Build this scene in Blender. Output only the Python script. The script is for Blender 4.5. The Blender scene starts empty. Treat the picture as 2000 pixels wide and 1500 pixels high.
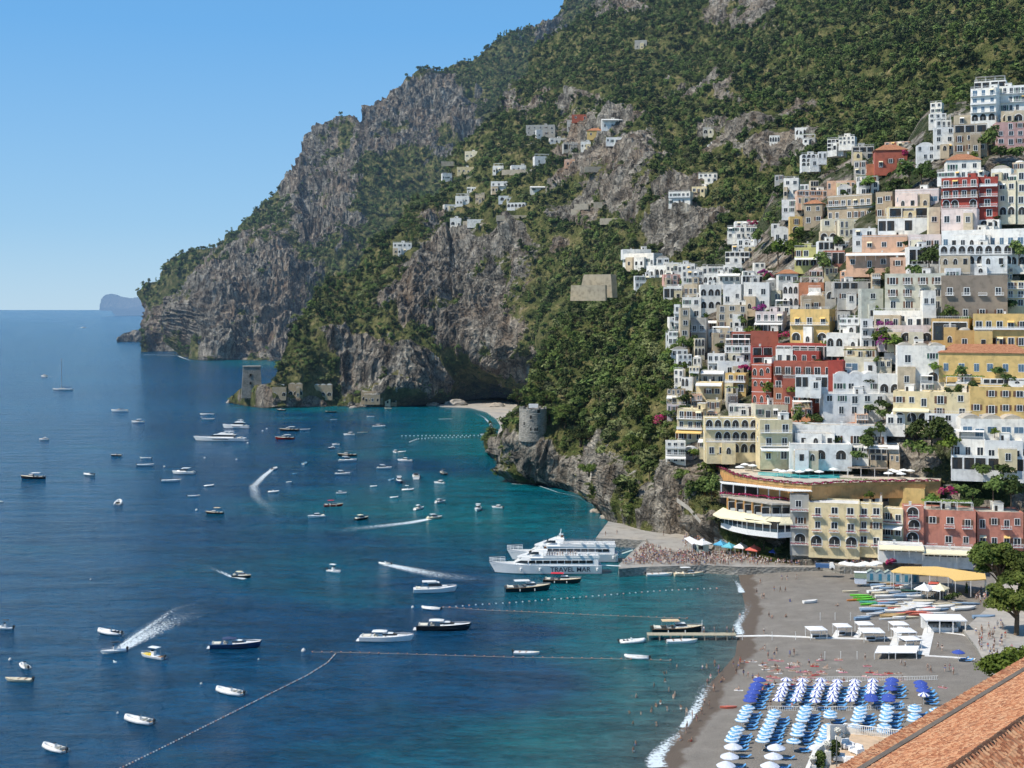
import bpy, bmesh, math, random
import numpy as np
from mathutils import Vector, Matrix
R = math.radians
random.seed(7); rng = np.random.default_rng(11)
SC = bpy.context.scene
F, H, CX, HY = 2675.0, 82.0, 1000.0, 603.0      # focal length in photograph pixels, eye height, principal column, horizon row

def P(px, py, d):
    return Vector(((px-CX)/F*d, d, H-(py-HY)/F*d))
def W(px, py, z=0.0):
    return P(px, py, (H-z)*F/(py-HY))

# ---------------------------------------------------------------- scene, camera, light
cam = bpy.data.objects.new('camera', bpy.data.cameras.new('camera')); SC.collection.objects.link(cam)
cam.location = (0, 0, H); cam.rotation_euler = (R(90), 0, 0)
cam.data.sensor_width = 36; cam.data.lens = 36*F/2000; cam.data.shift_y = -(750-HY)/2000
cam.data.clip_start = 1; cam.data.clip_end = 200000
SC.camera = cam
SUN_AZ, SUN_EL = R(20), R(50)                    # measured from -X towards the viewer
sd = Vector((-math.cos(SUN_AZ)*math.cos(SUN_EL), -math.sin(SUN_AZ)*math.cos(SUN_EL), math.sin(SUN_EL)))
sun = bpy.data.objects.new('sun', bpy.data.lights.new('sun', 'SUN')); SC.collection.objects.link(sun)
sun.rotation_euler = sd.to_track_quat('Z', 'Y').to_euler(); sun.data.energy = 5.0; sun.data.angle = R(0.5); sun.data.color = (1, .93, .82)
wd = bpy.data.worlds.new('World'); SC.world = wd; wd.use_nodes = True
nt = wd.node_tree; nt.nodes.clear()
sky = nt.nodes.new('ShaderNodeTexSky'); sky.sky_type = 'NISHITA'; sky.sun_disc = False
sky.sun_elevation = SUN_EL; sky.sun_rotation = math.atan2(sd.x, sd.y); sky.altitude = 80; sky.air_density = 1.0; sky.dust_density = .1; sky.ozone_density = 2.4
bg = nt.nodes.new('ShaderNodeBackground'); bg.inputs[1].default_value = .1
out = nt.nodes.new('ShaderNodeOutputWorld')
tc = nt.nodes.new('ShaderNodeTexCoord'); sx_ = nt.nodes.new('ShaderNodeSeparateXYZ'); nt.links.new(tc.outputs['Generated'], sx_.inputs[0])
rp = nt.nodes.new('ShaderNodeValToRGB'); nt.links.new(sx_.outputs[2], rp.inputs[0])      # sea haze: pale near the horizon, clear blue above
for i, (p_, c_) in enumerate([(0, (4.4, 6.9, 9.2)), (.06, (3.0, 5.9, 9.1)), (.2, (1.5, 4.6, 9.0)), (.7, (1.0, 2.4, 5.0))]):
    if i > 1: rp.color_ramp.elements.new(.5)
    rp.color_ramp.elements[i].position = p_; rp.color_ramp.elements[i].color = (c_[0]/10, c_[1]/10, c_[2]/10, 1)
sc_ = nt.nodes.new('ShaderNodeVectorMath'); sc_.operation = 'SCALE'; sc_.inputs['Scale'].default_value = 10; nt.links.new(rp.outputs[0], sc_.inputs[0])
mx_ = nt.nodes.new('ShaderNodeMix'); mx_.data_type = 'RGBA'; mx_.inputs[0].default_value = .8; nt.links.new(sky.outputs[0], mx_.inputs[6]); nt.links.new(sc_.outputs[0], mx_.inputs[7])
nt.links.new(mx_.outputs[2], bg.inputs[0]); nt.links.new(bg.outputs[0], out.inputs[0])
SC.view_settings.view_transform = 'Standard'; SC.view_settings.look = 'None'; SC.view_settings.exposure = 0
SC.render.engine = 'CYCLES'; SC.cycles.max_bounces = 4; SC.cycles.diffuse_bounces = 2; SC.cycles.glossy_bounces = 2
SC.cycles.transparent_max_bounces = 12; SC.cycles.use_denoising = True; SC.cycles.use_adaptive_sampling = True; SC.cycles.adaptive_threshold = .04; SC.cycles.adaptive_min_samples = 12

# ---------------------------------------------------------------- numpy noise
def _h(ix, iy, iz):
    n = (ix.astype(np.int64)*374761393 + iy.astype(np.int64)*668265263 + iz.astype(np.int64)*2147483647) & 0xffffffff
    n = ((n ^ (n >> 13))*1274126177) & 0xffffffff
    n = ((n ^ (n >> 16))*2246822519) & 0xffffffff
    return ((n ^ (n >> 15)) & 0xffff)/65535.0
def vnoise(p):
    i = np.floor(p).astype(np.int64); f = p-i; f = f*f*f*(f*(f*6-15)+10)
    r = 0
    for dx in (0, 1):
        wx = f[..., 0] if dx else 1-f[..., 0]
        for dy in (0, 1):
            wy = f[..., 1] if dy else 1-f[..., 1]
            for dz in (0, 1):
                wz = f[..., 2] if dz else 1-f[..., 2]
                r = r + wx*wy*wz*_h(i[..., 0]+dx, i[..., 1]+dy, i[..., 2]+dz)
    return r
def fbm(p, octv=5, gain=.5, ridged=False):
    a, s, t = 1.0, 0, 0
    for k in range(octv):
        n = vnoise(p*(2.03**k)+17.3*k)
        if ridged: n = 1-np.abs(2*n-1)
        s = s+a*n; t += a; a *= gain
    return s/t
def smooth(a, b, x):
    t = np.clip((x-a)/(b-a), 0, 1); return t*t*(3-2*t)

# ---------------------------------------------------------------- materials
MATS = {}
class NB:
    def __init__(s, name):
        s.m = bpy.data.materials.new(name); s.m.use_nodes = True; s.t = s.m.node_tree; s.t.nodes.clear()
        s.out = s.t.nodes.new('ShaderNodeOutputMaterial')
        s.b = s.t.nodes.new('ShaderNodeBsdfPrincipled'); s.L(s.b.outputs[0], s.out.inputs[0])
    def N(s, typ, **kw):
        n = s.t.nodes.new(typ)
        for k, v in kw.items():
            if k in n.inputs: n.inputs[k].default_value = v
            else: setattr(n, k, v)
        return n
    def L(s, a, b): s.t.links.new(a, b)
    def coords(s, kind='Object', scale=(1, 1, 1)):
        if kind == 'World': c = s.N('ShaderNodeNewGeometry').outputs['Position']
        else: c = s.N('ShaderNodeTexCoord').outputs[kind]
        mp = s.N('ShaderNodeMapping'); mp.inputs['Scale'].default_value = scale
        s.L(c, mp.inputs['Vector']); return mp.outputs[0]
    def noise(s, vec, scale, detail=4, rough=.55):
        n = s.N('ShaderNodeTexNoise'); n.inputs['Scale'].default_value = scale; n.inputs['Detail'].default_value = detail; n.inputs['Roughness'].default_value = rough
        s.L(vec, n.inputs['Vector']); return n.outputs['Fac']
    def ramp(s, fac, stops, interp='LINEAR'):
        r = s.N('ShaderNodeValToRGB'); r.color_ramp.interpolation = interp
        e = r.color_ramp.elements
        while len(e) < len(stops): e.new(0.5)
        for i, (p, c) in enumerate(stops):
            e[i].position = p; e[i].color = (*c, 1) if len(c) == 3 else (c[0], c[0], c[0], 1)
        s.L(fac, r.inputs[0]); return r.outputs[0]
    def mix(s, f, a, b, mode='MIX'):
        m = s.N('ShaderNodeMix', data_type='RGBA', blend_type=mode)
        for v, i in ((f, 0), (a, 6), (b, 7)):
            if isinstance(v, (int, float)): m.inputs[i].default_value = v
            elif isinstance(v, tuple): m.inputs[i].default_value = (*v, 1)
            else: s.L(v, m.inputs[i])
        return m.outputs[2]
    def math(s, op, a, b=None, clamp=False):
        m = s.N('ShaderNodeMath', operation=op, use_clamp=clamp)
        for i, v in ((0, a), (1, b)):
            if v is None: continue
            if isinstance(v, (int, float)): m.inputs[i].default_value = v
            else: s.L(v, m.inputs[i])
        return m.outputs[0]
    def bump(s, h, strength=.5, dist=1.0):
        b = s.N('ShaderNodeBump'); b.inputs['Strength'].default_value = strength; b.inputs['Distance'].default_value = dist
        s.L(h, b.inputs['Height']); s.L(b.outputs[0], s.b.inputs['Normal'])
    def attr(s, name, o='Fac'):
        a = s.N('ShaderNodeAttribute'); a.attribute_name = name; return a.outputs[o]
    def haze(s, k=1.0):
        # distance haze painted on: a blue glow mixed in, stronger farther along world Y
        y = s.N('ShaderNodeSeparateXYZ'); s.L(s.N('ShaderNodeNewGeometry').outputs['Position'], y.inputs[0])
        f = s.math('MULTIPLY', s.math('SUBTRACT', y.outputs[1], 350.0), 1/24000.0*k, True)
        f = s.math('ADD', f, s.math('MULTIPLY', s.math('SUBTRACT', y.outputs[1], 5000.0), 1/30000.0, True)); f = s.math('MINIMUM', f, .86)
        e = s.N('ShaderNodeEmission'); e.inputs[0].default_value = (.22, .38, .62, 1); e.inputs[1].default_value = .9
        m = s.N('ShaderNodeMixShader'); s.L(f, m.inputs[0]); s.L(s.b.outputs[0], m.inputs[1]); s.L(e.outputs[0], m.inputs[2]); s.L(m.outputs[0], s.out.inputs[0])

def stucco(name, col, rough=.85, stain=.35, scale=.5):
    if name in MATS: return MATS[name]
    n = NB(name); v = n.coords('World')
    a = n.noise(v, scale, 5); b = n.noise(n.coords('World', (1.2, 1.2, .12)), 1.1, 4)
    dark = tuple(c*(1-stain) for c in col); lite = tuple(min(.9, c*1.08) for c in col)
    c = n.ramp(a, [(.25, dark), (.5, col), (.75, lite)])
    c = n.mix(.4, c, n.mix(1, c, n.ramp(n.noise(v, .045, 2), [(.35, (1.25, 1.1, .88)), (.5, (.98, .96, .9)), (.65, (.72, .74, .78))]), 'MULTIPLY'))
    c = n.mix(n.ramp(b, [(.52, (0,)), (.78, (.45,))]), c, tuple(c_*.55+.03 for c_ in col))
    n.L(c, n.b.inputs['Base Color']); n.b.inputs['Roughness'].default_value = rough
    n.bump(n.noise(v, 3, 4), .25, .15)
    MATS[name] = n.m; return n.m
def plain(name, col, rough=.5, metal=0, var=.12, scale=3, bump=0, spec=None):
    if name in MATS: return MATS[name]
    n = NB(name); v = n.coords('Object')
    c = n.ramp(n.noise(v, scale, 3), [(.3, tuple(x*(1-var) for x in col)), (.7, tuple(min(1, x*(1+var)) for x in col))])
    n.L(c, n.b.inputs['Base Color']); n.b.inputs['Roughness'].default_value = rough; n.b.inputs['Metallic'].default_value = metal
    if spec is not None: n.b.inputs['Specular IOR Level'].default_value = spec
    if bump: n.bump(n.noise(v, scale*3, 4), bump, .2)
    MATS[name] = n.m; return n.m
WALLC = {
 'white': (.80, .79, .75), 'cool': (.74, .75, .74), 'cream': (.72, .66, .50), 'yellow': (.66, .47, .19), 'pale': (.70, .60, .38),
 'ochre': (.56, .36, .14), 'orange': (.62, .34, .13), 'peach': (.68, .43, .30), 'pink': (.60, .36, .32), 'palepink': (.70, .60, .58),
 'rose': (.55, .23, .17), 'red': (.36, .06, .045), 'brick': (.42, .12, .08), 'tan': (.42, .34, .24), 'brown': (.27, .22, .17), 'greygreen': (.52, .53, .46),
 'grey': (.42, .41, .38), 'lime': (.58, .56, .22), 'terra': (.48, .2, .11), 'sand': (.56, .47, .34)}
def wall_mat(c): return stucco('stucco_'+c, WALLC[c])
def m_stone():
    if 'stone' in MATS: return MATS['stone']
    n = NB('rubble_stone'); v = n.coords('World')
    vo = n.N('ShaderNodeTexVoronoi'); vo.inputs['Scale'].default_value = 1.1; n.L(n.coords('World', (1, 1, 1.6)), vo.inputs['Vector'])
    c = n.mix(.55, n.ramp(vo.outputs['Color'], [(.1, (.15, .14, .12)), (.5, (.27, .25, .22)), (.9, (.40, .37, .32))]), n.ramp(n.noise(v, .25, 4), [(.3, (.14, .14, .12)), (.7, (.38, .36, .32))]))
    n.L(c, n.b.inputs['Base Color']); n.b.inputs['Roughness'].default_value = .95; n.bump(vo.outputs['Distance'], .6, .4)
    MATS['stone'] = n.m; return n.m
def m_tile():
    if 'tile' in MATS: return MATS['tile']
    n = NB('terracotta_roof'); v = n.coords('World')
    c = n.ramp(n.noise(v, 1.3, 4, .7), [(.25, (.30, .12, .06)), (.5, (.50, .22, .11)), (.75, (.62, .33, .18))])
    w = n.N('ShaderNodeTexWave'); w.bands_direction = 'X'; w.inputs['Scale'].default_value = 1.2; n.L(n.coords('Object'), w.inputs['Vector'])
    n.L(n.mix(.5, c, n.mix(w.outputs['Fac'], (.22, .09, .05), c)), n.b.inputs['Base Color']); n.b.inputs['Roughness'].default_value = .9; n.bump(w.outputs['Fac'], .5, .3)
    MATS['tile'] = n.m; return n.m
M_WHITE = plain('white_paint', (.78, .78, .76), .4)
M_GLASS = plain('window_glass', (.025, .032, .04), .12, var=.3)
M_DARK = plain('dark_opening', (.03, .028, .026), .8, var=.3)  # dark colour painted for the shade inside openings; no real recess behind
M_SHUT_G = plain('green_shutter', (.05, .12, .09), .6)
M_SHUT_B = plain('brown_shutter', (.14, .07, .04), .6)
M_SHUT_L = plain('blue_shutter', (.25, .38, .5), .6)
M_IRON = plain('wrought_iron', (.12, .12, .12), .5)
M_WOOD = plain('weathered_wood', (.24, .14, .07), .7)
M_AWN = {'cream': plain('cream_canvas', (.78, .70, .48), .8), 'white': plain('white_canvas', (.8, .79, .75), .8), 'yellow': plain('yellow_canvas', (.78, .52, .18), .8)}
M_ROOFW = stucco('lime_roof', (.70, .69, .66), stain=.25); M_ROOFG = stucco('grey_terrace_floor', (.48, .44, .38), stain=.3)

# ---------------------------------------------------------------- mesh helper
class MB:
    def __init__(s): s.v = []; s.f = []; s.mi = []; s.M = Matrix(); s.cur = 0; s.mats = []
    def mat(s, m):
        if m not in s.mats: s.mats.append(m)
        s.cur = s.mats.index(m); return s
    def add(s, vs, fs):
        b = len(s.v); s.v += [tuple(s.M @ Vector(v)) for v in vs]; s.f += [tuple(b+i for i in f) for f in fs]; s.mi += [s.cur]*len(fs)
    def box(s, x0, x1, y0, y1, z0, z1):
        s.add([(x0, y0, z0), (x1, y0, z0), (x1, y1, z0), (x0, y1, z0), (x0, y0, z1), (x1, y0, z1), (x1, y1, z1), (x0, y1, z1)],
              [(0, 3, 2, 1), (4, 5, 6, 7), (0, 1, 5, 4), (1, 2, 6, 5), (2, 3, 7, 6), (3, 0, 4, 7)])
    def quad(s, *vs): s.add(vs, [tuple(range(len(vs)))])
    def prism(s, poly, z0, z1):
        n = len(poly)
        s.add([(x, y, z0) for x, y in poly]+[(x, y, z1) for x, y in poly], [tuple(range(n))[::-1], tuple(range(n, 2*n))]+[(i, (i+1) % n, n+(i+1) % n, n+i) for i in range(n)])
    def xprism(s, poly, y0, y1):      # polygon in x,z extruded along y
        n = len(poly)
        s.add([(x, y0, z) for x, z in poly]+[(x, y1, z) for x, z in poly], [tuple(range(n)), tuple(range(n, 2*n))[::-1]]+[((i+1) % n, i, n+i, n+(i+1) % n) for i in range(n)])
    def tube(s, pts, r, k=6, cap=True):
        pts = [Vector(p) for p in pts]; rs = r if isinstance(r, (list, tuple)) else [r]*len(pts); vs = []; fs = []
        for i, p in enumerate(pts):
            t = (pts[min(i+1, len(pts)-1)]-pts[max(i-1, 0)]).normalized()
            a = t.orthogonal().normalized() if abs(t.z) > .99 else t.cross(Vector((0, 0, 1))).normalized(); b = t.cross(a)
            for j in range(k):
                g = 2*math.pi*j/k; vs.append(p+(a*math.cos(g)+b*math.sin(g))*rs[i])
        for i in range(len(pts)-1):
            for j in range(k): fs.append((i*k+j, i*k+(j+1) % k, (i+1)*k+(j+1) % k, (i+1)*k+j))
        if cap: fs += [tuple(range(k))[::-1], tuple(range((len(pts)-1)*k, len(pts)*k))]
        s.add(vs, fs)
    def lathe(s, prof, k=12, cx=0, cy=0, arc=1.0):
        vs = []; fs = []; n = len(prof)
        for r, z in prof:
            for j in range(k): g = 2*math.pi*j/k*arc; vs.append((cx+r*math.cos(g), cy+r*math.sin(g), z))
        for i in range(n-1):
            for j in range(k): fs.append((i*k+j, i*k+(j+1) % k, (i+1)*k+(j+1) % k, (i+1)*k+j))
        fs += [tuple(range(k))[::-1], tuple(range((n-1)*k, n*k))]
        s.add(vs, fs)
    def loft(s, secs, cap=True, close=True):
        n = len(secs[0]); vs = [p for q in secs for p in q]; fs = []
        for i in range(len(secs)-1):
            for j in range(n if close else n-1): fs.append((i*n+j, i*n+(j+1) % n, (i+1)*n+(j+1) % n, (i+1)*n+j))
        if cap: fs += [tuple(range(n))[::-1], tuple(range((len(secs)-1)*n, len(secs)*n))]
        s.add(vs, fs)
    def mesh(s, name, smooth_=False):
        me = bpy.data.meshes.new(name); me.from_pydata(s.v, [], s.f)
        for m in s.mats: me.materials.append(m)
        if s.mi: me.polygons.foreach_set('material_index', s.mi)
        if smooth_: me.polygons.foreach_set('use_smooth', [True]*len(me.polygons))
        me.update(); return me
    def obj(s, name, parent=None, smooth_=False):
        return link(name, s.mesh(name, smooth_), parent)
def link(name, data, parent=None):
    o = bpy.data.objects.new(name, data); SC.collection.objects.link(o)
    if parent is not None: o.parent = parent
    return o
def tag(o, label=None, cat=None, group=None, kind=None):
    if label: o['label'] = label
    if cat: o['category'] = cat
    if group: o['group'] = group
    if kind: o['kind'] = kind
    return o
def thing(name, label, cat, loc=(0, 0, 0), rz=0, group=None):
    o = link(name, None); o.location = loc; o.rotation_euler = (0, 0, rz); return tag(o, label, cat, group)
KIDS = {}
def dup(root, loc, rz=0, label=None, group=None, scale=None):
    kids = KIDS.get(root.name)
    if kids is None: kids = KIDS[root.name] = [(c, [g for g in SC.objects if g.parent == c]) for c in SC.objects if c.parent == root]
    r = root.copy(); SC.collection.objects.link(r); r.location = loc; r.rotation_euler = (0, 0, rz)
    if scale: r.scale = (scale,)*3 if isinstance(scale, (int, float)) else scale
    if label: r['label'] = label
    if group: r['group'] = group
    for ch, gs in kids:
        c = ch.copy(); SC.collection.objects.link(c); c.parent = r
        for g in gs:
            e = g.copy(); SC.collection.objects.link(e); e.parent = c
    return r
def grid_mesh(name, V, attrs=None, mats=(), smooth_=True, mask=None):
    nx, ny = V.shape[:2]; idx = np.arange(nx*ny).reshape(nx, ny)
    q = np.stack([idx[:-1, :-1], idx[1:, :-1], idx[1:, 1:], idx[:-1, 1:]], -1).reshape(-1, 4)
    if mask is not None: q = q[mask.reshape(-1)]
    me = bpy.data.meshes.new(name); me.vertices.add(nx*ny); me.vertices.foreach_set('co', V.reshape(-1).astype(np.float32))
    me.loops.add(q.size); me.loops.foreach_set('vertex_index', q.reshape(-1).astype(np.int32))
    me.polygons.add(len(q)); me.polygons.foreach_set('loop_start', np.arange(0, q.size, 4, dtype=np.int32)); me.polygons.foreach_set('loop_total', np.full(len(q), 4, np.int32))
    me.polygons.foreach_set('use_smooth', np.full(len(q), smooth_))
    for k, a in (attrs or {}).items():
        at = me.attributes.new(k, 'FLOAT', 'POINT'); at.data.foreach_set('value', a.reshape(-1).astype(np.float32))
    for m in mats: me.materials.append(m)
    me.update(calc_edges=True); me.validate(); return me
# ================================================================ terrain
class TPS:                                          # thin-plate depth surface over (column, row)
    def __init__(s, pts, reg=1e-4):
        a = np.array(pts, float); s.c = a[:, :2]/500; y = np.log(a[:, 2]); n = len(a)
        K = s.k(s.c, s.c)+reg*np.eye(n); Q = np.hstack([np.ones((n, 1)), s.c])
        A = np.block([[K, Q], [Q.T, np.zeros((3, 3))]]); s.w = np.linalg.solve(A, np.concatenate([y, np.zeros(3)]))
    @staticmethod
    def k(a, b):
        r2 = ((a[:, None]-b[None])**2).sum(-1)+1e-12; return .5*r2*np.log(r2)
    def __call__(s, px, py):
        q = np.stack([np.ravel(px), np.ravel(py)], -1)/500.0; o = []
        for i in range(0, len(q), 20000):
            b = q[i:i+20000]; o.append(np.exp(s.k(b, s.c) @ s.w[:-3] + s.w[-3] + b @ s.w[-2:]))
        r = np.concatenate(o); return r.reshape(np.shape(px)) if np.ndim(px) else float(r[0])
def curve(pts): a = np.array(pts, float); return lambda x: np.interp(x, a[:, 0], a[:, 1])
def dw(py, z=0): return (H-z)*F/(py-HY)

A_b = curve([(275, 688), (345, 690), (365, 700), (460, 703), (540, 706), (580, 700), (640, 600), (740, 530), (840, 450), (900, 380), (990, 260), (1090, 150), (1260, 40)])
A_t = curve([(275, 575), (290, 556), (310, 545), (322, 520), (350, 506), (385, 490), (420, 470), (470, 427), (520, 397), (560, 377), (600, 352), (607, 305), (632, 277), (670, 256), (700, 243), (712, 252), (720, 225), (760, 207), (800, 188), (840, 152), (870, 128), (930, 97), (985, 70), (1040, 45), (1100, 15), (1140, -15), (1260, -70)])
A_D = TPS([(x, y, dw(y)) for x, y in [(275, 688), (345, 690), (365, 700), (460, 703), (540, 706)]] + [(280, 570, 2750), (400, 500, 2750), (400, 600, 2380), (500, 420, 2900), (500, 550, 2420), (600, 360, 2900), (600, 450, 2600), (600, 600, 2330), (700, 250, 3000), (700, 400, 2650), (800, 200, 3000), (800, 350, 2700), (900, 110, 3100), (900, 250, 2800), (1000, 60, 3150), (1000, 160, 2900), (1100, 10, 3300), (1200, -50, 3500)])
B_b = curve([(450, 787), (480, 793), (510, 797), (560, 792), (600, 795), (650, 800), (700, 796), (760, 791), (800, 792), (850, 792), (880, 785), (930, 780), (975, 776), (1000, 795), (1050, 780), (1100, 710), (1150, 640), (1250, 620), (1400, 600), (1450, 520), (1550, 480), (1700, 380), (1850, 320), (2060, 260)])
B_t = curve([(450, 776), (470, 757), (495, 752), (525, 748), (538, 735), (545, 700), (560, 650), (600, 585), (640, 548), (690, 520), (740, 480), (790, 440), (840, 400), (880, 350), (890, 300), (940, 245), (975, 212), (985, 178), (1010, 150), (1050, 110), (1090, 80), (1130, 55), (1180, 20), (1230, -30), (1400, -60), (2060, -80)])
B_D = TPS([(x, float(B_b(x)), dw(float(B_b(x)))) for x in (450, 510, 600, 700, 800, 900, 975)] + [(500, 760, 1140), (560, 650, 1200), (600, 600, 1230), (650, 550, 1280), (650, 700, 1170), (750, 700, 1180), (750, 600, 1220), (750, 500, 1300), (850, 400, 1500), (850, 500, 1280), (850, 600, 1210), (850, 700, 1180), (890, 310, 1700), (1000, 700, 1120), (1000, 600, 1160), (1000, 450, 1230), (1000, 330, 1380), (1000, 200, 1750), (1050, 110, 2000), (1100, 260, 1550), (1100, 650, 1040), (1150, 500, 1080), (1200, 600, 960), (1200, 450, 1060), (1200, 330, 1180), (1200, 230, 1400), (1200, 100, 1750), (1230, -40, 2200), (1350, 450, 900), (1350, 390, 960), (1350, 300, 1120), (1350, 200, 1350), (1350, 0, 1800), (1500, 480, 840), (1500, 330, 920), (1500, 250, 1000), (1500, 200, 1150), (1500, 0, 1500), (1700, 350, 800), (1700, 200, 950), (1700, 0, 1300), (1850, 300, 760), (1850, 150, 880), (1850, -50, 1250), (2050, 250, 740), (2050, 100, 850), (2050, -50, 1150)])
C_b = curve([(953, 884), (985, 893), (993, 925), (1000, 941), (1050, 945), (1085, 957), (1130, 966), (1165, 990), (1185, 1015), (1210, 1022), (1260, 1036), (1330, 1046), (1420, 1075), (1560, 1100), (1700, 1103), (2060, 1103)])
C_t = curve([(953, 868), (970, 850), (992, 845), (1000, 835), (1010, 815), (1020, 780), (1060, 700), (1100, 640), (1130, 592), (1170, 577), (1215, 560), (1240, 520), (1300, 525), (1400, 502), (1430, 455), (1500, 425), (1530, 352), (1600, 345), (1700, 292), (1800, 275), (1830, 205), (1900, 195), (1990, 175), (2060, 165)])
C_D = TPS([(953, 884, dw(884)), (1000, 941, dw(941)), (1050, 945, dw(945)), (1130, 966, dw(966)), (1165, 990, dw(990)), (1210, 1022, dw(1022, 2)), (1330, 1046, dw(1046, 3)), (1420, 1075, dw(1075, 3)), (1560, 1100, dw(1100, 4)), (1700, 1103, dw(1103, 4)), (1850, 1103, dw(1103, 4)), (2040, 1103, dw(1103, 4))] +
 [(1010, 850, 655), (1100, 870, 630), (1100, 800, 665), (1100, 700, 730), (1120, 600, 850), (1200, 560, 850), (1200, 640, 760), (1200, 750, 650), (1200, 850, 580), (1300, 850, 530), (1300, 750, 580), (1300, 650, 640), (1300, 560, 740), (1250, 500, 860), (1400, 560, 680), (1400, 500, 760), (1400, 700, 570), (1400, 850, 495), (1400, 950, 465), (1550, 400, 720), (1500, 430, 740), (1550, 600, 590), (1550, 750, 515), (1550, 900, 465), (1550, 1000, 445), (1700, 300, 700), (1700, 450, 590), (1700, 600, 530), (1700, 750, 490), (1700, 900, 455), (1700, 1000, 435), (1850, 200, 680), (1850, 350, 580), (1850, 500, 530), (1850, 700, 480), (1850, 900, 445), (2000, 150, 680), (2000, 350, 560), (2000, 600, 495), (2000, 900, 435), (2000, 1050, 424)])

def emask(ell, px, py, V):
    n1 = fbm(V/np.array([60, 60, 60.])+5, 4)-.5; n2 = fbm(V/np.array([45, 45, 45.])+31, 4)-.5
    qx, qy = px+n1*110, py+n2*110; m = np.zeros_like(px, dtype=float)
    for e in ell:
        cx, cy, rx, ry = e[:4]; w = e[4] if len(e) > 4 else 1
        t = 1.35-np.sqrt(((qx-cx)/rx)**2+((qy-cy)/ry)**2); m = np.maximum(m, w*np.clip(t*1.8, 0, 1))
    return m
LAY = {}
def layer(name, x0, x1, step, rows, fb, ft, D, ell, base, amp, label_kind, vs=1.0, town=False):
    px = np.arange(x0, x1+.1, step); t = np.linspace(0, 1, rows)
    PX = np.repeat(px[:, None], rows, 1); PY = fb(px)[:, None]*(1-t)+ft(px)[:, None]*t
    d = D(PX, PY)
    V = np.stack([(PX-CX)/F*d, d, H-(PY-HY)/F*d], -1)
    gx = np.gradient(V, axis=0); gy = np.gradient(V, axis=1)
    for _ in range(3):
        gx[1:-1] = (gx[:-2]+gx[1:-1]*2+gx[2:])/4; gy[:, 1:-1] = (gy[:, :-2]+gy[:, 1:-1]*2+gy[:, 2:])/4
    N = np.cross(gx, gy); N /= np.linalg.norm(N, axis=-1, keepdims=True)+1e-9
    N = np.where(N[..., 1:2] > 0, -N, N)
    rock = emask(ell, PX, PY, V)
    rock = np.clip(rock + base + (fbm(V/(28*vs)+3, 4)-.5)*1.5*(.35+.65*(rock+base > .15)), 0, 1.7)
    gul = fbm(V/np.array([26*vs, 26*vs, 90*vs])+21, 4, .55); rock = np.clip(rock-np.clip((gul-.52)*7, 0, 1)*.75, 0, 1)
    tm = np.zeros_like(PX)
    if town:
        tm = smooth(0, 60, PX-np.interp(PY, [300, 450, 520, 600, 760, 900, 1000, 1100], [1450, 1400, 1250, 1300, 1360, 1300, 1400, 1500]))
        rock = rock*(1-tm)+tm*(.25+.5*(fbm(V/16+9, 3) > .5))
    s = vs
    q = V/np.array([70*s, 70*s, 170*s]); big = fbm(q, 4, .5, True)-.6
    q2 = V/np.array([17*s, 17*s, 42*s])+7; mid = fbm(q2, 5, .6, True)-.6
    q3 = V/np.array([5*s, 5*s, 9*s])+3; sm = fbm(q3, 3, .6, True)-.6
    ribs = fbm(V/np.array([24*s, 24*s, 150*s])+13, 3, .5, True)-.6
    taper = smooth(0, .05, t)[None, :]*.85+.15
    am = amp*(1-.93*tm)
    huge = fbm(V/np.array([190*s, 190*s, 420*s])+2, 3, .5, True)-.6; am2 = am*(1-tm)
    if name == 'near_ridge': kt = 1-.93*np.exp(-((PX-500)/75)**4-((PY-775)/45)**4); am = am*kt; am2 = am2*kt
    dsp = (huge*4.2*am2 + big*2.4*am + mid*am*1.5*(.3+.7*rock) + sm*am*.5*rock + ribs*am*1.3*rock)*taper
    V2 = V+N*dsp[..., None]
    if town: V2[..., 1] += tm*5; 
    gx = np.gradient(V2, axis=0); gy = np.gradient(V2, axis=1); N2 = np.cross(gx, gy); N2 /= np.linalg.norm(N2, axis=-1, keepdims=True)+1e-9
    N2 = np.where(N2[..., 1:2]*0+((N2*N).sum(-1, keepdims=True)) < 0, -N2, N2)
    # skirts: below the foot, over the crest and round the seaward end
    bot = V2[:, :1].copy(); bot[..., 2] -= 14; bot[..., 1] += 4
    top = V2[:, -1:]; k = []
    for b, dz in ((.03, -.004), (.1, -.03), (.3, -.2)):
        u = top.copy(); u[..., 1] *= 1+b; u[..., 2] += dz*top[..., 1]; k.append(u)
    G = np.concatenate([bot, V2]+k, 1); AR = np.concatenate([rock[:, :1], rock]+[rock[:, -1:]]*3, 1); TM = np.concatenate([tm[:, :1], tm]+[tm[:, -1:]]*3, 1)
    L = []
    for b in (.12, .04, .01):
        u = G[:1].copy(); u[..., 1] *= 1+b; u[..., 2] = np.minimum(u[..., 2], G[:1, :, 2])*(1-b*2); L.append(u)
    G = np.concatenate(L+[G], 0); AR = np.concatenate([AR[:1]]*3+[AR], 0); TM = np.concatenate([TM[:1]]*3+[TM], 0)
    me = grid_mesh(name, G, {'rock': AR, 'town': TM}, (M_TERRAIN,), False); o = link(name, me); tag(o, kind='structure')
    LAY[name] = dict(PX=PX, PY=PY, V=V2, N=N2, rock=rock, town=tm); return o

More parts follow.
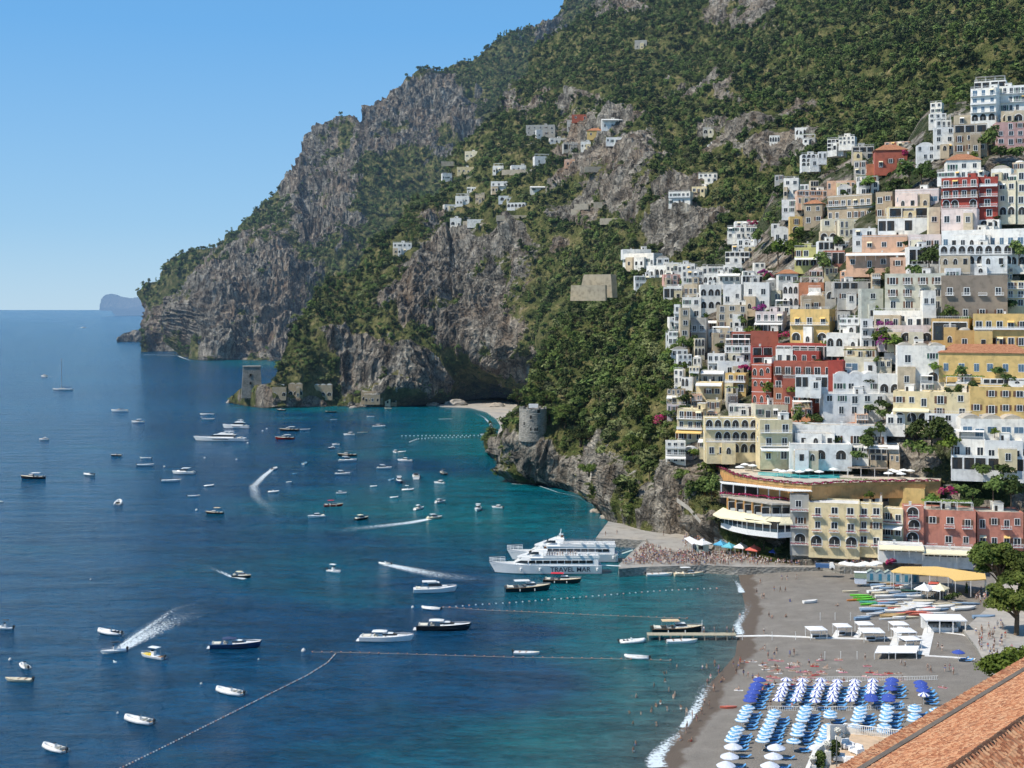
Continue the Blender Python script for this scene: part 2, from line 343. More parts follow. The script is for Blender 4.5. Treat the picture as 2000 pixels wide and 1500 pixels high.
def terrain_mat():
    n = NB('cliff_and_scrub'); v = n.coords('World'); st = n.coords('World', (1, 1, .28)); so = n.coords('World', (.35, .35, 1.3))
    big = n.noise(st, .018, 5, .6); fine = n.noise(st, .11, 5, .7); lay = n.noise(so, .12, 5, .6); crk = n.noise(v, .5, 4, .72)
    rock = n.ramp(fine, [(.34, (.042, .037, .028)), (.44, (.20, .18, .148)), (.54, (.39, .36, .30)), (.68, (.65, .60, .51))])
    rock = n.mix(n.ramp(big, [(.44, (0,)), (.64, (.8,))]), rock, n.mix(.5, (.40, .255, .15), rock))
    rock = n.mix(n.ramp(lay, [(.46, (.0,)), (.6, (.38,))]), rock, (.06, .058, .055))
    vo = n.N('ShaderNodeTexVoronoi', feature='DISTANCE_TO_EDGE'); vo.inputs['Scale'].default_value = .085; wv_ = n.N('ShaderNodeVectorMath', operation='ADD'); n.L(n.coords('World', (1, 1, .45)), wv_.inputs[0]); nz = n.N('ShaderNodeTexNoise'); nz.inputs['Scale'].default_value = .12; n.L(v, nz.inputs['Vector']); sc9 = n.N('ShaderNodeVectorMath', operation='SCALE'); sc9.inputs['Scale'].default_value = 14; n.L(nz.outputs['Color'], sc9.inputs[0]); n.L(sc9.outputs[0], wv_.inputs[1]); n.L(wv_.outputs[0], vo.inputs['Vector'])
    rock = n.mix(n.ramp(vo.outputs['Distance'], [(.0, (.75,)), (.06, (0,))]), rock, (.03, .03, .03))  # shadow of cracks and gullies painted in as near-black lines
    rock = n.mix(.45, rock, n.ramp(crk, [(.35, (.2,)), (.65, (1.3,))]), 'MULTIPLY')
    g = n.ramp(n.noise(v, .09, 6, .6), [(.3, (.04, .055, .016)), (.46, (.10, .115, .036)), (.58, (.19, .18, .07)), (.75, (.36, .29, .15))])
    tw = n.ramp(n.noise(v, .1, 5, .6), [(.35, (.03, .05, .015)), (.55, (.08, .09, .045)), (.75, (.27, .25, .20))])
    g = n.mix(n.attr('town'), g, tw)
    f = n.math('ADD', n.attr('rock'), n.math('MULTIPLY', n.math('SUBTRACT', n.noise(v, .25, 5), .5), 1.1))
    c = n.mix(n.ramp(f, [(.42, (0,)), (.58, (1,))]), g, rock)
    wet = n.N('ShaderNodeSeparateXYZ'); n.L(n.N('ShaderNodeNewGeometry').outputs['Position'], wet.inputs[0])
    c = n.mix(n.ramp(n.math('ADD', n.math('MULTIPLY', wet.outputs[2], .12), n.math('MULTIPLY', fine, .4)), [(.22, (.8,)), (.42, (0,))]), c, (.035, .033, .03))
    n.L(c, n.b.inputs['Base Color']); n.b.inputs['Roughness'].default_value = .95; n.b.inputs['Specular IOR Level'].default_value = .1
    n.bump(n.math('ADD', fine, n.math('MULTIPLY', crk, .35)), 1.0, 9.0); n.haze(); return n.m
M_TERRAIN = terrain_mat()

A_ROCK = [(320, 640, 60, 60), (450, 650, 100, 60, 1.2), (520, 560, 90, 70, 1.2), (640, 440, 70, 60, 1.2), (640, 330, 50, 60), (780, 250, 90, 70, 1.2), (850, 200, 80, 50), (1060, 50, 50, 25), (900, 240, 60, 60), (570, 640, 60, 60), (420, 560, 50, 40), (620, 390, 60, 40), (700, 310, 40, 40)]
B_ROCK = [(900, 540, 110, 80, 1.5), (1000, 480, 60, 50, 1.2), (850, 620, 60, 50, 1.2), (740, 715, 60, 45, 1.2), (675, 670, 30, 40), (1200, 320, 95, 75, 1.2), (1250, 390, 50, 30), (1110, 380, 35, 35), (1350, 455, 75, 55, 1.5), (1520, 290, 90, 35, 1.2), (1420, 320, 40, 40), (1570, 265, 50, 25), (1130, 430, 25, 22), (960, 620, 60, 50), (1000, 700, 50, 25), (620, 778, 220, 16), (500, 775, 60, 30), (830, 740, 50, 30), (1000, 170, 22, 40), (1450, 25, 70, 25), (1210, 15, 50, 25), (1390, 190, 70, 14), (1300, 190, 40, 14, .7), (1100, 210, 120, 12, .8), (1330, 390, 30, 20), (1000, 780, 60, 14)]
C_ROCK = [(975, 875, 30, 30, 1.3), (1010, 905, 35, 45, 1.2), (1060, 915, 60, 35), (1130, 925, 80, 45), (1200, 965, 70, 60), (1260, 1005, 80, 55), (1330, 1010, 70, 50), (1370, 930, 50, 60), (1400, 1040, 60, 40), (1180, 895, 60, 25, .7)]
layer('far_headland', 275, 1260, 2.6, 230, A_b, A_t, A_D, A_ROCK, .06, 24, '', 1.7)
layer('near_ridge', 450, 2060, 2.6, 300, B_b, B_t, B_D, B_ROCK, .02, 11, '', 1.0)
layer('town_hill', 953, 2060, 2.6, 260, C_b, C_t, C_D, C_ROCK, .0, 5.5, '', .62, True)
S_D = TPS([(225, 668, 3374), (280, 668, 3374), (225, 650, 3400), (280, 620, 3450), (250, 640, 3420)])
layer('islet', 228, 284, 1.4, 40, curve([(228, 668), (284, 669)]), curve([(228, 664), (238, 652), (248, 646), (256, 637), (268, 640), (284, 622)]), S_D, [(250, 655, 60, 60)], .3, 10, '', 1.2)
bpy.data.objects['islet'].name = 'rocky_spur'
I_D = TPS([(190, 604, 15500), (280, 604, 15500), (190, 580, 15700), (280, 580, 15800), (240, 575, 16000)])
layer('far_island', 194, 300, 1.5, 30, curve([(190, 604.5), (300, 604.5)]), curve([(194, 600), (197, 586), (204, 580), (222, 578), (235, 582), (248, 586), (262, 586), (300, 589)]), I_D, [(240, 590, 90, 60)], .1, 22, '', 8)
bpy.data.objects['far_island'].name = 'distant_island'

# ---------------------------------------------------------------- water
def water_mat():
    n = NB('sea_water'); v = n.coords('World')
    wv = n.coords('World', (.55, 1.0, 1)); chop = n.noise(wv, .33, 7, .7); sw = n.noise(n.coords('World', (.3, .9, 1)), .09, 4, .6); fine = n.noise(wv, 1.6, 3, .6)
    teal, sh = n.attr('teal'), n.attr('shallow')
    pat = n.noise(n.coords('World', (.6, 1, 1)), .012, 6, .62)
    deep = n.ramp(n.noise(n.coords('World', (.25, 1, 1)), .006, 5, .65), [(.3, (.003, .054, .135)), (.7, (.005, .092, .20))])
    tq = n.ramp(n.math('SUBTRACT', n.math('ADD', teal, n.math('MULTIPLY', n.math('SUBTRACT', pat, .5), 1.3)), n.attr('weed')), [(.2, (0,)), (.85, (1,))])
    c = n.mix(tq, deep, (.002, .17, .20))
    c = n.mix(sh, c, (.13, .17, .16))
    c = n.mix(n.ramp(n.math('ADD', n.math('MULTIPLY', chop, .6), n.math('MULTIPLY', sw, .4)), [(.42, (.0,)), (.58, (.9,))]), c, n.mix(.6, c, (.0, .01, .025)))  # light and dark of the waves painted into the colour by the chop
    n.L(c, n.b.inputs['Base Color']); n.b.inputs['Roughness'].default_value = .16; n.b.inputs['IOR'].default_value = 1.333
    n.b.inputs['Specular IOR Level'].default_value = .3
    h = n.math('ADD', n.math('ADD', n.math('MULTIPLY', chop, .8), n.math('MULTIPLY', sw, 2.2)), n.math('MULTIPLY', fine, .25))
    n.bump(h, 1.0, 2.2)
    # painted distance haze: a blue glow mixed into the far water
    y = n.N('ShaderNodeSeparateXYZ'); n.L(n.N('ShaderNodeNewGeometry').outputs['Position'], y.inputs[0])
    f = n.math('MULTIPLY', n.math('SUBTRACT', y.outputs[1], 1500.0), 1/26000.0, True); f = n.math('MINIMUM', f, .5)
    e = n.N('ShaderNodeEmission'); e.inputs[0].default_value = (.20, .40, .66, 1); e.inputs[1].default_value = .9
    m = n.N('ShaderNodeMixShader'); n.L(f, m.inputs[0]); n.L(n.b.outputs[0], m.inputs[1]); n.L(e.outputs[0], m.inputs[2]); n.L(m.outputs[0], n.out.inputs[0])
    return n.m
SHORE = [(1400, 1118), (1442, 1122), (1448, 1150), (1456, 1190), (1446, 1220), (1440, 1250), (1436, 1280), (1410, 1310), (1380, 1342), (1356, 1392), (1310, 1446), (1292, 1470), (1280, 1500), (1262, 1560), (1240, 1640)]
shw = [W(x, y) for x, y in SHORE]; sy = np.array([p.y for p in shw])[::-1]; sx = np.array([p.x for p in shw])[::-1]
def shore_x(Y): return np.interp(Y, sy, sx)
py_ = HY+H*F/np.geomspace(150, 90000, 420); pxs = np.arange(-900, 2900, 12.0)
PXw, PYw = np.meshgrid(pxs, py_, indexing='ij'); dd_ = H*F/(PYw-HY)
Vw = np.stack([(PXw-CX)/F*dd_, dd_, np.zeros_like(dd_)], -1)
def blobs(L):
    m = np.zeros_like(PXw)
    for cx, cy, rx, ry, w in L: m = np.maximum(m, w*np.exp(-(((PXw-cx)/rx)**2+((PYw-cy)/ry)**2)))
    return m
teal = .12+blobs([(1000, 850, 280, 80, .85), (1000, 1000, 420, 130, .62), (720, 1100, 330, 90, .38), (1250, 1180, 260, 150, .85), (1330, 1350, 200, 200, 1.0), (1150, 1450, 330, 130, .75), (800, 1480, 300, 70, .4), (620, 790, 140, 20, .6), (500, 705, 120, 14, .6), (350, 1480, 120, 40, .25)])
weed = blobs([(960, 1340, 130, 45, .9), (1050, 1235, 50, 14, .5), (620, 1300, 320, 60, .3), (850, 1140, 120, 30, .25)])
ds = shore_x(Vw[..., 1])-Vw[..., 0]
shl = np.where((Vw[..., 1] < 425), np.exp(-np.clip(ds, 0, 200)/14.0)*.9, 0)
link('sea', grid_mesh('sea', Vw, {'teal': teal, 'weed': weed, 'shallow': shl}, (water_mat(),), False)); tag(bpy.data.objects['sea'], kind='structure')

# ---------------------------------------------------------------- beach
def beach_z(X, Y):
    e = X-shore_x(Y); return np.clip(.075*e, -2.5, 1.2)+np.clip((e-16)*.03, 0, 1.8)
def bw(px, py):
    z = 0.0
    for _ in range(5): p = W(px, py, z); z = float(beach_z(p.x, p.y))
    p = W(px, py, z); p.z = z; return p
def beach_mat():
    n = NB('grey_pebble_sand'); v = n.coords('World')
    c = n.ramp(n.noise(v, .22, 4, .65), [(.3, (.17, .15, .126)), (.55, (.226, .204, .175)), (.75, (.29, .265, .23))])
    c = n.mix(.35, c, n.ramp(n.noise(v, 6, 3, .7), [(.35, (.08, .07, .06)), (.65, (.28, .26, .23))]))
    w = n.math('ADD', n.attr('wet'), n.math('MULTIPLY', n.math('SUBTRACT', n.noise(v, .16, 5), .5), 1.1))
    c = n.mix(n.ramp(w, [(.4, (0,)), (.6, (.85,))]), c, (.095, .068, .048))
    n.L(c, n.b.inputs['Base Color']); n.b.inputs['Roughness'].default_value = .9; n.bump(n.noise(v, 2.5, 5), .5, .3); return n.m
Yb = np.linspace(150, 428, 150); E = np.concatenate([np.linspace(-30, 20, 40), np.linspace(22, 190, 60)])
Vb = np.zeros((len(E), len(Yb), 3)); Vb[..., 1] = Yb[None]; Vb[..., 0] = shore_x(Yb)[None]+E[:, None]; Vb[..., 2] = beach_z(Vb[..., 0], Vb[..., 1])
Vb[..., 2] += (fbm(Vb*[.15, .15, 0], 4)-.5)*.25*np.clip(E[:, None]/15, 0, 1)
wet = 1-smooth(0, 9, Vb[..., 0]-shore_x(Vb[..., 1]))
link('beach', grid_mesh('beach', Vb, {'wet': wet}, (beach_mat(),))); tag(bpy.data.objects['beach'], kind='structure')

def prism_px(name, pts, z1, z0, mat, parent=None, top=None):
    m = MB().mat(mat); q = [W(x, y, z1) for x, y in pts]; m.prism([(p.x, p.y) for p in q], z0, z1)
    if top is not None:
        m.mat(top); c = sum((Vector((p.x, p.y, 0)) for p in q), Vector())/len(q); m.add([(c.x+(p.x-c.x)*.985, c.y+(p.y-c.y)*.985, z1+.02) for p in q], [tuple(range(len(q)))])
    return m.obj(name, parent)
M_CONC = stucco('worn_concrete', (.36, .34, .31), stain=.35, scale=.25); M_PAVE = stucco('grey_paving', (.42, .39, .35), stain=.3, scale=.4)

_SD = {}
def surf_d(name, px, py, tol=5.0):
    """distance of the relief surface actually seen at a pixel"""
    if name not in _SD:
        V = LAY[name]['V'].reshape(-1, 3); _SD[name] = (CX+V[:, 0]/V[:, 1]*F, HY+(H-V[:, 2])/V[:, 1]*F, V[:, 1])
    a, b, c = _SD[name]; k = (np.abs(a-px) < tol) & (np.abs(b-py) < tol)
    return float(np.percentile(c[k], 20)) if k.any() else None
# ================================================================ vegetation
def leaf_mat(name, dark, mid, lite, hue=.055):
    n = NB(name); oi = n.N('ShaderNodeObjectInfo'); v = n.coords('Object')
    a = n.math('ADD', n.math('MULTIPLY', n.noise(v, .35, 3, .6), .75), n.math('MULTIPLY', oi.outputs['Random'], .46))
    a = n.math('ADD', a, n.math('MULTIPLY', n.math('SUBTRACT', n.noise(n.coords('World'), .022, 4, .6), .5), .75))
    c = n.ramp(a, [(.32, dark), (.55, mid), (.8, lite)])
    hs = n.N('ShaderNodeHueSaturation'); n.L(c, hs.inputs['Color']); n.L(n.math('ADD', .5-hue/2, n.math('MULTIPLY', oi.outputs['Random'], hue)), hs.inputs['Hue'])
    n.L(hs.outputs[0], n.b.inputs['Base Color']); n.b.inputs['Roughness'].default_value = .75; n.b.inputs['Specular IOR Level'].default_value = .15
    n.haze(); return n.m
LEAF = leaf_mat('evergreen_leaves', (.020, .038, .010), (.062, .098, .024), (.165, .205, .055))
LEAF2 = leaf_mat('olive_leaves', (.04, .052, .024), (.115, .13, .05), (.25, .26, .1))
LEAFP = leaf_mat('pine_needles', (.02, .038, .008), (.06, .09, .018), (.14, .17, .035))
LEAFB = leaf_mat('bright_leaves', (.05, .09, .012), (.11, .17, .025), (.2, .26, .05))
FLOWER = plain('magenta_blossom', (.45, .02, .13), .8, var=.5); FLOWERV = plain('purple_blossom', (.32, .02, .24), .8, var=.5)
BARK = plain('bark', (.12, .085, .055), .95, var=.3)
def leaf_cloud(clusters, nleaf, size, seed, up=.35):
    """many small leaf faces spread over the shells of irregular clusters: [(centre, rx, ry, rz)]"""
    r = np.random.default_rng(seed); m = MB(); V = []
    wts = np.array([c[1]*c[2] for c in clusters]); wts = wts/wts.sum()
    for (c, rx, ry, rz), w in zip(clusters, wts):
        k = max(6, int(nleaf*w)); u = r.normal(size=(k, 3)); u /= np.linalg.norm(u, axis=1, keepdims=True); u[:, 2] = np.where(u[:, 2] < -.35, -u[:, 2], u[:, 2])
        rad = r.uniform(.62, 1.05, (k, 1))
        p = np.array(c)+u*rad*np.array([rx, ry, rz]); nrm = u+r.normal(size=(k, 3))*.55+np.array([0, 0, up]); nrm /= np.linalg.norm(nrm, axis=1, keepdims=True)
        t = np.cross(nrm, r.normal(size=(k, 3))); t /= np.linalg.norm(t, axis=1, keepdims=True)+1e-9; b = np.cross(nrm, t)
        s = size*r.uniform(.6, 1.4, (k, 1)); V.append(np.stack([p-t*s-b*s*.6, p+t*s-b*s*.7, p+t*s*.8+b*s*.8, p-t*s*.9+b*s*.6], 1).reshape(-1, 3))
    V = np.concatenate(V); return V
def leaf_mesh(name, V, mat):
    me = bpy.data.meshes.new(name); n = len(V)//4
    me.vertices.add(len(V)); me.vertices.foreach_set('co', V.reshape(-1).astype(np.float32)); me.loops.add(4*n); me.loops.foreach_set('vertex_index', np.arange(4*n, dtype=np.int32))
    me.polygons.add(n); me.polygons.foreach_set('loop_start', np.arange(0, 4*n, 4, dtype=np.int32)); me.polygons.foreach_set('loop_total', np.full(n, 4, np.int32)); me.materials.append(mat); me.update(calc_edges=True); return me
def crown_clusters(kind, seed):
    r = random.Random(seed); C = []
    if kind == 'round':
        for k in range(9): a = r.uniform(0, 6.28); q = r.uniform(0, .3); C.append(((math.cos(a)*q, math.sin(a)*q, r.uniform(.45, .85)), r.uniform(.16, .28), r.uniform(.16, .28), r.uniform(.13, .22)))
    elif kind == 'wide':
        for k in range(11): a = r.uniform(0, 6.28); q = r.uniform(.05, .45); C.append(((math.cos(a)*q, math.sin(a)*q, r.uniform(.42, .7)-q*.2), r.uniform(.14, .26), r.uniform(.14, .26), r.uniform(.1, .17)))
    elif kind == 'tall':
        for k in range(8): C.append(((r.uniform(-.1, .1), r.uniform(-.1, .1), .22+k*.13), .17-k*.008, .17-k*.008, .16))
    elif kind == 'cypress':
        for k in range(9): C.append(((r.uniform(-.02, .02), r.uniform(-.02, .02), .1+k*.1), .1*(1-(k/9.5)**2)+.02, .1*(1-(k/9.5)**2)+.02, .1))
    elif kind == 'shrub':
        for k in range(6): a = r.uniform(0, 6.28); q = r.uniform(0, .38); C.append(((math.cos(a)*q, math.sin(a)*q, r.uniform(.1, .32)), r.uniform(.16, .3), r.uniform(.16, .3), r.uniform(.12, .24)))
    return C
def trunk_mb(hgt, r0, seed, limbs=4, spread=.22):
    r = random.Random(seed); m = MB().mat(BARK); m.tube([(0, 0, -.08), (.01, 0, hgt*.5), (.02, .01, hgt)], [r0, r0*.75, r0*.5], 6)
    for k in range(limbs):
        a = 6.28*k/limbs+r.uniform(-.4, .4); z = hgt*r.uniform(.7, 1); m.tube([(.01, 0, z*.8), (math.cos(a)*spread*.5, math.sin(a)*spread*.5, z+.08), (math.cos(a)*spread, math.sin(a)*spread, z+.2)], [r0*.45, r0*.3, r0*.12], 5)
    return m
# joined prototypes for the uncountable woods (kept in a collection of their own, instanced)
def proto(name, kind, mat, n, size, seed, trunk=True):
    V = leaf_cloud(crown_clusters(kind, seed), n, size, seed); me = leaf_mesh(name, V, mat)
    if trunk:
        bm = bmesh.new(); bm.from_mesh(me); t = trunk_mb(.5, .03, seed).mesh('tmp'); k = len(bm.faces); bm.from_mesh(t)
        bm.faces.ensure_lookup_table()
        for f in bm.faces[k:]: f.material_index = 1
        bm.to_mesh(me); bm.free(); me.materials.append(BARK); bpy.data.meshes.remove(t)
    return bpy.data.objects.new(name, me)
wc = bpy.data.collections.new('woodland_kinds')
for i, a in enumerate([('round', LEAF, 230, .055), ('round', LEAF, 230, .06), ('wide', LEAF, 230, .055), ('wide', LEAF2, 220, .055), ('round', LEAF2, 220, .055), ('round', LEAFP, 220, .055), ('shrub', LEAF, 150, .06), ('tall', LEAF, 200, .05)]):
    wc.objects.link(proto('wood_tree_%d' % i, a[0], a[1], a[2], a[3], 40+i, a[0] != 'shrub'))
sc2 = bpy.data.collections.new('scrub_kinds')
for i, a in enumerate([('shrub', LEAF, 110, .075), ('shrub', LEAF2, 110, .075), ('shrub', LEAFP, 100, .075)]):
    sc2.objects.link(proto('scrub_%d' % i, a[0], a[1], a[2], a[3], 60+i, False))
def scatter(name, pts, sizes, coll, label, cat):
    me = bpy.data.meshes.new(name); me.vertices.add(len(pts)); me.vertices.foreach_set('co', pts.reshape(-1).astype(np.float32))
    at = me.attributes.new('size', 'FLOAT', 'POINT'); at.data.foreach_set('value', sizes.astype(np.float32))
    o = link(name, me); tag(o, label, cat, kind='stuff')
    g = bpy.data.node_groups.new(name+'_scatter', 'GeometryNodeTree'); g.interface.new_socket('Geometry', in_out='INPUT', socket_type='NodeSocketGeometry'); g.interface.new_socket('Geometry', in_out='OUTPUT', socket_type='NodeSocketGeometry')
    N = g.nodes.new; gi = N('NodeGroupInput'); go = N('NodeGroupOutput'); ip = N('GeometryNodeInstanceOnPoints'); ci = N('GeometryNodeCollectionInfo'); ci.inputs[0].default_value = coll; ci.inputs['Separate Children'].default_value = True; ci.inputs['Reset Children'].default_value = True
    ip.inputs['Pick Instance'].default_value = True; na = N('GeometryNodeInputNamedAttribute'); na.data_type = 'FLOAT'; na.inputs[0].default_value = 'size'
    rv = N('FunctionNodeRandomValue'); rv.data_type = 'FLOAT_VECTOR'; rv.inputs[0].default_value = (-.12, -.12, 0); rv.inputs[1].default_value = (.12, .12, 6.28)
    L = g.links.new; L(gi.outputs[0], ip.inputs['Points']); L(ci.outputs[0], ip.inputs['Instance']); L(rv.outputs[0], ip.inputs['Rotation']); L(na.outputs[0], ip.inputs['Scale']); L(ip.outputs[0], go.inputs[0])
    md = o.modifiers.new('scatter', 'NODES'); md.node_group = g; return o
HOUSES_PX = []          # filled by the building tables, trees keep off them
def sample_layer(name, dens, smin, smax, rockmax, ymin=-1e9, seed=1, pred=None, sink=.06):
    Lr = LAY[name]; r = np.random.default_rng(seed); V = Lr['V']
    a = V[1:, :-1]-V[:-1, :-1]; b = V[:-1, 1:]-V[:-1, :-1]; area = np.linalg.norm(np.cross(a, b), axis=-1)
    rk = Lr['rock'][:-1, :-1]; rk = rk+(vnoise(V[:-1, :-1]/9.0)-.5)*.5
    steep = np.abs(Lr['N'][:-1, :-1, 2]); w = area*dens*np.clip((rockmax-rk)/.25, 0, 1)*np.clip(steep*2.4, .7 if name == 'town_hill' else .15, 1)
    if pred is not None: w = w*pred(Lr['PX'][:-1, :-1], Lr['PY'][:-1, :-1], Lr['town'][:-1, :-1])
    n = r.poisson(w); i, j = np.nonzero(n); k = n[i, j]; i = np.repeat(i, k); j = np.repeat(j, k)
    p = V[i, j]+a[i, j]*r.random((len(i), 1))+b[i, j]*r.random((len(i), 1)); s = smin+(smax-smin)*r.random(len(i))**1.6
    p[:, 2] -= s*sink; ok = p[:, 2] > 1.5
    return p[ok], s[ok]
def keep_off_houses(p, s, pad=3):
    px = CX+p[:, 0]/p[:, 1]*F; py = HY+(H-p[:, 2])/p[:, 1]*F; bad = np.zeros(len(p), bool)
    top = py-s*.8/p[:, 1]*F; hw = s*.4/p[:, 1]*F
    for x0, y0, x1, y1, d in HOUSES_PX: bad |= (px+hw > x0) & (px-hw < x1) & (py > y0) & (top < y1) & (p[:, 1] < d+14) & (p[:, 1] > d-30)
    return ~bad
def plant_woods():
    P1, S1 = sample_layer('far_headland', 1/85, 5, 13, .55, seed=2)
    P2, S2 = sample_layer('near_ridge', 1/33, 3, 9.5, .5, seed=3)
    P3, S3 = sample_layer('near_ridge', 1/28, 1.5, 4.5, .78, seed=4)
    P4, S4 = sample_layer('town_hill', 1/20, 3, 8.5, .56, seed=5, pred=lambda x, y, t: 1-t*.72)
    P5, S5 = sample_layer('town_hill', 1/9, 1, 2.6, .75, seed=6, pred=lambda x, y, t: 1-t*.7)
    P6, S6 = sample_layer('far_headland', 1/120, 2.5, 6, .95, seed=8)
    P7, S7 = sample_layer('rocky_spur' if 'rocky_spur' in LAY else 'islet', 1/150, 4, 8, .8, seed=9)
    for n_, L_ in (('B', 0),):
        k = keep_off_houses(P2, S2); P2, S2 = P2[k], S2[k]; k = keep_off_houses(P3, S3); P3, S3 = P3[k], S3[k]; k = keep_off_houses(P4, S4); P4, S4 = P4[k], S4[k]; k = keep_off_houses(P5, S5); P5, S5 = P5[k], S5[k]
    print('woods', len(P1), len(P2), len(P3), len(P4), len(P5), len(P6))
    # the nearest big trees on the town slope become trees of their own
    o = np.argsort(P4[:, 1]-S4*18); near = o[:210]; rest = o[210:]
    scatter('far_headland_woodland', np.concatenate([P1, P7]), np.concatenate([S1, S7]), wc, 'dark evergreen woodland patched over the far grey headland', 'woodland')
    scatter('ridge_woodland', P2, S2, wc, 'dense dark green woodland covering the steep ridge behind the bay', 'woodland')
    scatter('slope_woodland', P4[rest], S4[rest], wc, 'olive and evergreen woodland on the slope between the round tower and the town', 'woodland')
    scatter('ridge_scrub', P3, S3, sc2, 'low scrub clinging to the ledges of the ridge cliffs', 'scrub')
    scatter('headland_scrub', P6, S6, sc2, 'low scrub growing in the clefts of the far headland', 'scrub')
    scatter('town_scrub', P5, S5, sc2, 'low green scrub growing around the terraces and rocks of the town slope', 'scrub')
    kinds = [('round', LEAF, 'bushy dark green evergreen'), ('wide', LEAF2, 'spreading grey green olive'), ('wide', LEAFP, 'wide crowned yellow green pine'), ('round', LEAF2, 'rounded grey green evergreen')]
    pr = [make_tree('slope_tree', k[0], k[1], 420, .042, 80+i, 'x', 'tree') for i, k in enumerate(kinds)]
    used = set()
    for q in near:
        p = P4[q]; px = CX+p[0]/p[1]*F; py = HY+(H-p[2])/p[1]*F; i = int(rng.integers(4))
        zone = 'on the slope behind the round tower' if px < 1200 and py > 700 else 'on the wooded slope above the round tower' if px < 1240 else 'on the rocks between the tower and the harbour' if py > 850 and px < 1340 else 'among the houses at the seaward edge of town' if px < 1420 else 'in the terraced gardens among the town houses'
        lab = kinds[i][2]+' '+zone
        if i in used: dup(pr[i], p, rng.random()*6.28, lab, lab, float(S4[q])*1.05)
        else:
            used.add(i); t = pr[i]; t.location = p; t.scale = (float(S4[q]),)*3; tag(t, lab, group=lab)
    for i in range(4):
        if i not in used:
            for c in list(pr[i].children): bpy.data.objects.remove(c)
            bpy.data.objects.remove(pr[i])
def make_tree(name, kind, mat, n, size, seed, label, cat, trunk_h=.5, limbs=4):
    t = thing(name, label, cat); link('crown', leaf_mesh('crown', leaf_cloud(crown_clusters(kind, seed), n, size, seed), mat), t)
    trunk_mb(trunk_h, .03, seed, limbs).obj('trunk', t); return t
def big_pine(px, py, z, hgt, wid, seed, label, mat=None, name='pine_tree', n=11000):
    """a near tree: limbs and a ragged crown of several thousand leaf faces"""
    r = random.Random(seed); p = W(px, py, z) if not isinstance(px, Vector) else px; t = thing(name, label, 'tree', p)
    C = []; tm = MB().mat(BARK); tm.tube([(0, 0, -.3), (.2, 0, hgt*.3), (.1, .2, hgt*.6)], [wid*.05, wid*.04, wid*.025], 8)
    for k in range(26):
        a = r.uniform(0, 6.28); q = wid*.46*math.sqrt(r.uniform(.0, .95)); z_ = hgt*(.42+.5*r.random()*(1-(2*q/wid)**2*.6)); c = (math.cos(a)*q, math.sin(a)*q, z_); s = wid*r.uniform(.1, .19)
        C.append((c, s, s, s*.75)); tm.tube([(.1, .1, hgt*r.uniform(.25, .5)), (c[0]*.5, c[1]*.5, z_*.85), (c[0], c[1], z_)], [wid*.018, wid*.012, wid*.005], 5)
    link('crown', leaf_mesh('crown', leaf_cloud(C, n, wid*.018, seed), mat or LEAFP), t); tm.obj('trunk', t); return t
# ================================================================ buildings
def arch_pts(w, h, k=7):
    r = w/2; return [(-r, 0), (r, 0)]+[(r*math.cos(math.pi*i/k), h-r+r*math.sin(math.pi*i/k)) for i in range(k+1)]
def mk_windows():
    D = {}
    def new(key, f): D[key] = f
    def rect(shut=None, door=False, frame=M_WHITE):
        m = MB(); w, h = .5, 1.0       # unit window: 1 wide, 1 high, base at z=0, faces -Y
        m.mat(frame); t = .1
        m.box(-w-t, -w, -.09, 0, -.0, h+t*.7); m.box(w, w+t, -.09, 0, -.0, h+t*.7); m.box(-w, w, -.09, 0, h, h+t*.7)
        m.box(-w-t*1.6, w+t*1.6, -.16, 0, -.07, 0)
        m.box(-.03, .03, -.05, -.02, 0, h)
        m.mat(M_GLASS); m.box(-w, w, -.02, 0, 0, h)
        if shut: m.mat(shut); m.box(-w-.55, -w-t, -.08, 0, .02, h-.02); m.box(w+t, w+.55, -.08, 0, .02, h-.02)
        return m.mesh('window')
    D['r'] = rect(); D['s'] = rect(M_SHUT_G); D['n'] = rect(M_SHUT_B); D['u'] = rect(M_SHUT_L)
    def dark(arch, frame):
        m = MB()
        if arch:
            m.mat(frame); a = arch_pts(1.16, 1.08, 9); b = arch_pts(1.0, 1.0, 9)
            for i in range(1, len(a)-1):
                m.add([(a[i][0], -.1, a[i][1]), (a[i+1][0], -.1, a[i+1][1]), (b[i+1][0], -.1, b[i+1][1]), (b[i][0], -.1, b[i][1])], [(0, 1, 2, 3)])
                m.add([(a[i][0], -.1, a[i][1]), (a[i+1][0], -.1, a[i+1][1]), (a[i+1][0], 0, a[i+1][1]), (a[i][0], 0, a[i][1])], [(3, 2, 1, 0)])
            m.mat(M_DARK); m.add([(x, -.04, z) for x, z in b], [tuple(range(len(b)))[::-1]])
            m.mat(M_GLASS); m.box(-.22, .22, -.07, -.03, 0, .62); m.mat(frame); m.box(-.02, .02, -.09, -.05, 0, .62)
        else:
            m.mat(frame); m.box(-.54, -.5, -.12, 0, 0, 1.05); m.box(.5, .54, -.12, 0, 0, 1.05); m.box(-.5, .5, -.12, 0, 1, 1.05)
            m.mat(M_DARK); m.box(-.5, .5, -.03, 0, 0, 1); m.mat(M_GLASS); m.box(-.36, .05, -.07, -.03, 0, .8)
        return m.mesh('window')
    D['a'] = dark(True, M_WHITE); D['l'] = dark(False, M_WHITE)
    m = MB().mat(M_WHITE); m.box(-.55, .55, -.06, 0, -.06, 1.06); m.mat(plain('blue_glass', (.10, .17, .24), .1)); m.box(-.5, -.02, -.09, -.05, 0, 1); m.box(.02, .5, -.09, -.05, 0, 1); D['b'] = m.mesh('window')
    return D
WIN = mk_windows()
_BC = {}
AWNM = []
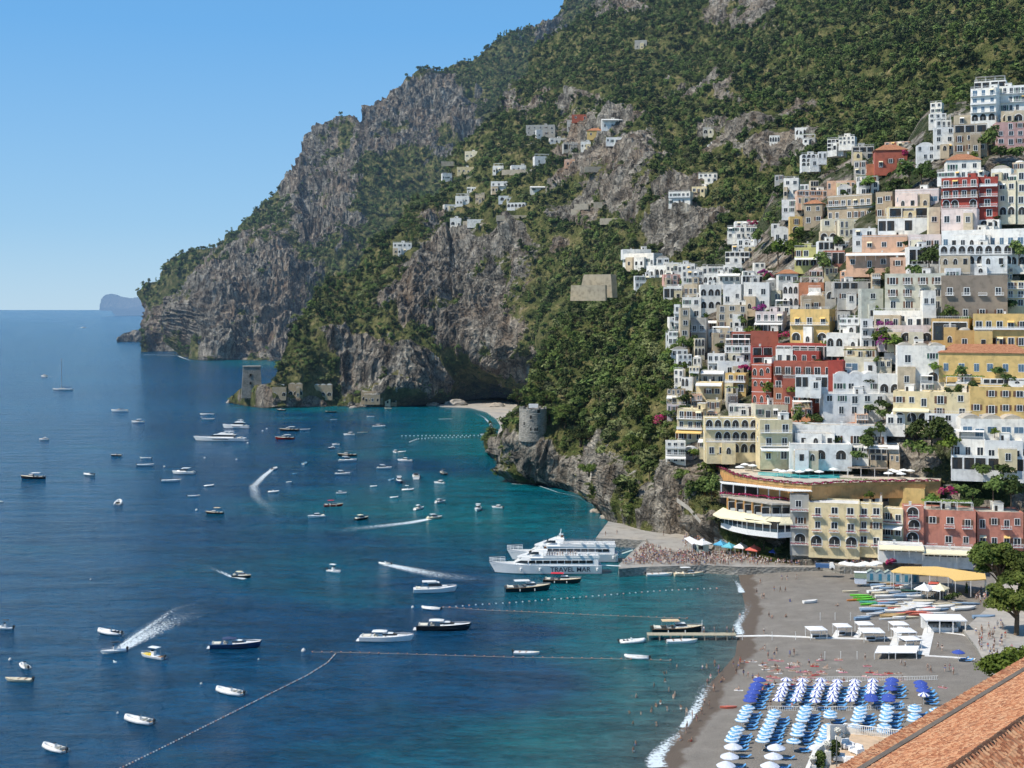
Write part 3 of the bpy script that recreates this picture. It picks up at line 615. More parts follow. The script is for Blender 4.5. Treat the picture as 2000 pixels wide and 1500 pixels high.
for _a in ('white', 'cream', 'yellow'): _m = MB().mat(M_AWN[_a]); _m.add([(-.5, 0, .25), (.5, 0, .25), (.5, -1.1, -.25), (-.5, -1.1, -.25), (-.5, 0, .2), (.5, 0, .2), (.5, -1.1, -.42), (-.5, -1.1, -.42)], [(0, 3, 2, 1), (4, 5, 6, 7), (3, 7, 6, 2), (0, 4, 7, 3), (1, 2, 6, 5)]); AWNM.append(_m.mesh('window_awning'))
def balcony_mesh(w, kind, flowers):
    key = (round(w), kind, flowers)
    if key in _BC: return _BC[key], key[0]
    w = max(1, round(w)); m = MB().mat(M_WHITE if kind != 'i' else M_ROOFG); m.box(-w/2, w/2, -1.15, 0, -.16, 0)
    m.mat(M_IRON if kind == 'i' else M_WHITE)
    m.box(-w/2, w/2, -1.15, -1.08, .9, .98)
    for x in np.arange(-w/2, w/2+.01, .3): m.box(x-.03, x+.03, -1.14, -1.09, 0, .9)
    if kind == 's': m.box(-w/2, w/2, -1.13, -1.06, 0, .62)
    for s in (-w/2, w/2-.06): m.box(s, s+.06, -1.1, 0, .9, .98); m.box(s, s+.05, -.6, -.55, 0, .9)
    if w > 3:
        m.mat(M_WHITE)
        for s in (-w/2+.2, w/2-.3): m.xprism([(s, -.16), (s+.12, -.16), (s+.12, -.5), (s, -.5)], -.5, 0)
    _BC[key] = m.mesh('balcony'); return _BC[key], w
_FB = {}
def flower_mesh(w, mat):
    k = (max(1, round(w)), mat.name)
    if k not in _FB:
        n = k[0]; C = [((x, -1.25, .35+.1*math.sin(x*5)), .42, .25, .22) for x in np.arange(-n/2+.3, n/2, .55)]
        V1 = leaf_cloud(C, int(40*n), .1, 3); me = leaf_mesh('flower_box', V1, mat); me.materials.append(LEAF)
        r = np.random.default_rng(1); me.polygons.foreach_set('material_index', (r.random(len(me.polygons)) < .28).astype(np.int32)); _FB[k] = me
    return _FB[k]
def parasol_mesh(): pass
LANDMARKS = []; HREC = []
ORIG = {1: (1300, 100), 2: (1300, 575), 8: (700, 150), 0: (0, 0)}
COLN = {'white': 'white', 'cool': 'bluish white', 'cream': 'cream', 'yellow': 'yellow', 'pale': 'pale yellow', 'ochre': 'ochre', 'orange': 'orange', 'peach': 'peach', 'pink': 'pink', 'palepink': 'pale pink', 'rose': 'salmon pink', 'red': 'dark red', 'brick': 'brick red', 'tan': 'tan stone', 'brown': 'grey brown', 'greygreen': 'grey green', 'grey': 'grey stone', 'lime': 'lime yellow', 'terra': 'terracotta', 'sand': 'sand coloured'}
def house(crop, x0, y0, x1, y1, col, rows, cols, st='', label=None, yaw=None, dd=0, T=None, win='r', name=None, lay='C', ext=3.2, cat=None, roofc=None, dset=None):
    ox, oy = ORIG[crop]; k = .35 if crop else 1.0
    x0, x1, y0, y1 = ox+x0*k, ox+x1*k, oy+y0*k, oy+y1*k
    D = {'C': C_D, 'B': B_D}[lay]; xm = (x0+x1)/2; d = D(xm, y1)-(4 if lay == 'C' else 1.5)+dd
    if lay == 'B' and ext < 8: d = (surf_d('near_ridge', xm, y1) or d)+2+dd
    if lay == 'C' and xm < 1440: d = min(d, (surf_d('town_hill', xm, y1, 7) or d)-1)
    d = dset or d; s = d/F
    w, h = (x1-x0)*s, (y1-y0)*s; p = P(xm, y1, d)
    r = random.Random(int(x0*7+y0*13)); face = -math.degrees(math.atan2(p.x, p.y))
    if yaw is None: yaw = face+r.uniform(-14, 12)
    th = R(yaw); T = T or min(11, max(5, w*.7))
    rel = th-R(face); wf = max(2.5, (w-T*abs(math.sin(rel)))/math.cos(rel))
    HOUSES_PX.append((x0, y0, x1, y1, d)); HREC.append([x0, y0, x1, y1])
    t = thing(name or 'house', label, cat or 'house', p, th)
    hw = wf/2; wm = wall_mat(col); tiled = 't' in st; par = 0 if tiled else .45
    m = MB().mat(wm); sh = -T*math.sin(rel)/2*0
    m.box(-hw, hw, 0, T, -ext, h-par)
    if not tiled:
        m.box(-hw, hw, 0, .22, h-par, h); m.box(-hw, hw, T-.22, T, h-par, h); m.box(-hw, -hw+.22, .22, T-.22, h-par, h); m.box(hw-.22, hw, .22, T-.22, h-par, h)
    if 'c' in st:
        m.mat(M_WHITE); fh0 = h/rows
        for q in range(rows): m.box(-hw-.08, hw+.08, -.08, 0, fh0*(q+1)-.62, fh0*(q+1)-.44)
    if 'q' in st:
        m.mat(M_WHITE)
        for sx_ in (-hw-.06, hw-.5): m.box(sx_, sx_+.56, -.07, 0, 0, h-.4)
    m.obj('wall', t)
    if tiled:
        m = MB().mat(m_tile()); e = .45; rh = min(3.2, T*.28); z = h; i_ = min(T/2, hw)*.9
        a = [(-hw-e, -e, z), (hw+e, -e, z), (hw+e, T+e, z), (-hw-e, T+e, z), (-hw+i_, T/2, z+rh), (hw-i_, T/2, z+rh)]
        m.add(a, [(0, 1, 5, 4), (1, 2, 5), (2, 3, 4, 5), (3, 0, 4), (3, 2, 1, 0)]); m.add([(x, y, z-.18 if q < 4 else z+rh-.3) for q, (x, y, z_) in enumerate(a)][:4]+[(x, y, z_) for x, y, z_ in a[:4]], [(0, 1, 5, 4), (1, 2, 6, 5), (2, 3, 7, 6), (3, 0, 4, 7)])
        ro = m.obj('roof', t); m = MB().mat(wm); m.box(hw*.3, hw*.3+.8, T*.6, T*.6+.6, h, h+rh+1.1); m.mat(M_ROOFG); m.box(hw*.3-.1, hw*.3+.9, T*.6-.1, T*.6+.7, h+rh+1.1, h+rh+1.25); m.obj('chimney', ro)
    else:
        m = MB().mat({'w': M_ROOFW, 'g': M_ROOFG, 't': stucco('cotto_floor', (.42, .24, .16))}[roofc or ('g' if r.random() < .4 else 'w')])
        m.box(-hw+.22, hw-.22, .22, T-.22, h-par, h-par+.03)
        if 'D' in st:
            rr = min(hw, T/2)*.8; m.lathe([(rr, h-par), (rr, h), (rr*.85, h+rr*.25), (rr*.6, h+rr*.4), (rr*.3, h+rr*.47), (.05, h+rr*.5)], 14, 0, T/2)
        if 'V' in st:
            n = max(1, round(wf/6)); bw_ = (2*hw-.6)/n
            for q in range(n):
                cx = -hw+.3+bw_*(q+.5); g = [(bw_*.48*math.cos(math.pi*i/8), bw_*.26*math.sin(math.pi*i/8)) for i in range(9)]
                m.xprism([(cx+a, h-par+.05+b) for a, b in g], .3, T-.3)
        ro = m.obj('roof', t)
        if r.random() < .55 and w > 6:
            q = r.uniform(-hw*.6, hw*.4); m = MB().mat(M_ROOFW if r.random() < .6 else wm); m.box(q, q+.7, T*.55, T*.55+.6, h-par, h+.8); m.box(q-.1, q+.8, T*.55-.1, T*.55+.7, h+.8, h+.9); m.obj('chimney', ro)
        if w > 9 and 'T' not in st and 'D' not in st and r.random() < .6:      # stair hut on the terrace
            q = r.uniform(-hw*.5, hw*.5); m = MB().mat(wall_mat('white' if r.random() < .7 else col)); m.box(q, q+3, T*.5, T*.95, h-par, h+1.9); m.mat(M_ROOFW); m.box(q-.15, q+3.15, T*.5-.15, T*.95+.15, h+1.9, h+2.05); m.mat(M_DARK); m.box(q+.4, q+1.2, T*.5-.04, T*.5, h-par, h+1.2); m.obj('stair_hut', ro)
    fh = h/rows; cw = 2*hw/cols
    arche = [('A' in st) or ('a' in st and q == 0) or ('m' in st and q == rows//2) for q in range(rows)]
    if 'x' not in st:
        for q in range(rows):
            z = fh*q+fh*.12
            for c in range(cols):
                if r.random() < .06 and cols > 2: continue
                cx = -hw+cw*(c+.5)+r.uniform(-.06, .06)*cw
                if arche[q]: key, ww, wh = 'a', min(cw*.74, fh*.85, 3.2), min(fh*.78, 3.0); 
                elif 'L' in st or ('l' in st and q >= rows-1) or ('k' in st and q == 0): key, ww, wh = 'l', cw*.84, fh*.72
                else:
                    key = win if win != 'r' else r.choice('rrrrs' if col in ('white', 'cool', 'cream') else 'rrn')
                    ww = min(1.7, cw*.5)*r.uniform(.82, 1.15); door = 'b' in st or r.random() < .3; wh = min(2.5, fh*.68) if door else min(1.9, fh*.52)
                    if not door: z = fh*q+fh*.3
                    else: z = fh*q+fh*.1
                if 'B' in st and not arche[q]: key, ww = 'b', cw*.7
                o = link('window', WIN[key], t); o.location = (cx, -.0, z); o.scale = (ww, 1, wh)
                if key not in 'al' and w > 7 and r.random() < .1:
                    aw = link('window_awning', AWNM[r.randrange(3)], t); aw.location = (cx, 0, z+wh); aw.scale = (ww*1.25, 1, 1)
        sc_ = max(1, int(T/4.5))
        if T > 6:
            for q in range(rows):
                for c in range(sc_):
                    if r.random() < .35: continue
                    sg = 1 if rel < 0 else -1
                    o = link('window', WIN['r'], t); o.location = (sg*hw, T*(c+.5)/sc_, fh*q+fh*.3); o.rotation_euler = (0, 0, sg*math.pi/2); o.scale = (1.0, 1, min(1.6, fh*.45))
    if w > 8.5 and rows <= 4 and not set(st) & set('xfkWwytj') and r.random() < .75:     # lower volume stepping out from the front
        for _ in range(2 if w > 18 else 1):
            aw_ = 2*hw*r.uniform(.22, .5); ax = r.uniform(-hw, hw-aw_); ap = r.uniform(1.8, 3.6); k_ = 1 if rows < 3 else r.choice([1, 1, 2]); ah = fh*k_*r.uniform(.85, 1.0)*(1 if rows > 1 else .7)
            m = MB().mat(wm if r.random() < .5 else wall_mat(r.choice(['white', 'cream', 'pale', 'sand']))); m.box(ax, ax+aw_, -ap, 0, -ext, ah); m.mat(M_ROOFG); m.box(ax+.15, ax+aw_-.15, -ap+.15, 0, ah, ah+.04); m.mat(M_WHITE)
            m.box(ax, ax+aw_, -ap, -ap+.1, ah+.85, ah+.95)
            for x_ in np.arange(ax, ax+aw_, .45): m.box(x_, x_+.07, -ap, -ap+.08, ah, ah+.9)
            an = m.obj('annex', t)
            for c in range(max(1, int(aw_/3))): o = link('window', WIN[r.choice('lra')], an); o.location = (ax+aw_*(c+.5)/max(1, int(aw_/3)), -ap, .3); o.scale = (1.5, 1, min(2.2, ah*.7))
    if 'b' in st or 'f' in st:
        for q in range(0 if ('f' in st and 'k' not in st) else 1, rows):
            if 'j' in st:
                for c in range(cols):
                    if r.random() < .2: continue
                    cx = -hw+cw*(c+.5); me, bw_ = balcony_mesh(min(cw*.85, 3), 'i' if 'i' in st else 'w', 0); o = link('balcony', me, t); o.location = (cx, 0, fh*q+fh*.08)
                    if 'f' in st: fb = link('flower_box', flower_mesh(bw_, FLOWER), o)
            else:
                me, bw_ = balcony_mesh(2*hw*.96, 'i' if 'i' in st else ('s' if r.random() < .4 else 'w'), 0); o = link('balcony', me, t); o.location = (0, 0, fh*q+fh*.06); o.scale = (2*hw*.98/bw_, 1, 1)
                if 'f' in st: fb = link('flower_box', flower_mesh(bw_, FLOWER), o)
    if 'T' in st or 'R' in st:      # roof terrace: railing
        m = MB().mat(M_WHITE); 
        for x in np.arange(-hw, hw+.01, max(.6, 2*hw/40)): m.box(x-.03, x+.03, .05, .11, h, h+.8)
        m.box(-hw, hw, .04, .12, h+.8, h+.88); m.obj('railing', ro if not tiled else t)
    if 'T' in st or 'g' in st:      # pergola on the terrace
        m = MB().mat(M_WHITE); gx0, gx1 = (-hw*.9, hw*.9)
        for x in np.linspace(gx0, gx1, max(2, int(wf/3.5))):
            m.box(x-.09, x+.09, .5, .68, h-par, h+2.3); m.box(x-.09, x+.09, T*.6, T*.6+.18, h-par, h+2.3)
        if 'g' in st:
            for y in np.arange(.4, T*.65, .8): m.box(gx0, gx1, y, y+.1, h+2.3, h+2.4)
        else: m.mat(M_AWN['white']); m.add([(gx0-.2, .3, h+2.3), (gx1+.2, .3, h+2.3), (gx1+.2, T*.65, h+2.75), (gx0-.2, T*.65, h+2.75), (gx0-.2, .3, h+2.36), (gx1+.2, .3, h+2.36), (gx1+.2, T*.65, h+2.81), (gx0-.2, T*.65, h+2.81)], [(0, 3, 2, 1), (4, 5, 6, 7), (0, 1, 5, 4), (1, 2, 6, 5), (2, 3, 7, 6), (3, 0, 4, 7)])
        pg = m.obj('pergola', t)
        if 'g' in st: link('vine', leaf_mesh('vine', leaf_cloud([((x, T*.3, h+2.5), 1.2, T*.25, .25) for x in np.arange(gx0, gx1, 1.6)], int(60*wf), .16, 5), LEAFB), pg)
    if 'w' in st or 'W' in st or 'y' in st:
        am = M_AWN['yellow' if 'y' in st else 'cream' if 'W' in st else 'white']; zz = fh*(rows-.15) if 'o' in st else fh*.95
        m = MB().mat(am); ow = 2.6
        m.add([(-hw, 0, zz), (hw, 0, zz), (hw, -ow, zz-.75), (-hw, -ow, zz-.75), (-hw, 0, zz-.07), (hw, 0, zz-.07), (hw, -ow, zz-.82), (-hw, -ow, zz-.82), (-hw, -ow-.02, zz-1.1), (hw, -ow-.02, zz-1.1)], [(0, 3, 2, 1), (4, 5, 6, 7), (3, 7, 6, 2), (0, 4, 7, 3), (1, 2, 6, 5), (3, 8, 9, 2)])
        m.mat(M_WHITE)
        for x in np.linspace(-hw+.1, hw-.1, max(2, int(wf/3))): m.box(x-.04, x+.04, -ow, -ow+.08, zz-3.1, zz-.8)
        m.obj('awning', t)
    HD[t.name] = (COLN[col], rows, st, xm, (y0+y1)/2, w); return t

HD = {}
def LM(crop, x, y, phrase): ox, oy = ORIG[crop]; k = .35 if crop else 1; LANDMARKS.append((ox+x*k, oy+y*k, phrase))
H1 = [  # crop-1 coordinates: x0 y0 x1 y1 colour rows cols style extra
 (1695, 205, 1850, 392, 'white', 4, 3, 'abR', dict(label='tall white grand hotel block at the top of the town with blue arched ground floor', name='hotel_building', win='b', cat='hotel')),
 (1845, 192, 2010, 335, 'white', 3, 5, 'b', dict(label='long white hotel wing with black framed windows at the very top of the town', name='hotel_building', cat='hotel')),
 (1722, 165, 1900, 215, 'white', 1, 4, 'LT', dict(label='open white rooftop pavilion crowning the hilltop hotel', name='pavilion', dd=8, cat='pavilion')),
 (1840, 395, 2010, 525, 'pink', 3, 3, 'i', dict(label='pink villa with balconies below the white hilltop hotel', name='villa')),
 (1875, 332, 1998, 397, 'sand', 1, 2, 'a', dict(label='sand coloured upper storey with an arched window behind the pink villa')),
 (1612, 405, 1792, 562, 'tan', 3, 3, 'l', dict(label='weathered tan stone house with a loggia beneath the white hilltop hotel')),
 (1612, 357, 1702, 407, 'sand', 1, 1, '', dict(label='small sand coloured house on the tan stone house')),
 (1497, 425, 1615, 562, 'cool', 3, 2, 'R', dict(label='tall white tower house with a square roof terrace beside the tan stone house')),
 (1505, 383, 1600, 428, 'white', 1, 3, 'T', {}),
 (1470, 347, 1565, 402, 'white', 2, 3, '', {}), (1472, 287, 1545, 348, 'white', 2, 2, 'R', {}),
 (1400, 525, 1502, 612, 'cool', 2, 3, 'V', dict(label='small white vaulted house with round chimneys beside the brick red villa')),
 (1165, 550, 1352, 655, 'brick', 1, 3, 't', dict(label='brick red villa with a brown tiled roof and two white framed windows', name='villa', win='r')),
 (1122, 628, 1240, 692, 'terra', 1, 1, '', dict(label='low terracotta wing in front of the brick red villa')),
 (1040, 530, 1163, 602, 'grey', 2, 3, 'LR', {}), (1045, 610, 1125, 692, 'grey', 2, 2, '', {}), (1215, 505, 1365, 535, 'peach', 1, 4, '', dict(dd=8)),
 (895, 490, 1000, 555, 'white', 3, 4, 'RL', {}), (960, 475, 1060, 520, 'white', 2, 4, 'R', {}), (755, 575, 870, 642, 'cool', 3, 4, 'AR', {}), (850, 560, 900, 600, 'cool', 1, 2, '', {}),
 (1565, 605, 1762, 672, 'white', 1, 3, 't', dict(label='white chapel-like house with a bright orange tiled roof above the dark red hotel')),
 (1505, 668, 1785, 706, 'cool', 1, 8, 'R', dict(label='glazed white roof terrace on top of the dark red hotel', name='roof_terrace', cat='terrace', dd=1)),
 (1530, 704, 1752, 996, 'red', 5, 4, 'bm', dict(label='tall dark red hotel with white balconies and three arches in the upper town', name='hotel_building', yaw=-30, T=9, cat='hotel')),
 (1750, 700, 1852, 925, 'red', 4, 1, 'b', dict(label='narrow dark red wing with one white balcony joined to the dark red hotel', name='hotel_wing', dd=-3, yaw=-22)),
 (1535, 880, 1738, 962, 'palepink', 1, 3, 'b', dict(label='pale pink lower floor jutting from the foot of the dark red hotel', dd=-7, yaw=-30, T=5)),
 (1812, 655, 1932, 722, 'white', 1, 2, 'V', {}), (1852, 722, 1957, 920, 'cream', 3, 2, 'a', {}), (1930, 620, 2010, 660, 'sand', 1, 2, 'D', {}), (1960, 655, 2010, 920, 'cream', 4, 1, 'a', {}), (1910, 690, 1990, 740, 'white', 1, 2, 'V', {}),
 (1275, 768, 1528, 868, 'palepink', 1, 4, 'Bc', dict(label='pale pink house with large slanted white windows beside the dark red hotel')),
 (1240, 866, 1472, 935, 'pale', 1, 3, 'L', dict(label='pale yellow house with deep dark loggias under the pale pink house')),
 (1465, 870, 1535, 985, 'cream', 1, 1, '', {}), (1182, 932, 1480, 1010, 'cool', 1, 6, 'kR', dict(label='long white terrace house with iron railings below the pale yellow loggias')),
 (1165, 785, 1272, 925, 'tan', 2, 2, '', dict(label='tan side block at the inland end of the ruined palazzo')),
 (882, 800, 1170, 935, 'tan', 2, 7, 'bjc', dict(label='long weathered tan palazzo with a row of seven tall windows', name='palazzo', yaw=-42, T=8)),
 (655, 707, 745, 812, 'white', 2, 2, 'R', {}), (745, 742, 803, 782, 'white', 1, 2, '', {}), (645, 827, 812, 907, 'cool', 2, 4, 'R', {}), (730, 775, 912, 850, 'peach', 2, 5, 'c', {}),
 (900, 722, 1060, 770, 'peach', 1, 6, '', {}), (960, 755, 1042, 805, 'white', 1, 2, 'V', {}), (1060, 697, 1120, 730, 'white', 1, 2, '', {}), (605, 690, 660, 725, 'grey', 1, 2, '', {}),
 (765, 850, 882, 962, 'tan', 2, 2, 't', dict(label='tan stone tower house with a brown roof beyond the long tan palazzo')), (690, 922, 768, 1018, 'yellow', 2, 1, 'a', dict(label='narrow yellow house with an arched doorway below the tan tower house')),
 (345, 980, 510, 1045, 'white', 2, 5, 'R', {}), (385, 948, 540, 985, 'white', 1, 4, 'f', {}), (330, 1118, 470, 1180, 'white', 2, 5, 'L', {}), (370, 1082, 505, 1120, 'white', 1, 4, '', {}), (400, 1048, 505, 1085, 'white', 1, 3, '', {}), (490, 1018, 535, 1055, 'white', 1, 1, '', {}),
 (590, 962, 637, 1000, 'white', 1, 1, '', {}), (605, 992, 690, 1058, 'white', 1, 2, 'V', {}), (720, 1095, 845, 1203, 'lime', 2, 3, 'aRw', dict(label='lime yellow villa with arches and a white awning')), (740, 1070, 825, 1098, 'lime', 1, 2, 'L', {}),
 (870, 935, 1100, 985, 'cream', 1, 4, '', {}), (965, 940, 1055, 1035, 'cream', 2, 3, '', {}), (860, 1005, 960, 1060, 'sand', 1, 2, 'a', {}), (848, 1058, 1040, 1112, 'cool', 1, 6, 'bL', {}), (1035, 988, 1178, 1100, 'cool', 2, 2, '', {}), (850, 1100, 890, 1175, 'cool', 2, 1, '', {}),
 (1098, 1025, 1345, 1120, 'peach', 1, 3, 'c', dict(label='broad peach house with three white framed balcony windows in the middle of town', win='r')),
 (885, 1112, 1005, 1195, 'rose', 1, 3, 'L', dict(label='salmon pink house with glazed loggia beside the broad peach house')),
 (1005, 1122, 1345, 1215, 'peach', 1, 4, 'w', dict(label='low peach house with white awnings below the broad peach house')), (1250, 1150, 1345, 1215, 'peach', 1, 1, '', {}),
 (1355, 1022, 1535, 1110, 'palepink', 1, 4, '', {}), (1350, 1090, 1535, 1200, 'white', 1, 4, 'bL', {}),
 (1530, 995, 2010, 1090, 'cool', 1, 9, 'b', dict(label='long bluish white hotel with a row of dark windows across the upper town', name='hotel_building', win='b', cat='hotel')),
 (1532, 1080, 1925, 1195, 'cool', 2, 8, 'Ab', dict(label='arcaded lower storeys of the long bluish white hotel', name='hotel_wing', dd=-4, cat='hotel')), (1920, 1090, 2010, 1195, 'white', 2, 2, 'a', {}),
 (1645, 1185, 1872, 1245, 'white', 1, 3, 'D', dict(label='white house with a shallow white dome above the grey brown palazzo')), (1560, 1210, 1650, 1340, 'cool', 2, 1, '', {}),
 (1222, 1240, 1562, 1440, 'greygreen', 3, 4, 'bj', dict(label='large grey green apartment house with dark glazed middle floor', T=11)),
 (1085, 1325, 1222, 1482, 'greygreen', 2, 1, '', dict(label='narrow grey green wing of the large grey green apartment house', dd=-3)),
 (1430, 1335, 1515, 1440, 'white', 1, 2, '', dict(dd=-6)),
 (1545, 1250, 1900, 1492, 'brown', 2, 4, 'bjR', dict(label='big grey brown palazzo with white framed windows near the yellow hotels', name='palazzo', T=12)),
 (1900, 1280, 2010, 1425, 'pale', 3, 2, 'b', {}),
 (935, 1285, 1220, 1330, 'grey', 1, 6, 'kR', dict(label='grey terrace restaurant building with a row of white parasols on its roof', name='restaurant_building', cat='restaurant')),
 (960, 1330, 1085, 1400, 'grey', 1, 2, '', {}), (885, 1285, 960, 1395, 'grey', 1, 1, 'A', dict(label='grey stone gateway with one dark arch beside the terrace restaurant')),
 (650, 1295, 745, 1425, 'cool', 2, 3, 'AR', dict(label='white house with blue rimmed arches on two floors')), (742, 1290, 885, 1372, 'terra', 1, 1, 'g', dict(label='orange terracotta house with a vine roof beside the blue arched house')),
 (625, 1240, 745, 1295, 'white', 1, 3, 't', {}), (760, 1368, 925, 1445, 'tan', 1, 1, 'R', dict(label='tan stone tower rising behind the ochre arcaded house')),
 (430, 1290, 585, 1440, 'cool', 2, 2, '', {}), (425, 1250, 545, 1292, 'cool', 1, 6, 'L', {}), (313, 1300, 430, 1410, 'cool', 1, 2, '', {}), (190, 1302, 315, 1442, 'white', 2, 3, 'AR', dict(label='white house with two rows of open arches at the seaward side of town')),
 (90, 1372, 200, 1485, 'white', 2, 2, 'R', {}), (430, 1225, 600, 1262, 'white', 1, 5, '', {}), (0, 1310, 95, 1370, 'white', 1, 3, 'LR', {}), (0, 1245, 70, 1310, 'pink', 2, 2, '', {}),
 (60, 1185, 170, 1235, 'white', 1, 4, '', {}), (90, 1225, 210, 1295, 'white', 2, 4, 'V', {}), (200, 1200, 330, 1245, 'white', 1, 4, 'R', {}), (205, 1240, 320, 1300, 'cool', 1, 4, 'A', {}), (320, 1195, 430, 1240, 'white', 1, 3, 'V', {}), (285, 1240, 425, 1300, 'white', 1, 4, 'w', {}), (0, 1180, 75, 1240, 'white', 1, 3, '', {}),
 (0, 1235, 60, 1250, 'white', 1, 2, '', {}), (490, 1180, 560, 1215, 'white', 1, 2, '', {}),
]
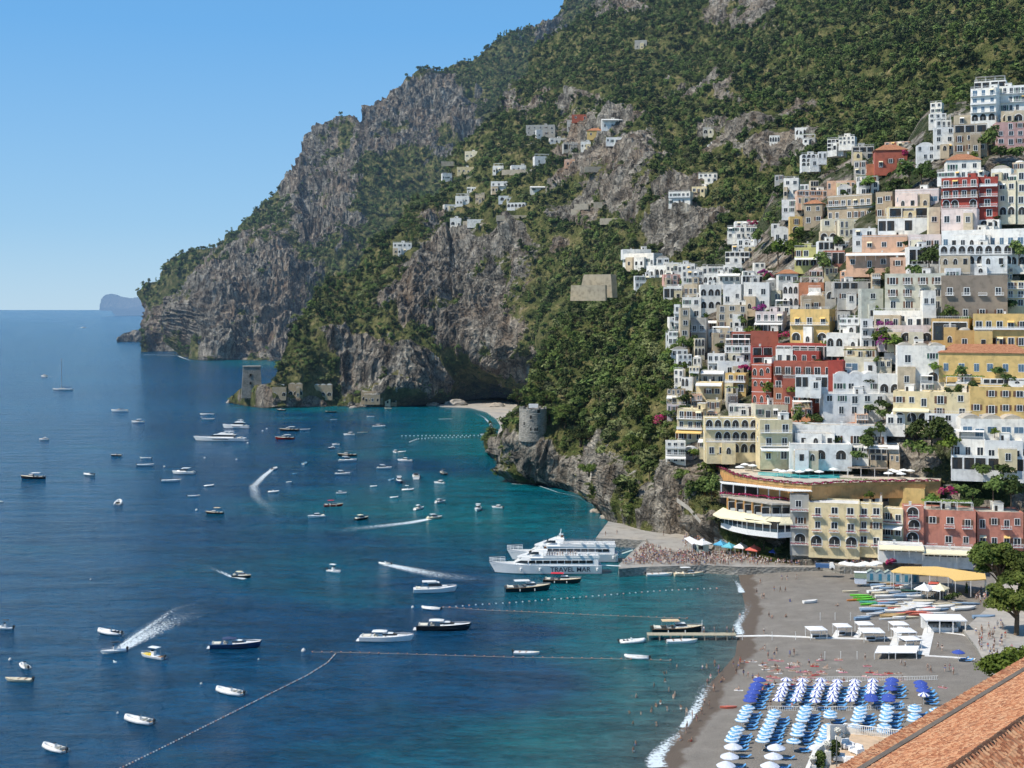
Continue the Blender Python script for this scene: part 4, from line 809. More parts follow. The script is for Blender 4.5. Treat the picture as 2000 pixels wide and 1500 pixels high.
H2 = [
 (78, 75, 138, 300, 'sand', 4, 1, '', dict(label='tall narrow sand coloured house at the seaward corner of the town')), (135, 130, 232, 300, 'grey', 2, 2, 'b', {}), (45, 55, 80, 215, 'white', 3, 1, 'b', {}), (0, 215, 75, 265, 'cool', 1, 3, 'R', {}), (155, 245, 225, 345, 'cream', 2, 3, 'A', {}),
 (232, 195, 310, 255, 'white', 1, 2, 'R', {}), (285, 58, 455, 190, 'sand', 3, 3, '', dict(label='golden sand coloured house with small brown openings')), (200, 145, 290, 200, 'palepink', 1, 2, 'w', {}),
 (490, 95, 665, 210, 'palepink', 2, 4, 'bw', dict(label='pale pink terraced house with a white awning among bougainvillea')),
 (680, 82, 928, 268, 'yellow', 2, 3, 'abR', dict(label='ochre yellow house with two tall arches and a yellow balcony', yaw=-28, T=9)), (760, 5, 928, 82, 'tan', 1, 1, 'D', dict(dd=5)),
 (965, 130, 1090, 215, 'cool', 2, 3, 'bR', {}), (1090, 135, 1192, 300, 'white', 3, 2, 'b', {}), (890, 215, 1095, 300, 'white', 1, 4, 'a', {}),
 (1150, 90, 1495, 175, 'white', 1, 5, 'R', {}), (1190, 172, 1505, 272, 'palepink', 1, 3, 'a', dict(label='pale pink house with round arches behind purple bougainvillea')),
 (1475, 135, 1700, 272, 'ochre', 1, 2, 'LR', dict(label='olive ochre house with deep square loggias')), (1617, 200, 1722, 312, 'ochre', 1, 1, 'D', dict(label='small ochre domed house next to the large yellow hotel')),
 (1722, 108, 2010, 292, 'yellow', 2, 5, 'b', dict(label='large yellow hotel with a terrace and iron balconies at the inland edge', name='hotel_building', yaw=-18, cat='hotel')), (1825, 75, 2010, 110, 'yellow', 1, 3, 't', dict(dd=6)),
 (1535, 325, 2010, 440, 'yellow', 1, 6, 'tbj', dict(label='long yellow hotel with an orange tiled roof and white balcony doors', name='hotel_building', win='b', T=10, yaw=-20, cat='hotel')),
 (370, 210, 480, 300, 'brick', 1, 3, 'bL', {}), (475, 205, 628, 320, 'brick', 1, 2, 'x', dict(label='plain brick red house wall above the big red hotel')), (340, 205, 470, 235, 'white', 1, 3, 'R', {}),
 (330, 285, 475, 370, 'cool', 2, 3, 'bT', {}), (235, 330, 330, 440, 'white', 2, 3, 'b', {}), (290, 375, 465, 450, 'cool', 1, 4, 'b', {}), (195, 425, 330, 500, 'white', 1, 3, 'bw', {}), (165, 490, 320, 580, 'pale', 1, 3, 'w', {}), (325, 440, 455, 545, 'yellow', 2, 2, 'b', {}),
 (595, 275, 992, 375, 'red', 1, 8, 'Lb', dict(label='top floor of the big red hotel with a long row of dark terraces', yaw=-30, name='hotel_wing', cat='hotel')), (480, 290, 600, 400, 'red', 2, 2, 'L', dict(label='seaward corner pavilion of the big red hotel')),
 (600, 375, 935, 610, 'brick', 3, 6, 'bi', dict(label='big red hotel with cream framed windows and glazed verandas in the middle of town', name='hotel_building', yaw=-16, T=9, cat='hotel')), (900, 370, 995, 610, 'red', 2, 1, 'x', dict(label='blank dark red end block of the big red hotel', dd=2)),
 (465, 385, 605, 612, 'brick', 3, 3, 'c', dict(label='cream banded brick red corner tower of the big red hotel', name='hotel_wing', win='a', yaw=-30, dd=-3, cat='hotel')), (600, 520, 720, 610, 'terra', 1, 2, 'R', dict(dd=-4, label='low terracotta garden room at the foot of the big red hotel')),
 (725, 450, 905, 525, 'cool', 1, 5, 'L', dict(label='glazed grey veranda standing out from the big red hotel', dd=-24, T=4, name='veranda', cat='veranda')),
 (1000, 350, 1180, 432, 'cream', 1, 2, 'Bg', {}), (985, 290, 1180, 352, 'sand', 1, 3, '', {}),
 (1292, 285, 1560, 495, 'white', 2, 2, 'aV', dict(label='white vaulted house with two large dark arches on each floor', yaw=-12, T=9)),
 (1560, 505, 2010, 512, 'pale', 1, 6, 'x', {}), (1765, 470, 2010, 500, 'white', 1, 6, 'L', dict(label='white canopied restaurant pavilion on the terrace below the long yellow hotel', name='pavilion', cat='pavilion')),
 (1560, 500, 1770, 530, 'pale', 1, 4, 'g', dict(label='vine covered terrace below the long yellow hotel', name='vine_terrace', cat='terrace')),
 (1702, 515, 2010, 672, 'yellow', 2, 4, 'i', dict(label='golden yellow house with small dark windows under the restaurant terrace', win='n', yaw=-16)),
 (930, 445, 1205, 562, 'cool', 1, 4, 'V', {}), (1190, 445, 1312, 562, 'white', 1, 2, 'a', {}), (872, 555, 1235, 672, 'cool', 2, 5, 'R', dict(label='bluish white terraced house below the big red hotel')), (930, 450, 1020, 560, 'white', 1, 2, '', dict(dd=-2)),
 (1265, 540, 1478, 722, 'pale', 2, 3, 'aW', dict(label='pale yellow house with cream awnings over a glazed veranda and blue arches')), (1475, 545, 1705, 690, 'pale', 2, 2, '', {}), (1450, 665, 1705, 722, 'cool', 1, 3, 'R', {}), (1225, 670, 1340, 740, 'white', 1, 2, 'D', {}),
 (1640, 695, 2010, 805, 'white', 1, 5, 'BV', dict(label='white house with blue glazed windows and vaulted roofs at the inland side')), (1597, 808, 1780, 905, 'white', 1, 3, 'Tb', {}), (1600, 900, 1990, 990, 'cool', 1, 6, 'L', {}), (1780, 815, 1995, 925, 'cool', 1, 3, 'b', {}),
 (50, 640, 220, 812, 'pale', 3, 3, 'by', dict(label='stepped pale yellow house with orange awnings on three floors')), (0, 820, 112, 935, 'white', 3, 3, 'bw', dict(label='small white stepped house with white awnings at the cliff edge')),
 (215, 690, 520, 890, 'pale', 3, 6, 'bA', dict(label='big pale yellow hotel with three floors of arcaded balconies', name='hotel_building', yaw=-4, T=10, cat='hotel')),
 (515, 700, 720, 925, 'pale', 3, 2, 'bw', dict(label='inland end block of the big pale yellow hotel with a rounded awning', name='hotel_wing', cat='hotel')),
 (350, 615, 485, 672, 'white', 1, 4, '', dict(dd=4)), (490, 615, 695, 695, 'cream', 1, 4, 'R', dict(dd=3)), (180, 805, 260, 870, 'pale', 1, 2, 'w', {}),
 (700, 730, 1225, 840, 'cool', 1, 5, 'b', dict(label='wide white house with a brown tiled roof edge and arched hoods over its windows', yaw=-14, win='n', T=9)), (690, 835, 1042, 930, 'cool', 1, 3, 'A', dict(label='pale blue arcade with three wide arches under the wide white house', dd=-4)),
 (718, 715, 1062, 732, 'white', 1, 5, 'tx', dict(label='brown tiled roof lying along the wide white house', dd=3, T=8, name='tiled_roof', cat='roof')), (1105, 840, 1300, 870, 'white', 1, 4, 'kw', {}),
 
 
   (695, 1120, 800, 1400, 'grey', 3, 1, 'af', dict(label='narrow grey stone tower with a great dark arch in the seafront hotel')),
 
 
 (800, 1165, 1080, 1415, 'pale', 3, 3, 'afj', dict(label='pale yellow seafront hotel with three black arches and magenta flower boxes', name='hotel_building', yaw=-14, cat='hotel')),
 (1075, 1170, 1210, 1410, 'pale', 3, 2, 'fj', dict(label='pale yellow middle block of the seafront hotel with flower boxes', dd=-1)), (1205, 1195, 1332, 1370, 'pale', 2, 2, 'fjw', dict(label='pale yellow block with white awnings and iron balconies on the seafront hotel')),
 (1325, 1180, 1442, 1390, 'rose', 3, 1, 'fjA', dict(label='narrow salmon pink block with arched balconies between the yellow and pink hotels')),
 (1437, 1205, 1730, 1415, 'rose', 2, 3, 'fjg', dict(label='salmon pink seafront hotel with a white pergola and flower boxes', name='hotel_building', yaw=-14, cat='hotel')), (1725, 1215, 2010, 1415, 'rose', 2, 4, 'fj', dict(label='inland wing of the salmon pink seafront hotel with flower boxes', name='hotel_wing', dd=-1, cat='hotel')),
 (960, 1085, 1240, 1160, 'brown', 1, 5, 'Lg', dict(dd=3)), (1240, 1080, 1450, 1175, 'yellow', 1, 3, 'x', dict(dd=4, label='plain yellow wall building behind the seafront hotel terraces')), (830, 1090, 965, 1160, 'cream', 1, 2, 'w', dict(dd=3)),
 (1190, 1400, 1440, 1440, 'white', 1, 6, 'LW', dict(label='cream awning restaurant on the promenade below the pale yellow hotel', name='restaurant_building', cat='restaurant', dd=-8, T=7)),
 (1430, 1425, 1715, 1470, 'white', 1, 8, 'LW', dict(label='long cream awning restaurant below the salmon pink hotel', name='restaurant_building', cat='restaurant', dd=-9, T=7)),
]
H8 = [
 (1450, 985, 1672, 1055, 'white', 1, 8, 'q', dict(label='long white convent-like villa with a row of small windows beneath the overhanging cliff', name='villa', yaw=-38, T=10)), (1470, 962, 1640, 990, 'white', 1, 5, 'x', dict(dd=5)), (1665, 1010, 1735, 1050, 'white', 1, 2, 'V', {}),
 (1585, 1052, 1752, 1112, 'white', 1, 5, 'A', dict(label='white arcaded villa on two levels below the overhanging cliff', name='villa', yaw=-30)), (1540, 1110, 1660, 1182, 'white', 2, 4, '', {}), (1700, 1103, 1802, 1160, 'pink', 1, 3, '', {}),
 (1760, 1045, 1860, 1085, 'cream', 1, 4, 'R', {}), (1700, 1172, 1810, 1240, 'white', 1, 3, 'LR', {}), (1800, 1085, 1930, 1130, 'white', 1, 4, 'R', {}), (1730, 1340, 1790, 1395, 'white', 2, 1, 'b', {}), (1720, 1420, 1790, 1490, 'cool', 2, 2, 'R', {}),
]
H8B = [
 (588, 415, 670, 458, 'cream', 1, 3, '', 'cream cottage with a low roof among the gardens of the high ridge'), (548, 503, 655, 540, 'pale', 1, 4, '', 'long pale yellow cottage at the seaward end of the ridge hamlet'),
 (850, 493, 940, 530, 'white', 1, 3, '', 'white cottage with two dark doors in the middle of the ridge hamlet'), (735, 583, 835, 640, 'white', 2, 3, 'b', 'white two-storey villa standing alone halfway down the ridge'),
 (822, 702, 938, 762, 'white', 2, 5, 'A', 'white arcaded villa above the bare grey cliff face'), (475, 712, 556, 747, 'white', 1, 3, '', 'white cottage on the seaward edge of the lower ridge'), (510, 788, 575, 832, 'white', 1, 2, 'a', 'small white arched cottage near the lip of the cliff'),
 (605, 795, 735, 825, 'white', 1, 2, 'x', 'white terrace house along the lip of the cliff'), (190, 925, 300, 985, 'cool', 2, 4, 'R', 'white stepped villa hidden in the trees of the seaward ridge'),
 (932, 268, 1100, 325, 'grey', 2, 5, '', 'grey stone farm building in the high hamlet'), (1160, 240, 1350, 290, 'grey', 1, 5, '', 'long grey house with a flat roof at the top of the high hamlet'), (1355, 235, 1475, 285, 'cool', 1, 3, 'w', 'bluish house with a white awning at the inland end of the high hamlet'),
 (990, 295, 1030, 345, 'white', 1, 1, '', 'narrow white cottage between the grey farm buildings'), (1065, 340, 1175, 372, 'white', 1, 4, '', 'long white cottage below the grey farm buildings'), (1275, 300, 1365, 335, 'yellow', 1, 2, 't', 'cottage with a yellowish roof below the high hamlet'),
 (935, 377, 1000, 405, 'cream', 1, 2, '', 'small cream cottage on the garden terraces of the ridge'), (1190, 210, 1290, 240, 'brick', 1, 2, '', 'small brick red house at the highest point of the hamlet'), (1140, 370, 1230, 410, 'grey', 1, 3, 'LR', 'low grey terrace house beneath the long white cottage'),
 (1150, 460, 1215, 495, 'peach', 1, 2, '', 'peach cottage at the edge of the grey precipice'), (765, 460, 860, 488, 'grey', 1, 3, '', 'grey stone shed on the olive terraces'), (865, 425, 905, 450, 'white', 1, 2, '', 'tiny white cottage on the olive terraces'),
 (600, 615, 672, 640, 'white', 1, 3, '', 'low white cottage beside the two-storey ridge villa'),
 (1895, 540, 2005, 590, 'white', 2, 4, 'R', 'white terraced villa on the cliff top beyond the town'), (1722, 640, 1860, 710, 'white', 2, 5, 'bR', 'white villa with long balconies on the brink of the overhanging cliff'), (1855, 612, 1948, 650, 'pale', 1, 3, '', 'pale yellow annex beside the white cliff-brink villa'),
 (1920, 280, 2040, 320, 'grey', 1, 4, 'a', 'grey ruined building with blind arches high in the woods'), (1950, 375, 2030, 415, 'grey', 1, 1, 'x', 'grey retaining tower in the woods above the cliff'), (1230-0, 50-0, 1231, 51, 'grey', 1, 1, 'x', None),
 (1540, -205, 1610, -158, 'grey', 1, 2, '', 'lonely grey stone house far up the mountainside'), (1790, 52-0, 1791, 53, 'grey', 1, 1, 'x', None),
]
for ph in [(1, 1760, 280, 'the white hilltop hotel'), (1, 1640, 840, 'the dark red hotel'), (1, 1030, 860, 'the tan palazzo'), (1, 1230, 600, 'the brick red villa'), (1, 1740, 1090, 'the long bluish white hotel'), (1, 1720, 1400, 'the grey brown palazzo'), (1, 1390, 1340, 'the grey green apartments'),
           (1, 1220, 1070, 'the broad peach house'), (1, 780, 1150, 'the lime yellow villa'), (1, 1080, 1290, 'the terrace restaurant'), (1, 700, 1350, 'the blue arched house'), (2, 800, 180, 'the ochre arcaded house'), (2, 1850, 200, 'the large yellow hotel'), (2, 1780, 370, 'the long yellow hotel'),
           (2, 700, 480, 'the big red hotel'), (2, 1420, 400, 'the white vaulted house'), (2, 1370, 620, 'the awning covered pale house'), (2, 370, 790, 'the arcaded pale yellow hotel'), (2, 940, 800, 'the wide tiled white house'), (2, 1100, 1030, 'the pool terrace'), (2, 930, 1300, 'the yellow seafront hotel'), (2, 1700, 1300, 'the salmon pink hotel'), (2, 450, 1280, 'the cream awning veranda'),
           (2, 130, 730, 'the orange awning house'), (2, 370, 120, 'the golden sand house'), (1, 250, 1370, 'the open arched white house'), (8, 1560, 1020, 'the convent-like villa'), (2, 1830, 750, 'the blue glazed white house'), (1, 440, 1000, 'the overhanging cliff')]: LM(*ph)
ALLH = []
for T_, cr in ((H1, 1), (H2, 2), (H8, 8)):
    for a in T_:
        if a[3]-a[1] < 12: continue
        ALLH.append(house(cr, *a[:8], **a[8]))
for a in H8B:
    if a[8] is None: continue
    ALLH.append(house(8, *a[:8], label=a[8], lay='B', ext=3))
# small houses of the crowded quarters between the ones above
def covered(x0, y0, x1, y1):
    best = 0
    for a in HREC:
        w = min(x1, a[2])-max(x0, a[0]); h = min(y1, a[3])-max(y0, a[1])
        if w > 0 and h > 0: best += w*h
    return best/((x1-x0)*(y1-y0))
rr = random.Random(5); QUART = [(1310, 535, 1560, 720, 50), (1560, 520, 2000, 600, 22), (1600, 345, 1990, 560, 44), (1390, 600, 1990, 860, 70), (1300, 700, 1420, 900, 22), (1500, 860, 1990, 905, 8), (1530, 350, 1620, 520, 16), (1300, 520, 1420, 560, 10)]
GREENZ = [(1735, 300, 1835, 375), (1480, 450, 1590, 520), (1760, 840, 1870, 900), (1460, 645, 1500, 670)]
for qx0, qy0, qx1, qy1, n in QUART:
    for _ in range(n*8):
        w = rr.uniform(18, 44); h = rr.uniform(14, 28); x = rr.uniform(qx0, qx1-w); y = rr.uniform(qy0, qy1-h)
        if covered(x, y, x+w, y+h) > .34 or any(x < g[2] and x+w > g[0] and y < g[3] and y+h > g[1] for g in GREENZ): continue
        col = rr.choice(['white', 'white', 'cool', 'white', 'cream', 'sand', 'pale', 'palepink', 'grey', 'peach', 'tan']); rows = 2 if h > 22 else 1
        ALLH.append(house(0, x, y, x+w, y+h, col, rows, rr.choice([2, 3, 3, 4]), rr.choice(['', 'R', 'V', 'D', 'b', 'L', 'a', 'w', 'g', 'bR', 'T']), dd=2))
LANDMARKS += [(a_, b_, c_) for a_, b_, c_ in [(1050, 245, 'the grey farm buildings of the ridge hamlet'), (1005, 362, 'the lone two-storey ridge villa'), (1008, 405, 'the arcaded cliff villa'), (1150, 235, 'the inland end of the ridge hamlet'), (1340, 385, 'the cliff-brink villa'), (920, 305, 'the cream garden cottage')]]
for qx0, qy0, qx1, qy1, n in [(900, 285, 1080, 400, 12), (1040, 225, 1220, 330, 16), (860, 330, 960, 450, 6), (1180, 470, 1230, 500, 1), (1380, 240, 1640, 340, 5)]:
    for _ in range(n):
        w = rr.uniform(18, 36); h = rr.uniform(10, 17); x = rr.uniform(qx0, qx1-w); y = rr.uniform(qy0, qy1-h)
        if covered(x-4, y-4, x+w+4, y+h+4) > .05: continue
        ALLH.append(house(0, x, y, x+w, y+h, rr.choice(['white', 'white', 'cool', 'cream', 'grey', 'sand']), 1, rr.choice([2, 3, 4]), rr.choice(['', 'R', 'g', 'w', 'a', 'V']), lay='B', ext=3))
# labels for the houses the tables leave unnamed
def feat(st):
    f = []
    if 't' in st: f.append('tiled roof')
    if 'D' in st: f.append('shallow dome')
    if 'V' in st: f.append('vaulted roof')
    if 'A' in st or 'a' in st: f.append('arched openings')
    if 'L' in st or 'l' in st or 'k' in st: f.append('dark open loggias')
    if 'T' in st: f.append('canopied roof terrace')
    if 'g' in st: f.append('vine pergola')
    if 'w' in st or 'W' in st: f.append('canvas awning')
    if 'R' in st: f.append('railed roof terrace')
    if 'b' in st: f.append('long balcony')
    return f
seen = set(o.get('label') for o in ALLH)
for o in ALLH:
    c, rows, st, x, y, w = HD[o.name]
    if not o.get('label'):
        lm = sorted(LANDMARKS, key=lambda l: (l[0]-x)**2+(l[1]-y)**2); f = feat(st)
        def rel(l):
            dx, dy = x-l[0], y-l[1]
            if abs(dy) > abs(dx)*1.2: return ('above ' if dy < 0 else 'below ')+l[2]
            return ('on the seaward side of ' if dx < 0 else 'on the inland side of ')+l[2]
        size = 'small' if w < 8 else 'wide' if w > 14 else ''
        base = ' '.join(([size] if size else [])+[c, 'house'])+(' with '+f[0] if f else '')
        cands = [base+' '+rel(lm[0]), ' '.join([c, ['one', 'two', 'three', 'four', 'five'][rows-1]+'-storey', 'house'])+(' with '+f[0] if f else '')+' '+rel(lm[0])]
        cands += [c+' house between '+lm[0][2]+' and '+lm[1][2], base+' '+rel(lm[1]), c+' house between '+lm[0][2]+' and '+lm[2][2], base+' '+rel(lm[2])] + ([c+' house with '+f[1]+' '+rel(lm[0])] if len(f) > 1 else []) + [base+' '+rel(l) for l in lm[3:6]]
        for L_ in cands:
            if L_ not in seen and len(L_.replace('-', ' ').split()) <= 16: break
        else: L_ = cands[0]
        seen.add(L_); o['label'] = L_
print('houses', len(ALLH))
# ================================================================ boats
M_HULLW = plain('white_gelcoat', (.8, .8, .78), .22, var=.05); M_HULLB = plain('black_gelcoat', (.018, .02, .024), .18); M_HULLN = plain('navy_gelcoat', (.02, .05, .12), .18); M_HULLR = plain('maroon_gelcoat', (.22, .015, .015), .25)
M_DECKC = plain('cream_deck', (.66, .58, .42), .5); M_TEAK = plain('teak_deck', (.40, .25, .12), .6); M_SEAT = plain('cream_cushion', (.70, .66, .56), .8); M_DSEAT = plain('dark_cushion', (.05, .055, .07), .8)
M_TINT = plain('tinted_windscreen', (.02, .025, .03), .08); M_TUBE = plain('inflatable_tube', (.74, .74, .72), .45); M_ENG = plain('black_outboard', (.03, .03, .03), .35); M_YEL = plain('yellow_deck', (.85, .6, .0), .5)
M_BIMR = plain('red_canvas', (.55, .03, .05), .8); M_BIMN = plain('navy_canvas', (.03, .05, .12), .8); M_BIMT = plain('tan_canvas', (.62, .46, .28), .8); M_CHROME = plain('steel_rail', (.6, .6, .6), .25, metal=.8); M_FEND = plain('white_fender', (.7, .7, .68), .5); M_ANTI = plain('antifouling', (.03, .05, .08), .6)
M_BLUE = plain('pale_blue_paint', (.18, .36, .48), .5)
def hull_secs(L, B, fb, n=11, pinch=.88, rise=.4, fine=2.2):
    S = []
    for i in range(n):
        s = i/(n-1); b = B/2*(pinch+(1-pinch)*min(1, s*2.5))*(1-max(0, (s-.42)/.58)**fine); b = max(b, .03); z = fb*(1+rise*s*s); x = s*L-L/2; xl = x-L*.10*s**4
        S.append([(xl, 0, -.35-.1*(1-s)), (xl, b*.62, -.12), (x-(x-xl)*.5, b*.86, .12+.1*s), (x, b, z), (x, b*.9, z+.04), (x, -b*.9, z+.04), (x, -b, z), (x-(x-xl)*.5, -b*.86, .12+.1*s), (xl, -b*.62, -.12)])
    return S
def planform(L, B, x0, x1, f, n=9, pinch=.88, fine=2.2):
    up = []; 
    for i in range(n):
        x = x0+(x1-x0)*i/(n-1); s = (x+L/2)/L; b = B/2*(pinch+(1-pinch)*min(1, s*2.5))*(1-max(0, (s-.42)/.58)**fine)*f; up.append((x, max(.02, b)))
    return up+[(x, -b) for x, b in up[::-1]]
def cabin_mb(m, x0, x1, w0, w1, z0, h, rake_f=.5, rake_b=.15, glass=True, mat=None, z1frac=.55):
    def ring(t): 
        zz = z0+h*t; a = x0+rake_b*h*t; b = x1-rake_f*h*t*1.6; k = 1-.16*t
        return [(a, w0/2*k, zz), (b, w1/2*k, zz), (b, -w1/2*k, zz), (a, -w0/2*k, zz)]
    m.mat(mat or M_HULLW); m.loft([ring(0), ring(z1frac*.62)], True)
    if glass: m.mat(M_TINT); m.loft([[(p[0], p[1]*.99, p[2]) for p in ring(z1frac*.62)], ring(.9)], True)
    else: m.loft([ring(z1frac*.62), ring(.9)], True)
    m.mat(mat or M_HULLW); r = ring(.9); q = ring(1.0); m.loft([[(p[0]*1.0+(-.12 if i in (0, 3) else .05), p[1]*1.04, p[2]) for i, p in enumerate(r)], [(p[0], p[1]*.96, p[2]+.04) for p in q]], True)
def canopy_part(t, x0, x1, w, z, mat, posts=True, dome=.12, z0=.5):
    m = MB().mat(mat); S = []
    for i in range(5):
        x = x0+(x1-x0)*i/4; c = dome*(1-((i-2)/2)**2); S.append([(x, w/2*math.cos(a), z+c*math.sin(a)+.02*(a > 0)) for a in np.linspace(0, math.pi, 6)]+[(x, -w/2, z-.06), (x, w/2, z-.06)])
    m.loft(S, True); m.obj('canopy', t)
    if posts:
        m = MB().mat(M_CHROME)
        for x in (x0+.15, x1-.15):
            for y in (-w/2+.08, w/2-.08): m.tube([(x, y, z0), (x, y, z)], .035, 5)
        m.obj('canopy_frame', t)
def rail_part(t, L, B, fb, x0=0.0, h=.45, name='bow_rail'):
    m = MB().mat(M_CHROME); pts = []
    for i in range(9):
        s = x0+(1-x0)*i/8*.985; b = B/2*(1-max(0, (s-.42)/.58)**2.2)*.92; pts.append((s*L-L/2, max(.04, b), fb*(1+.4*s*s)+h))
    for sg in (1, -1):
        q = [(x, y*sg, z) for x, y, z in pts]; m.tube(q, .03, 4)
        for p in q[::2]: m.tube([p, (p[0], p[1], p[2]-h)], .022, 4)
    m.obj(name, t)
def outboard(t, L, fb, n=1, y0=0):
    for k in range(n):
        y = (k-(n-1)/2)*.7+y0; m = MB().mat(M_ENG); m.loft([[(-L/2-.55, y-.2, fb+.05), (-L/2-.05, y-.2, fb+.05), (-L/2-.05, y+.2, fb+.05), (-L/2-.55, y+.2, fb+.05)], [(-L/2-.62, y-.22, fb+.35), (-L/2-.08, y-.22, fb+.35), (-L/2-.08, y+.22, fb+.35), (-L/2-.62, y+.22, fb+.35)], [(-L/2-.5, y-.12, fb+.62), (-L/2-.15, y-.12, fb+.62), (-L/2-.15, y+.12, fb+.62), (-L/2-.5, y+.12, fb+.62)]])
        m.box(-L/2-.4, -L/2-.2, y-.07, y+.07, -.5, fb+.05); m.obj('outboard_engine', t)
def B_hull(t, L, B, fb, hm, dm, well=(-.42, .05), wellmat=None, bot=M_ANTI, name='hull'):
    m = MB().mat(hm); m.loft(hull_secs(L, B, fb)); h = m.obj(name, t); 
    m = MB().mat(dm); m.prism(planform(L, B, -L/2+.05, L/2*.97, .86), fb*1.0, fb*1.0+.02)
    S = []; n = 12
    for i in range(n):
        s = i/(n-1)*.97; b = B/2*(.88+.12*min(1, s*2.5))*(1-max(0, (s-.42)/.58)**2.2)*.88; z = fb*(1+.4*s*s)+.05; S.append([(s*L-L/2, max(b, .02), z), (s*L-L/2, 0, z+.05+.06*s), (s*L-L/2, -max(b, .02), z)])
    k0 = int(n*max(0, (well[1]+.5))); V = [p for q in S[k0:] for p in q]; q = len(S)-k0
    m.add(V, [(i*3+j, i*3+j+1, (i+1)*3+j+1, (i+1)*3+j) for i in range(q-1) for j in range(2)]); 
    m.add([S[k0][0], S[k0][1], S[k0][2], (S[k0][2][0], S[k0][2][1], fb*.5), (S[k0][0][0], S[k0][0][1], fb*.5)], [(0, 1, 2, 3, 4)])
    m.mat(wellmat or M_TEAK); m.prism(planform(L, B, well[0]*L, well[1]*L, .72, 4), fb*.98, fb*1.0+.035)
    m.obj('deck', t); return h
def seats(t, L, B, z, mat=M_SEAT, rows=((-.38, .1), (-.2, .08)), h=.4):
    for x, w in rows:
        m = MB().mat(mat); m.box(x*L, x*L+w*L, -B*.32, B*.32, z, z+h*.55); m.box(x*L, x*L+.15, -B*.32, B*.32, z+h*.55, z+h); m.obj('seat', t)
def boat(kind, x, y, wpx, head, label, c='w', top='w', crop=0, L=None, group=None, extra='', name=None):
    ox, oy = {0: (0, 0), 3: (1200, 975), 4: (600, 975), 5: (0, 975), 6: (0, 550), 7: (600, 625)}[crop]; k = .35 if crop else 1
    px, py, w = ox+x*k, oy+y*k, wpx*k; p = W(px, py); a = R(head); d = p.y
    dirx, diry = math.cos(a), math.sin(a)
    ca = abs(math.cos(a)); Bf = .3; L = L or w/F*d/(ca+Bf*math.sqrt(max(0, 1-ca*ca)))
    L = max(2.2, L); B = {'sport': .27, 'yacht': .2, 'open': .34, 'rib': .40, 'dinghy': .42, 'kayak': .16, 'gozzo': .30}.get(kind, .32)*L
    B = min(B, L*.45); hm = {'w': M_HULLW, 'b': M_HULLB, 'n': M_HULLN, 'r': M_HULLR, 'l': M_BLUE, 'c': M_DECKC, 'y': M_HULLW}[c]
    tm = {'w': M_HULLW, 'c': M_AWN['cream'], 'r': M_BIMR, 'n': M_BIMN, 't': M_BIMT, 'd': M_ENG}[top]
    fb = min(1.5, max(.38, L*.085))
    t = thing(name or {'rib': 'inflatable_boat', 'dinghy': 'dinghy', 'yacht': 'motor_yacht', 'gozzo': 'wooden_motorboat', 'open': 'rowing_boat', 'kayak': 'kayak', 'sport': 'speedboat', 'cruiser': 'cabin_cruiser', 'console': 'fishing_boat'}[kind], label, {'yacht': 'yacht', 'rib': 'inflatable boat', 'dinghy': 'dinghy', 'kayak': 'kayak'}.get(kind, 'boat'), p, a, group)
    if kind in ('rib', 'dinghy'):
        r = L*.065; m = MB().mat(M_TUBE if c != 'l' else M_BLUE); pts = [(-L/2, B/2-r, r*.9), (-L*.1, B/2-r, r*.95), (L*.2, B*.42-r, r*1.1), (L*.38, B*.26-r*.5, r*1.5), (L/2-r, 0, r*1.9), (L*.38, -B*.26+r*.5, r*1.5), (L*.2, -B*.42+r, r*1.1), (-L*.1, -B/2+r, r*.95), (-L/2, -B/2+r, r*.9)]
        m.tube(pts, [r*.7]+[r]*7+[r*.7], 8); m.obj('inflatable_tube', t, True)
        m = MB().mat(M_HULLW); m.loft([[(xx, -B*.33*q, .02+zz), (xx, 0, -.25+zz), (xx, B*.33*q, .02+zz), (xx, B*.33*q, r*.9+zz), (xx, -B*.33*q, r*.9+zz)] for xx, q, zz in ((-L*.46, 1, 0), (L*.1, .95, 0), (L*.34, .45, .1), (L*.44, .08, .25))]); m.mat(M_TEAK if top in 'tc' else M_DECKC); m.prism([(-L*.44, -B*.3), (L*.1, -B*.28), (L*.34, -.1), (L*.34, .1), (L*.1, B*.28), (-L*.44, B*.3)], r*.9, r*.9+.03); m.obj('hull', t)
        if kind == 'rib':
            m = MB().mat(M_HULLW); m.loft([[(-.1*L, -.35, r), (.02*L, -.35, r), (.02*L, .35, r), (-.1*L, .35, r)], [(-.08*L, -.3, r+.85), (-.02*L, -.3, r+.85), (-.02*L, .3, r+.85), (-.08*L, .3, r+.85)]]); m.mat(M_TINT); m.loft([[(-.03*L, -.28, r+.85), (-.01*L, -.28, r+.85), (-.01*L, .28, r+.85), (-.03*L, .28, r+.85)], [(-.07*L, -.22, r+1.15), (-.06*L, -.22, r+1.15), (-.06*L, .22, r+1.15), (-.07*L, .22, r+1.15)]]); m.obj('console', t)
            seats(t, L, B*.8, r, M_SEAT if top != 'd' else M_DSEAT, ((-.36, .08), (-.22, .07)), .5); outboard(t, L, r*1.3)
            if 'A' in extra: m = MB().mat(M_CHROME); m.tube([(-.42*L, -B*.3, r), (-.42*L, -B*.26, r+1.3), (-.42*L, B*.26, r+1.3), (-.42*L, B*.3, r)], .04, 5); m.obj('roll_bar', t)
            if 'T' in extra: canopy_part(t, -.25*L, .05*L, B*.6, r+1.9, tm, z0=r)
        else:
            m = MB().mat(M_WOOD); m.box(-.1*L, 0, -B*.32, B*.32, r*1.2, r*1.4); m.obj('seat', t)
            if 'E' in extra: outboard(t, L, r)
    elif kind == 'kayak':
        m = MB().mat(hm); m.loft(hull_secs(L, max(.6, B), .22, 9, .2, .3)); m.obj('hull', t)
    elif kind == 'open':
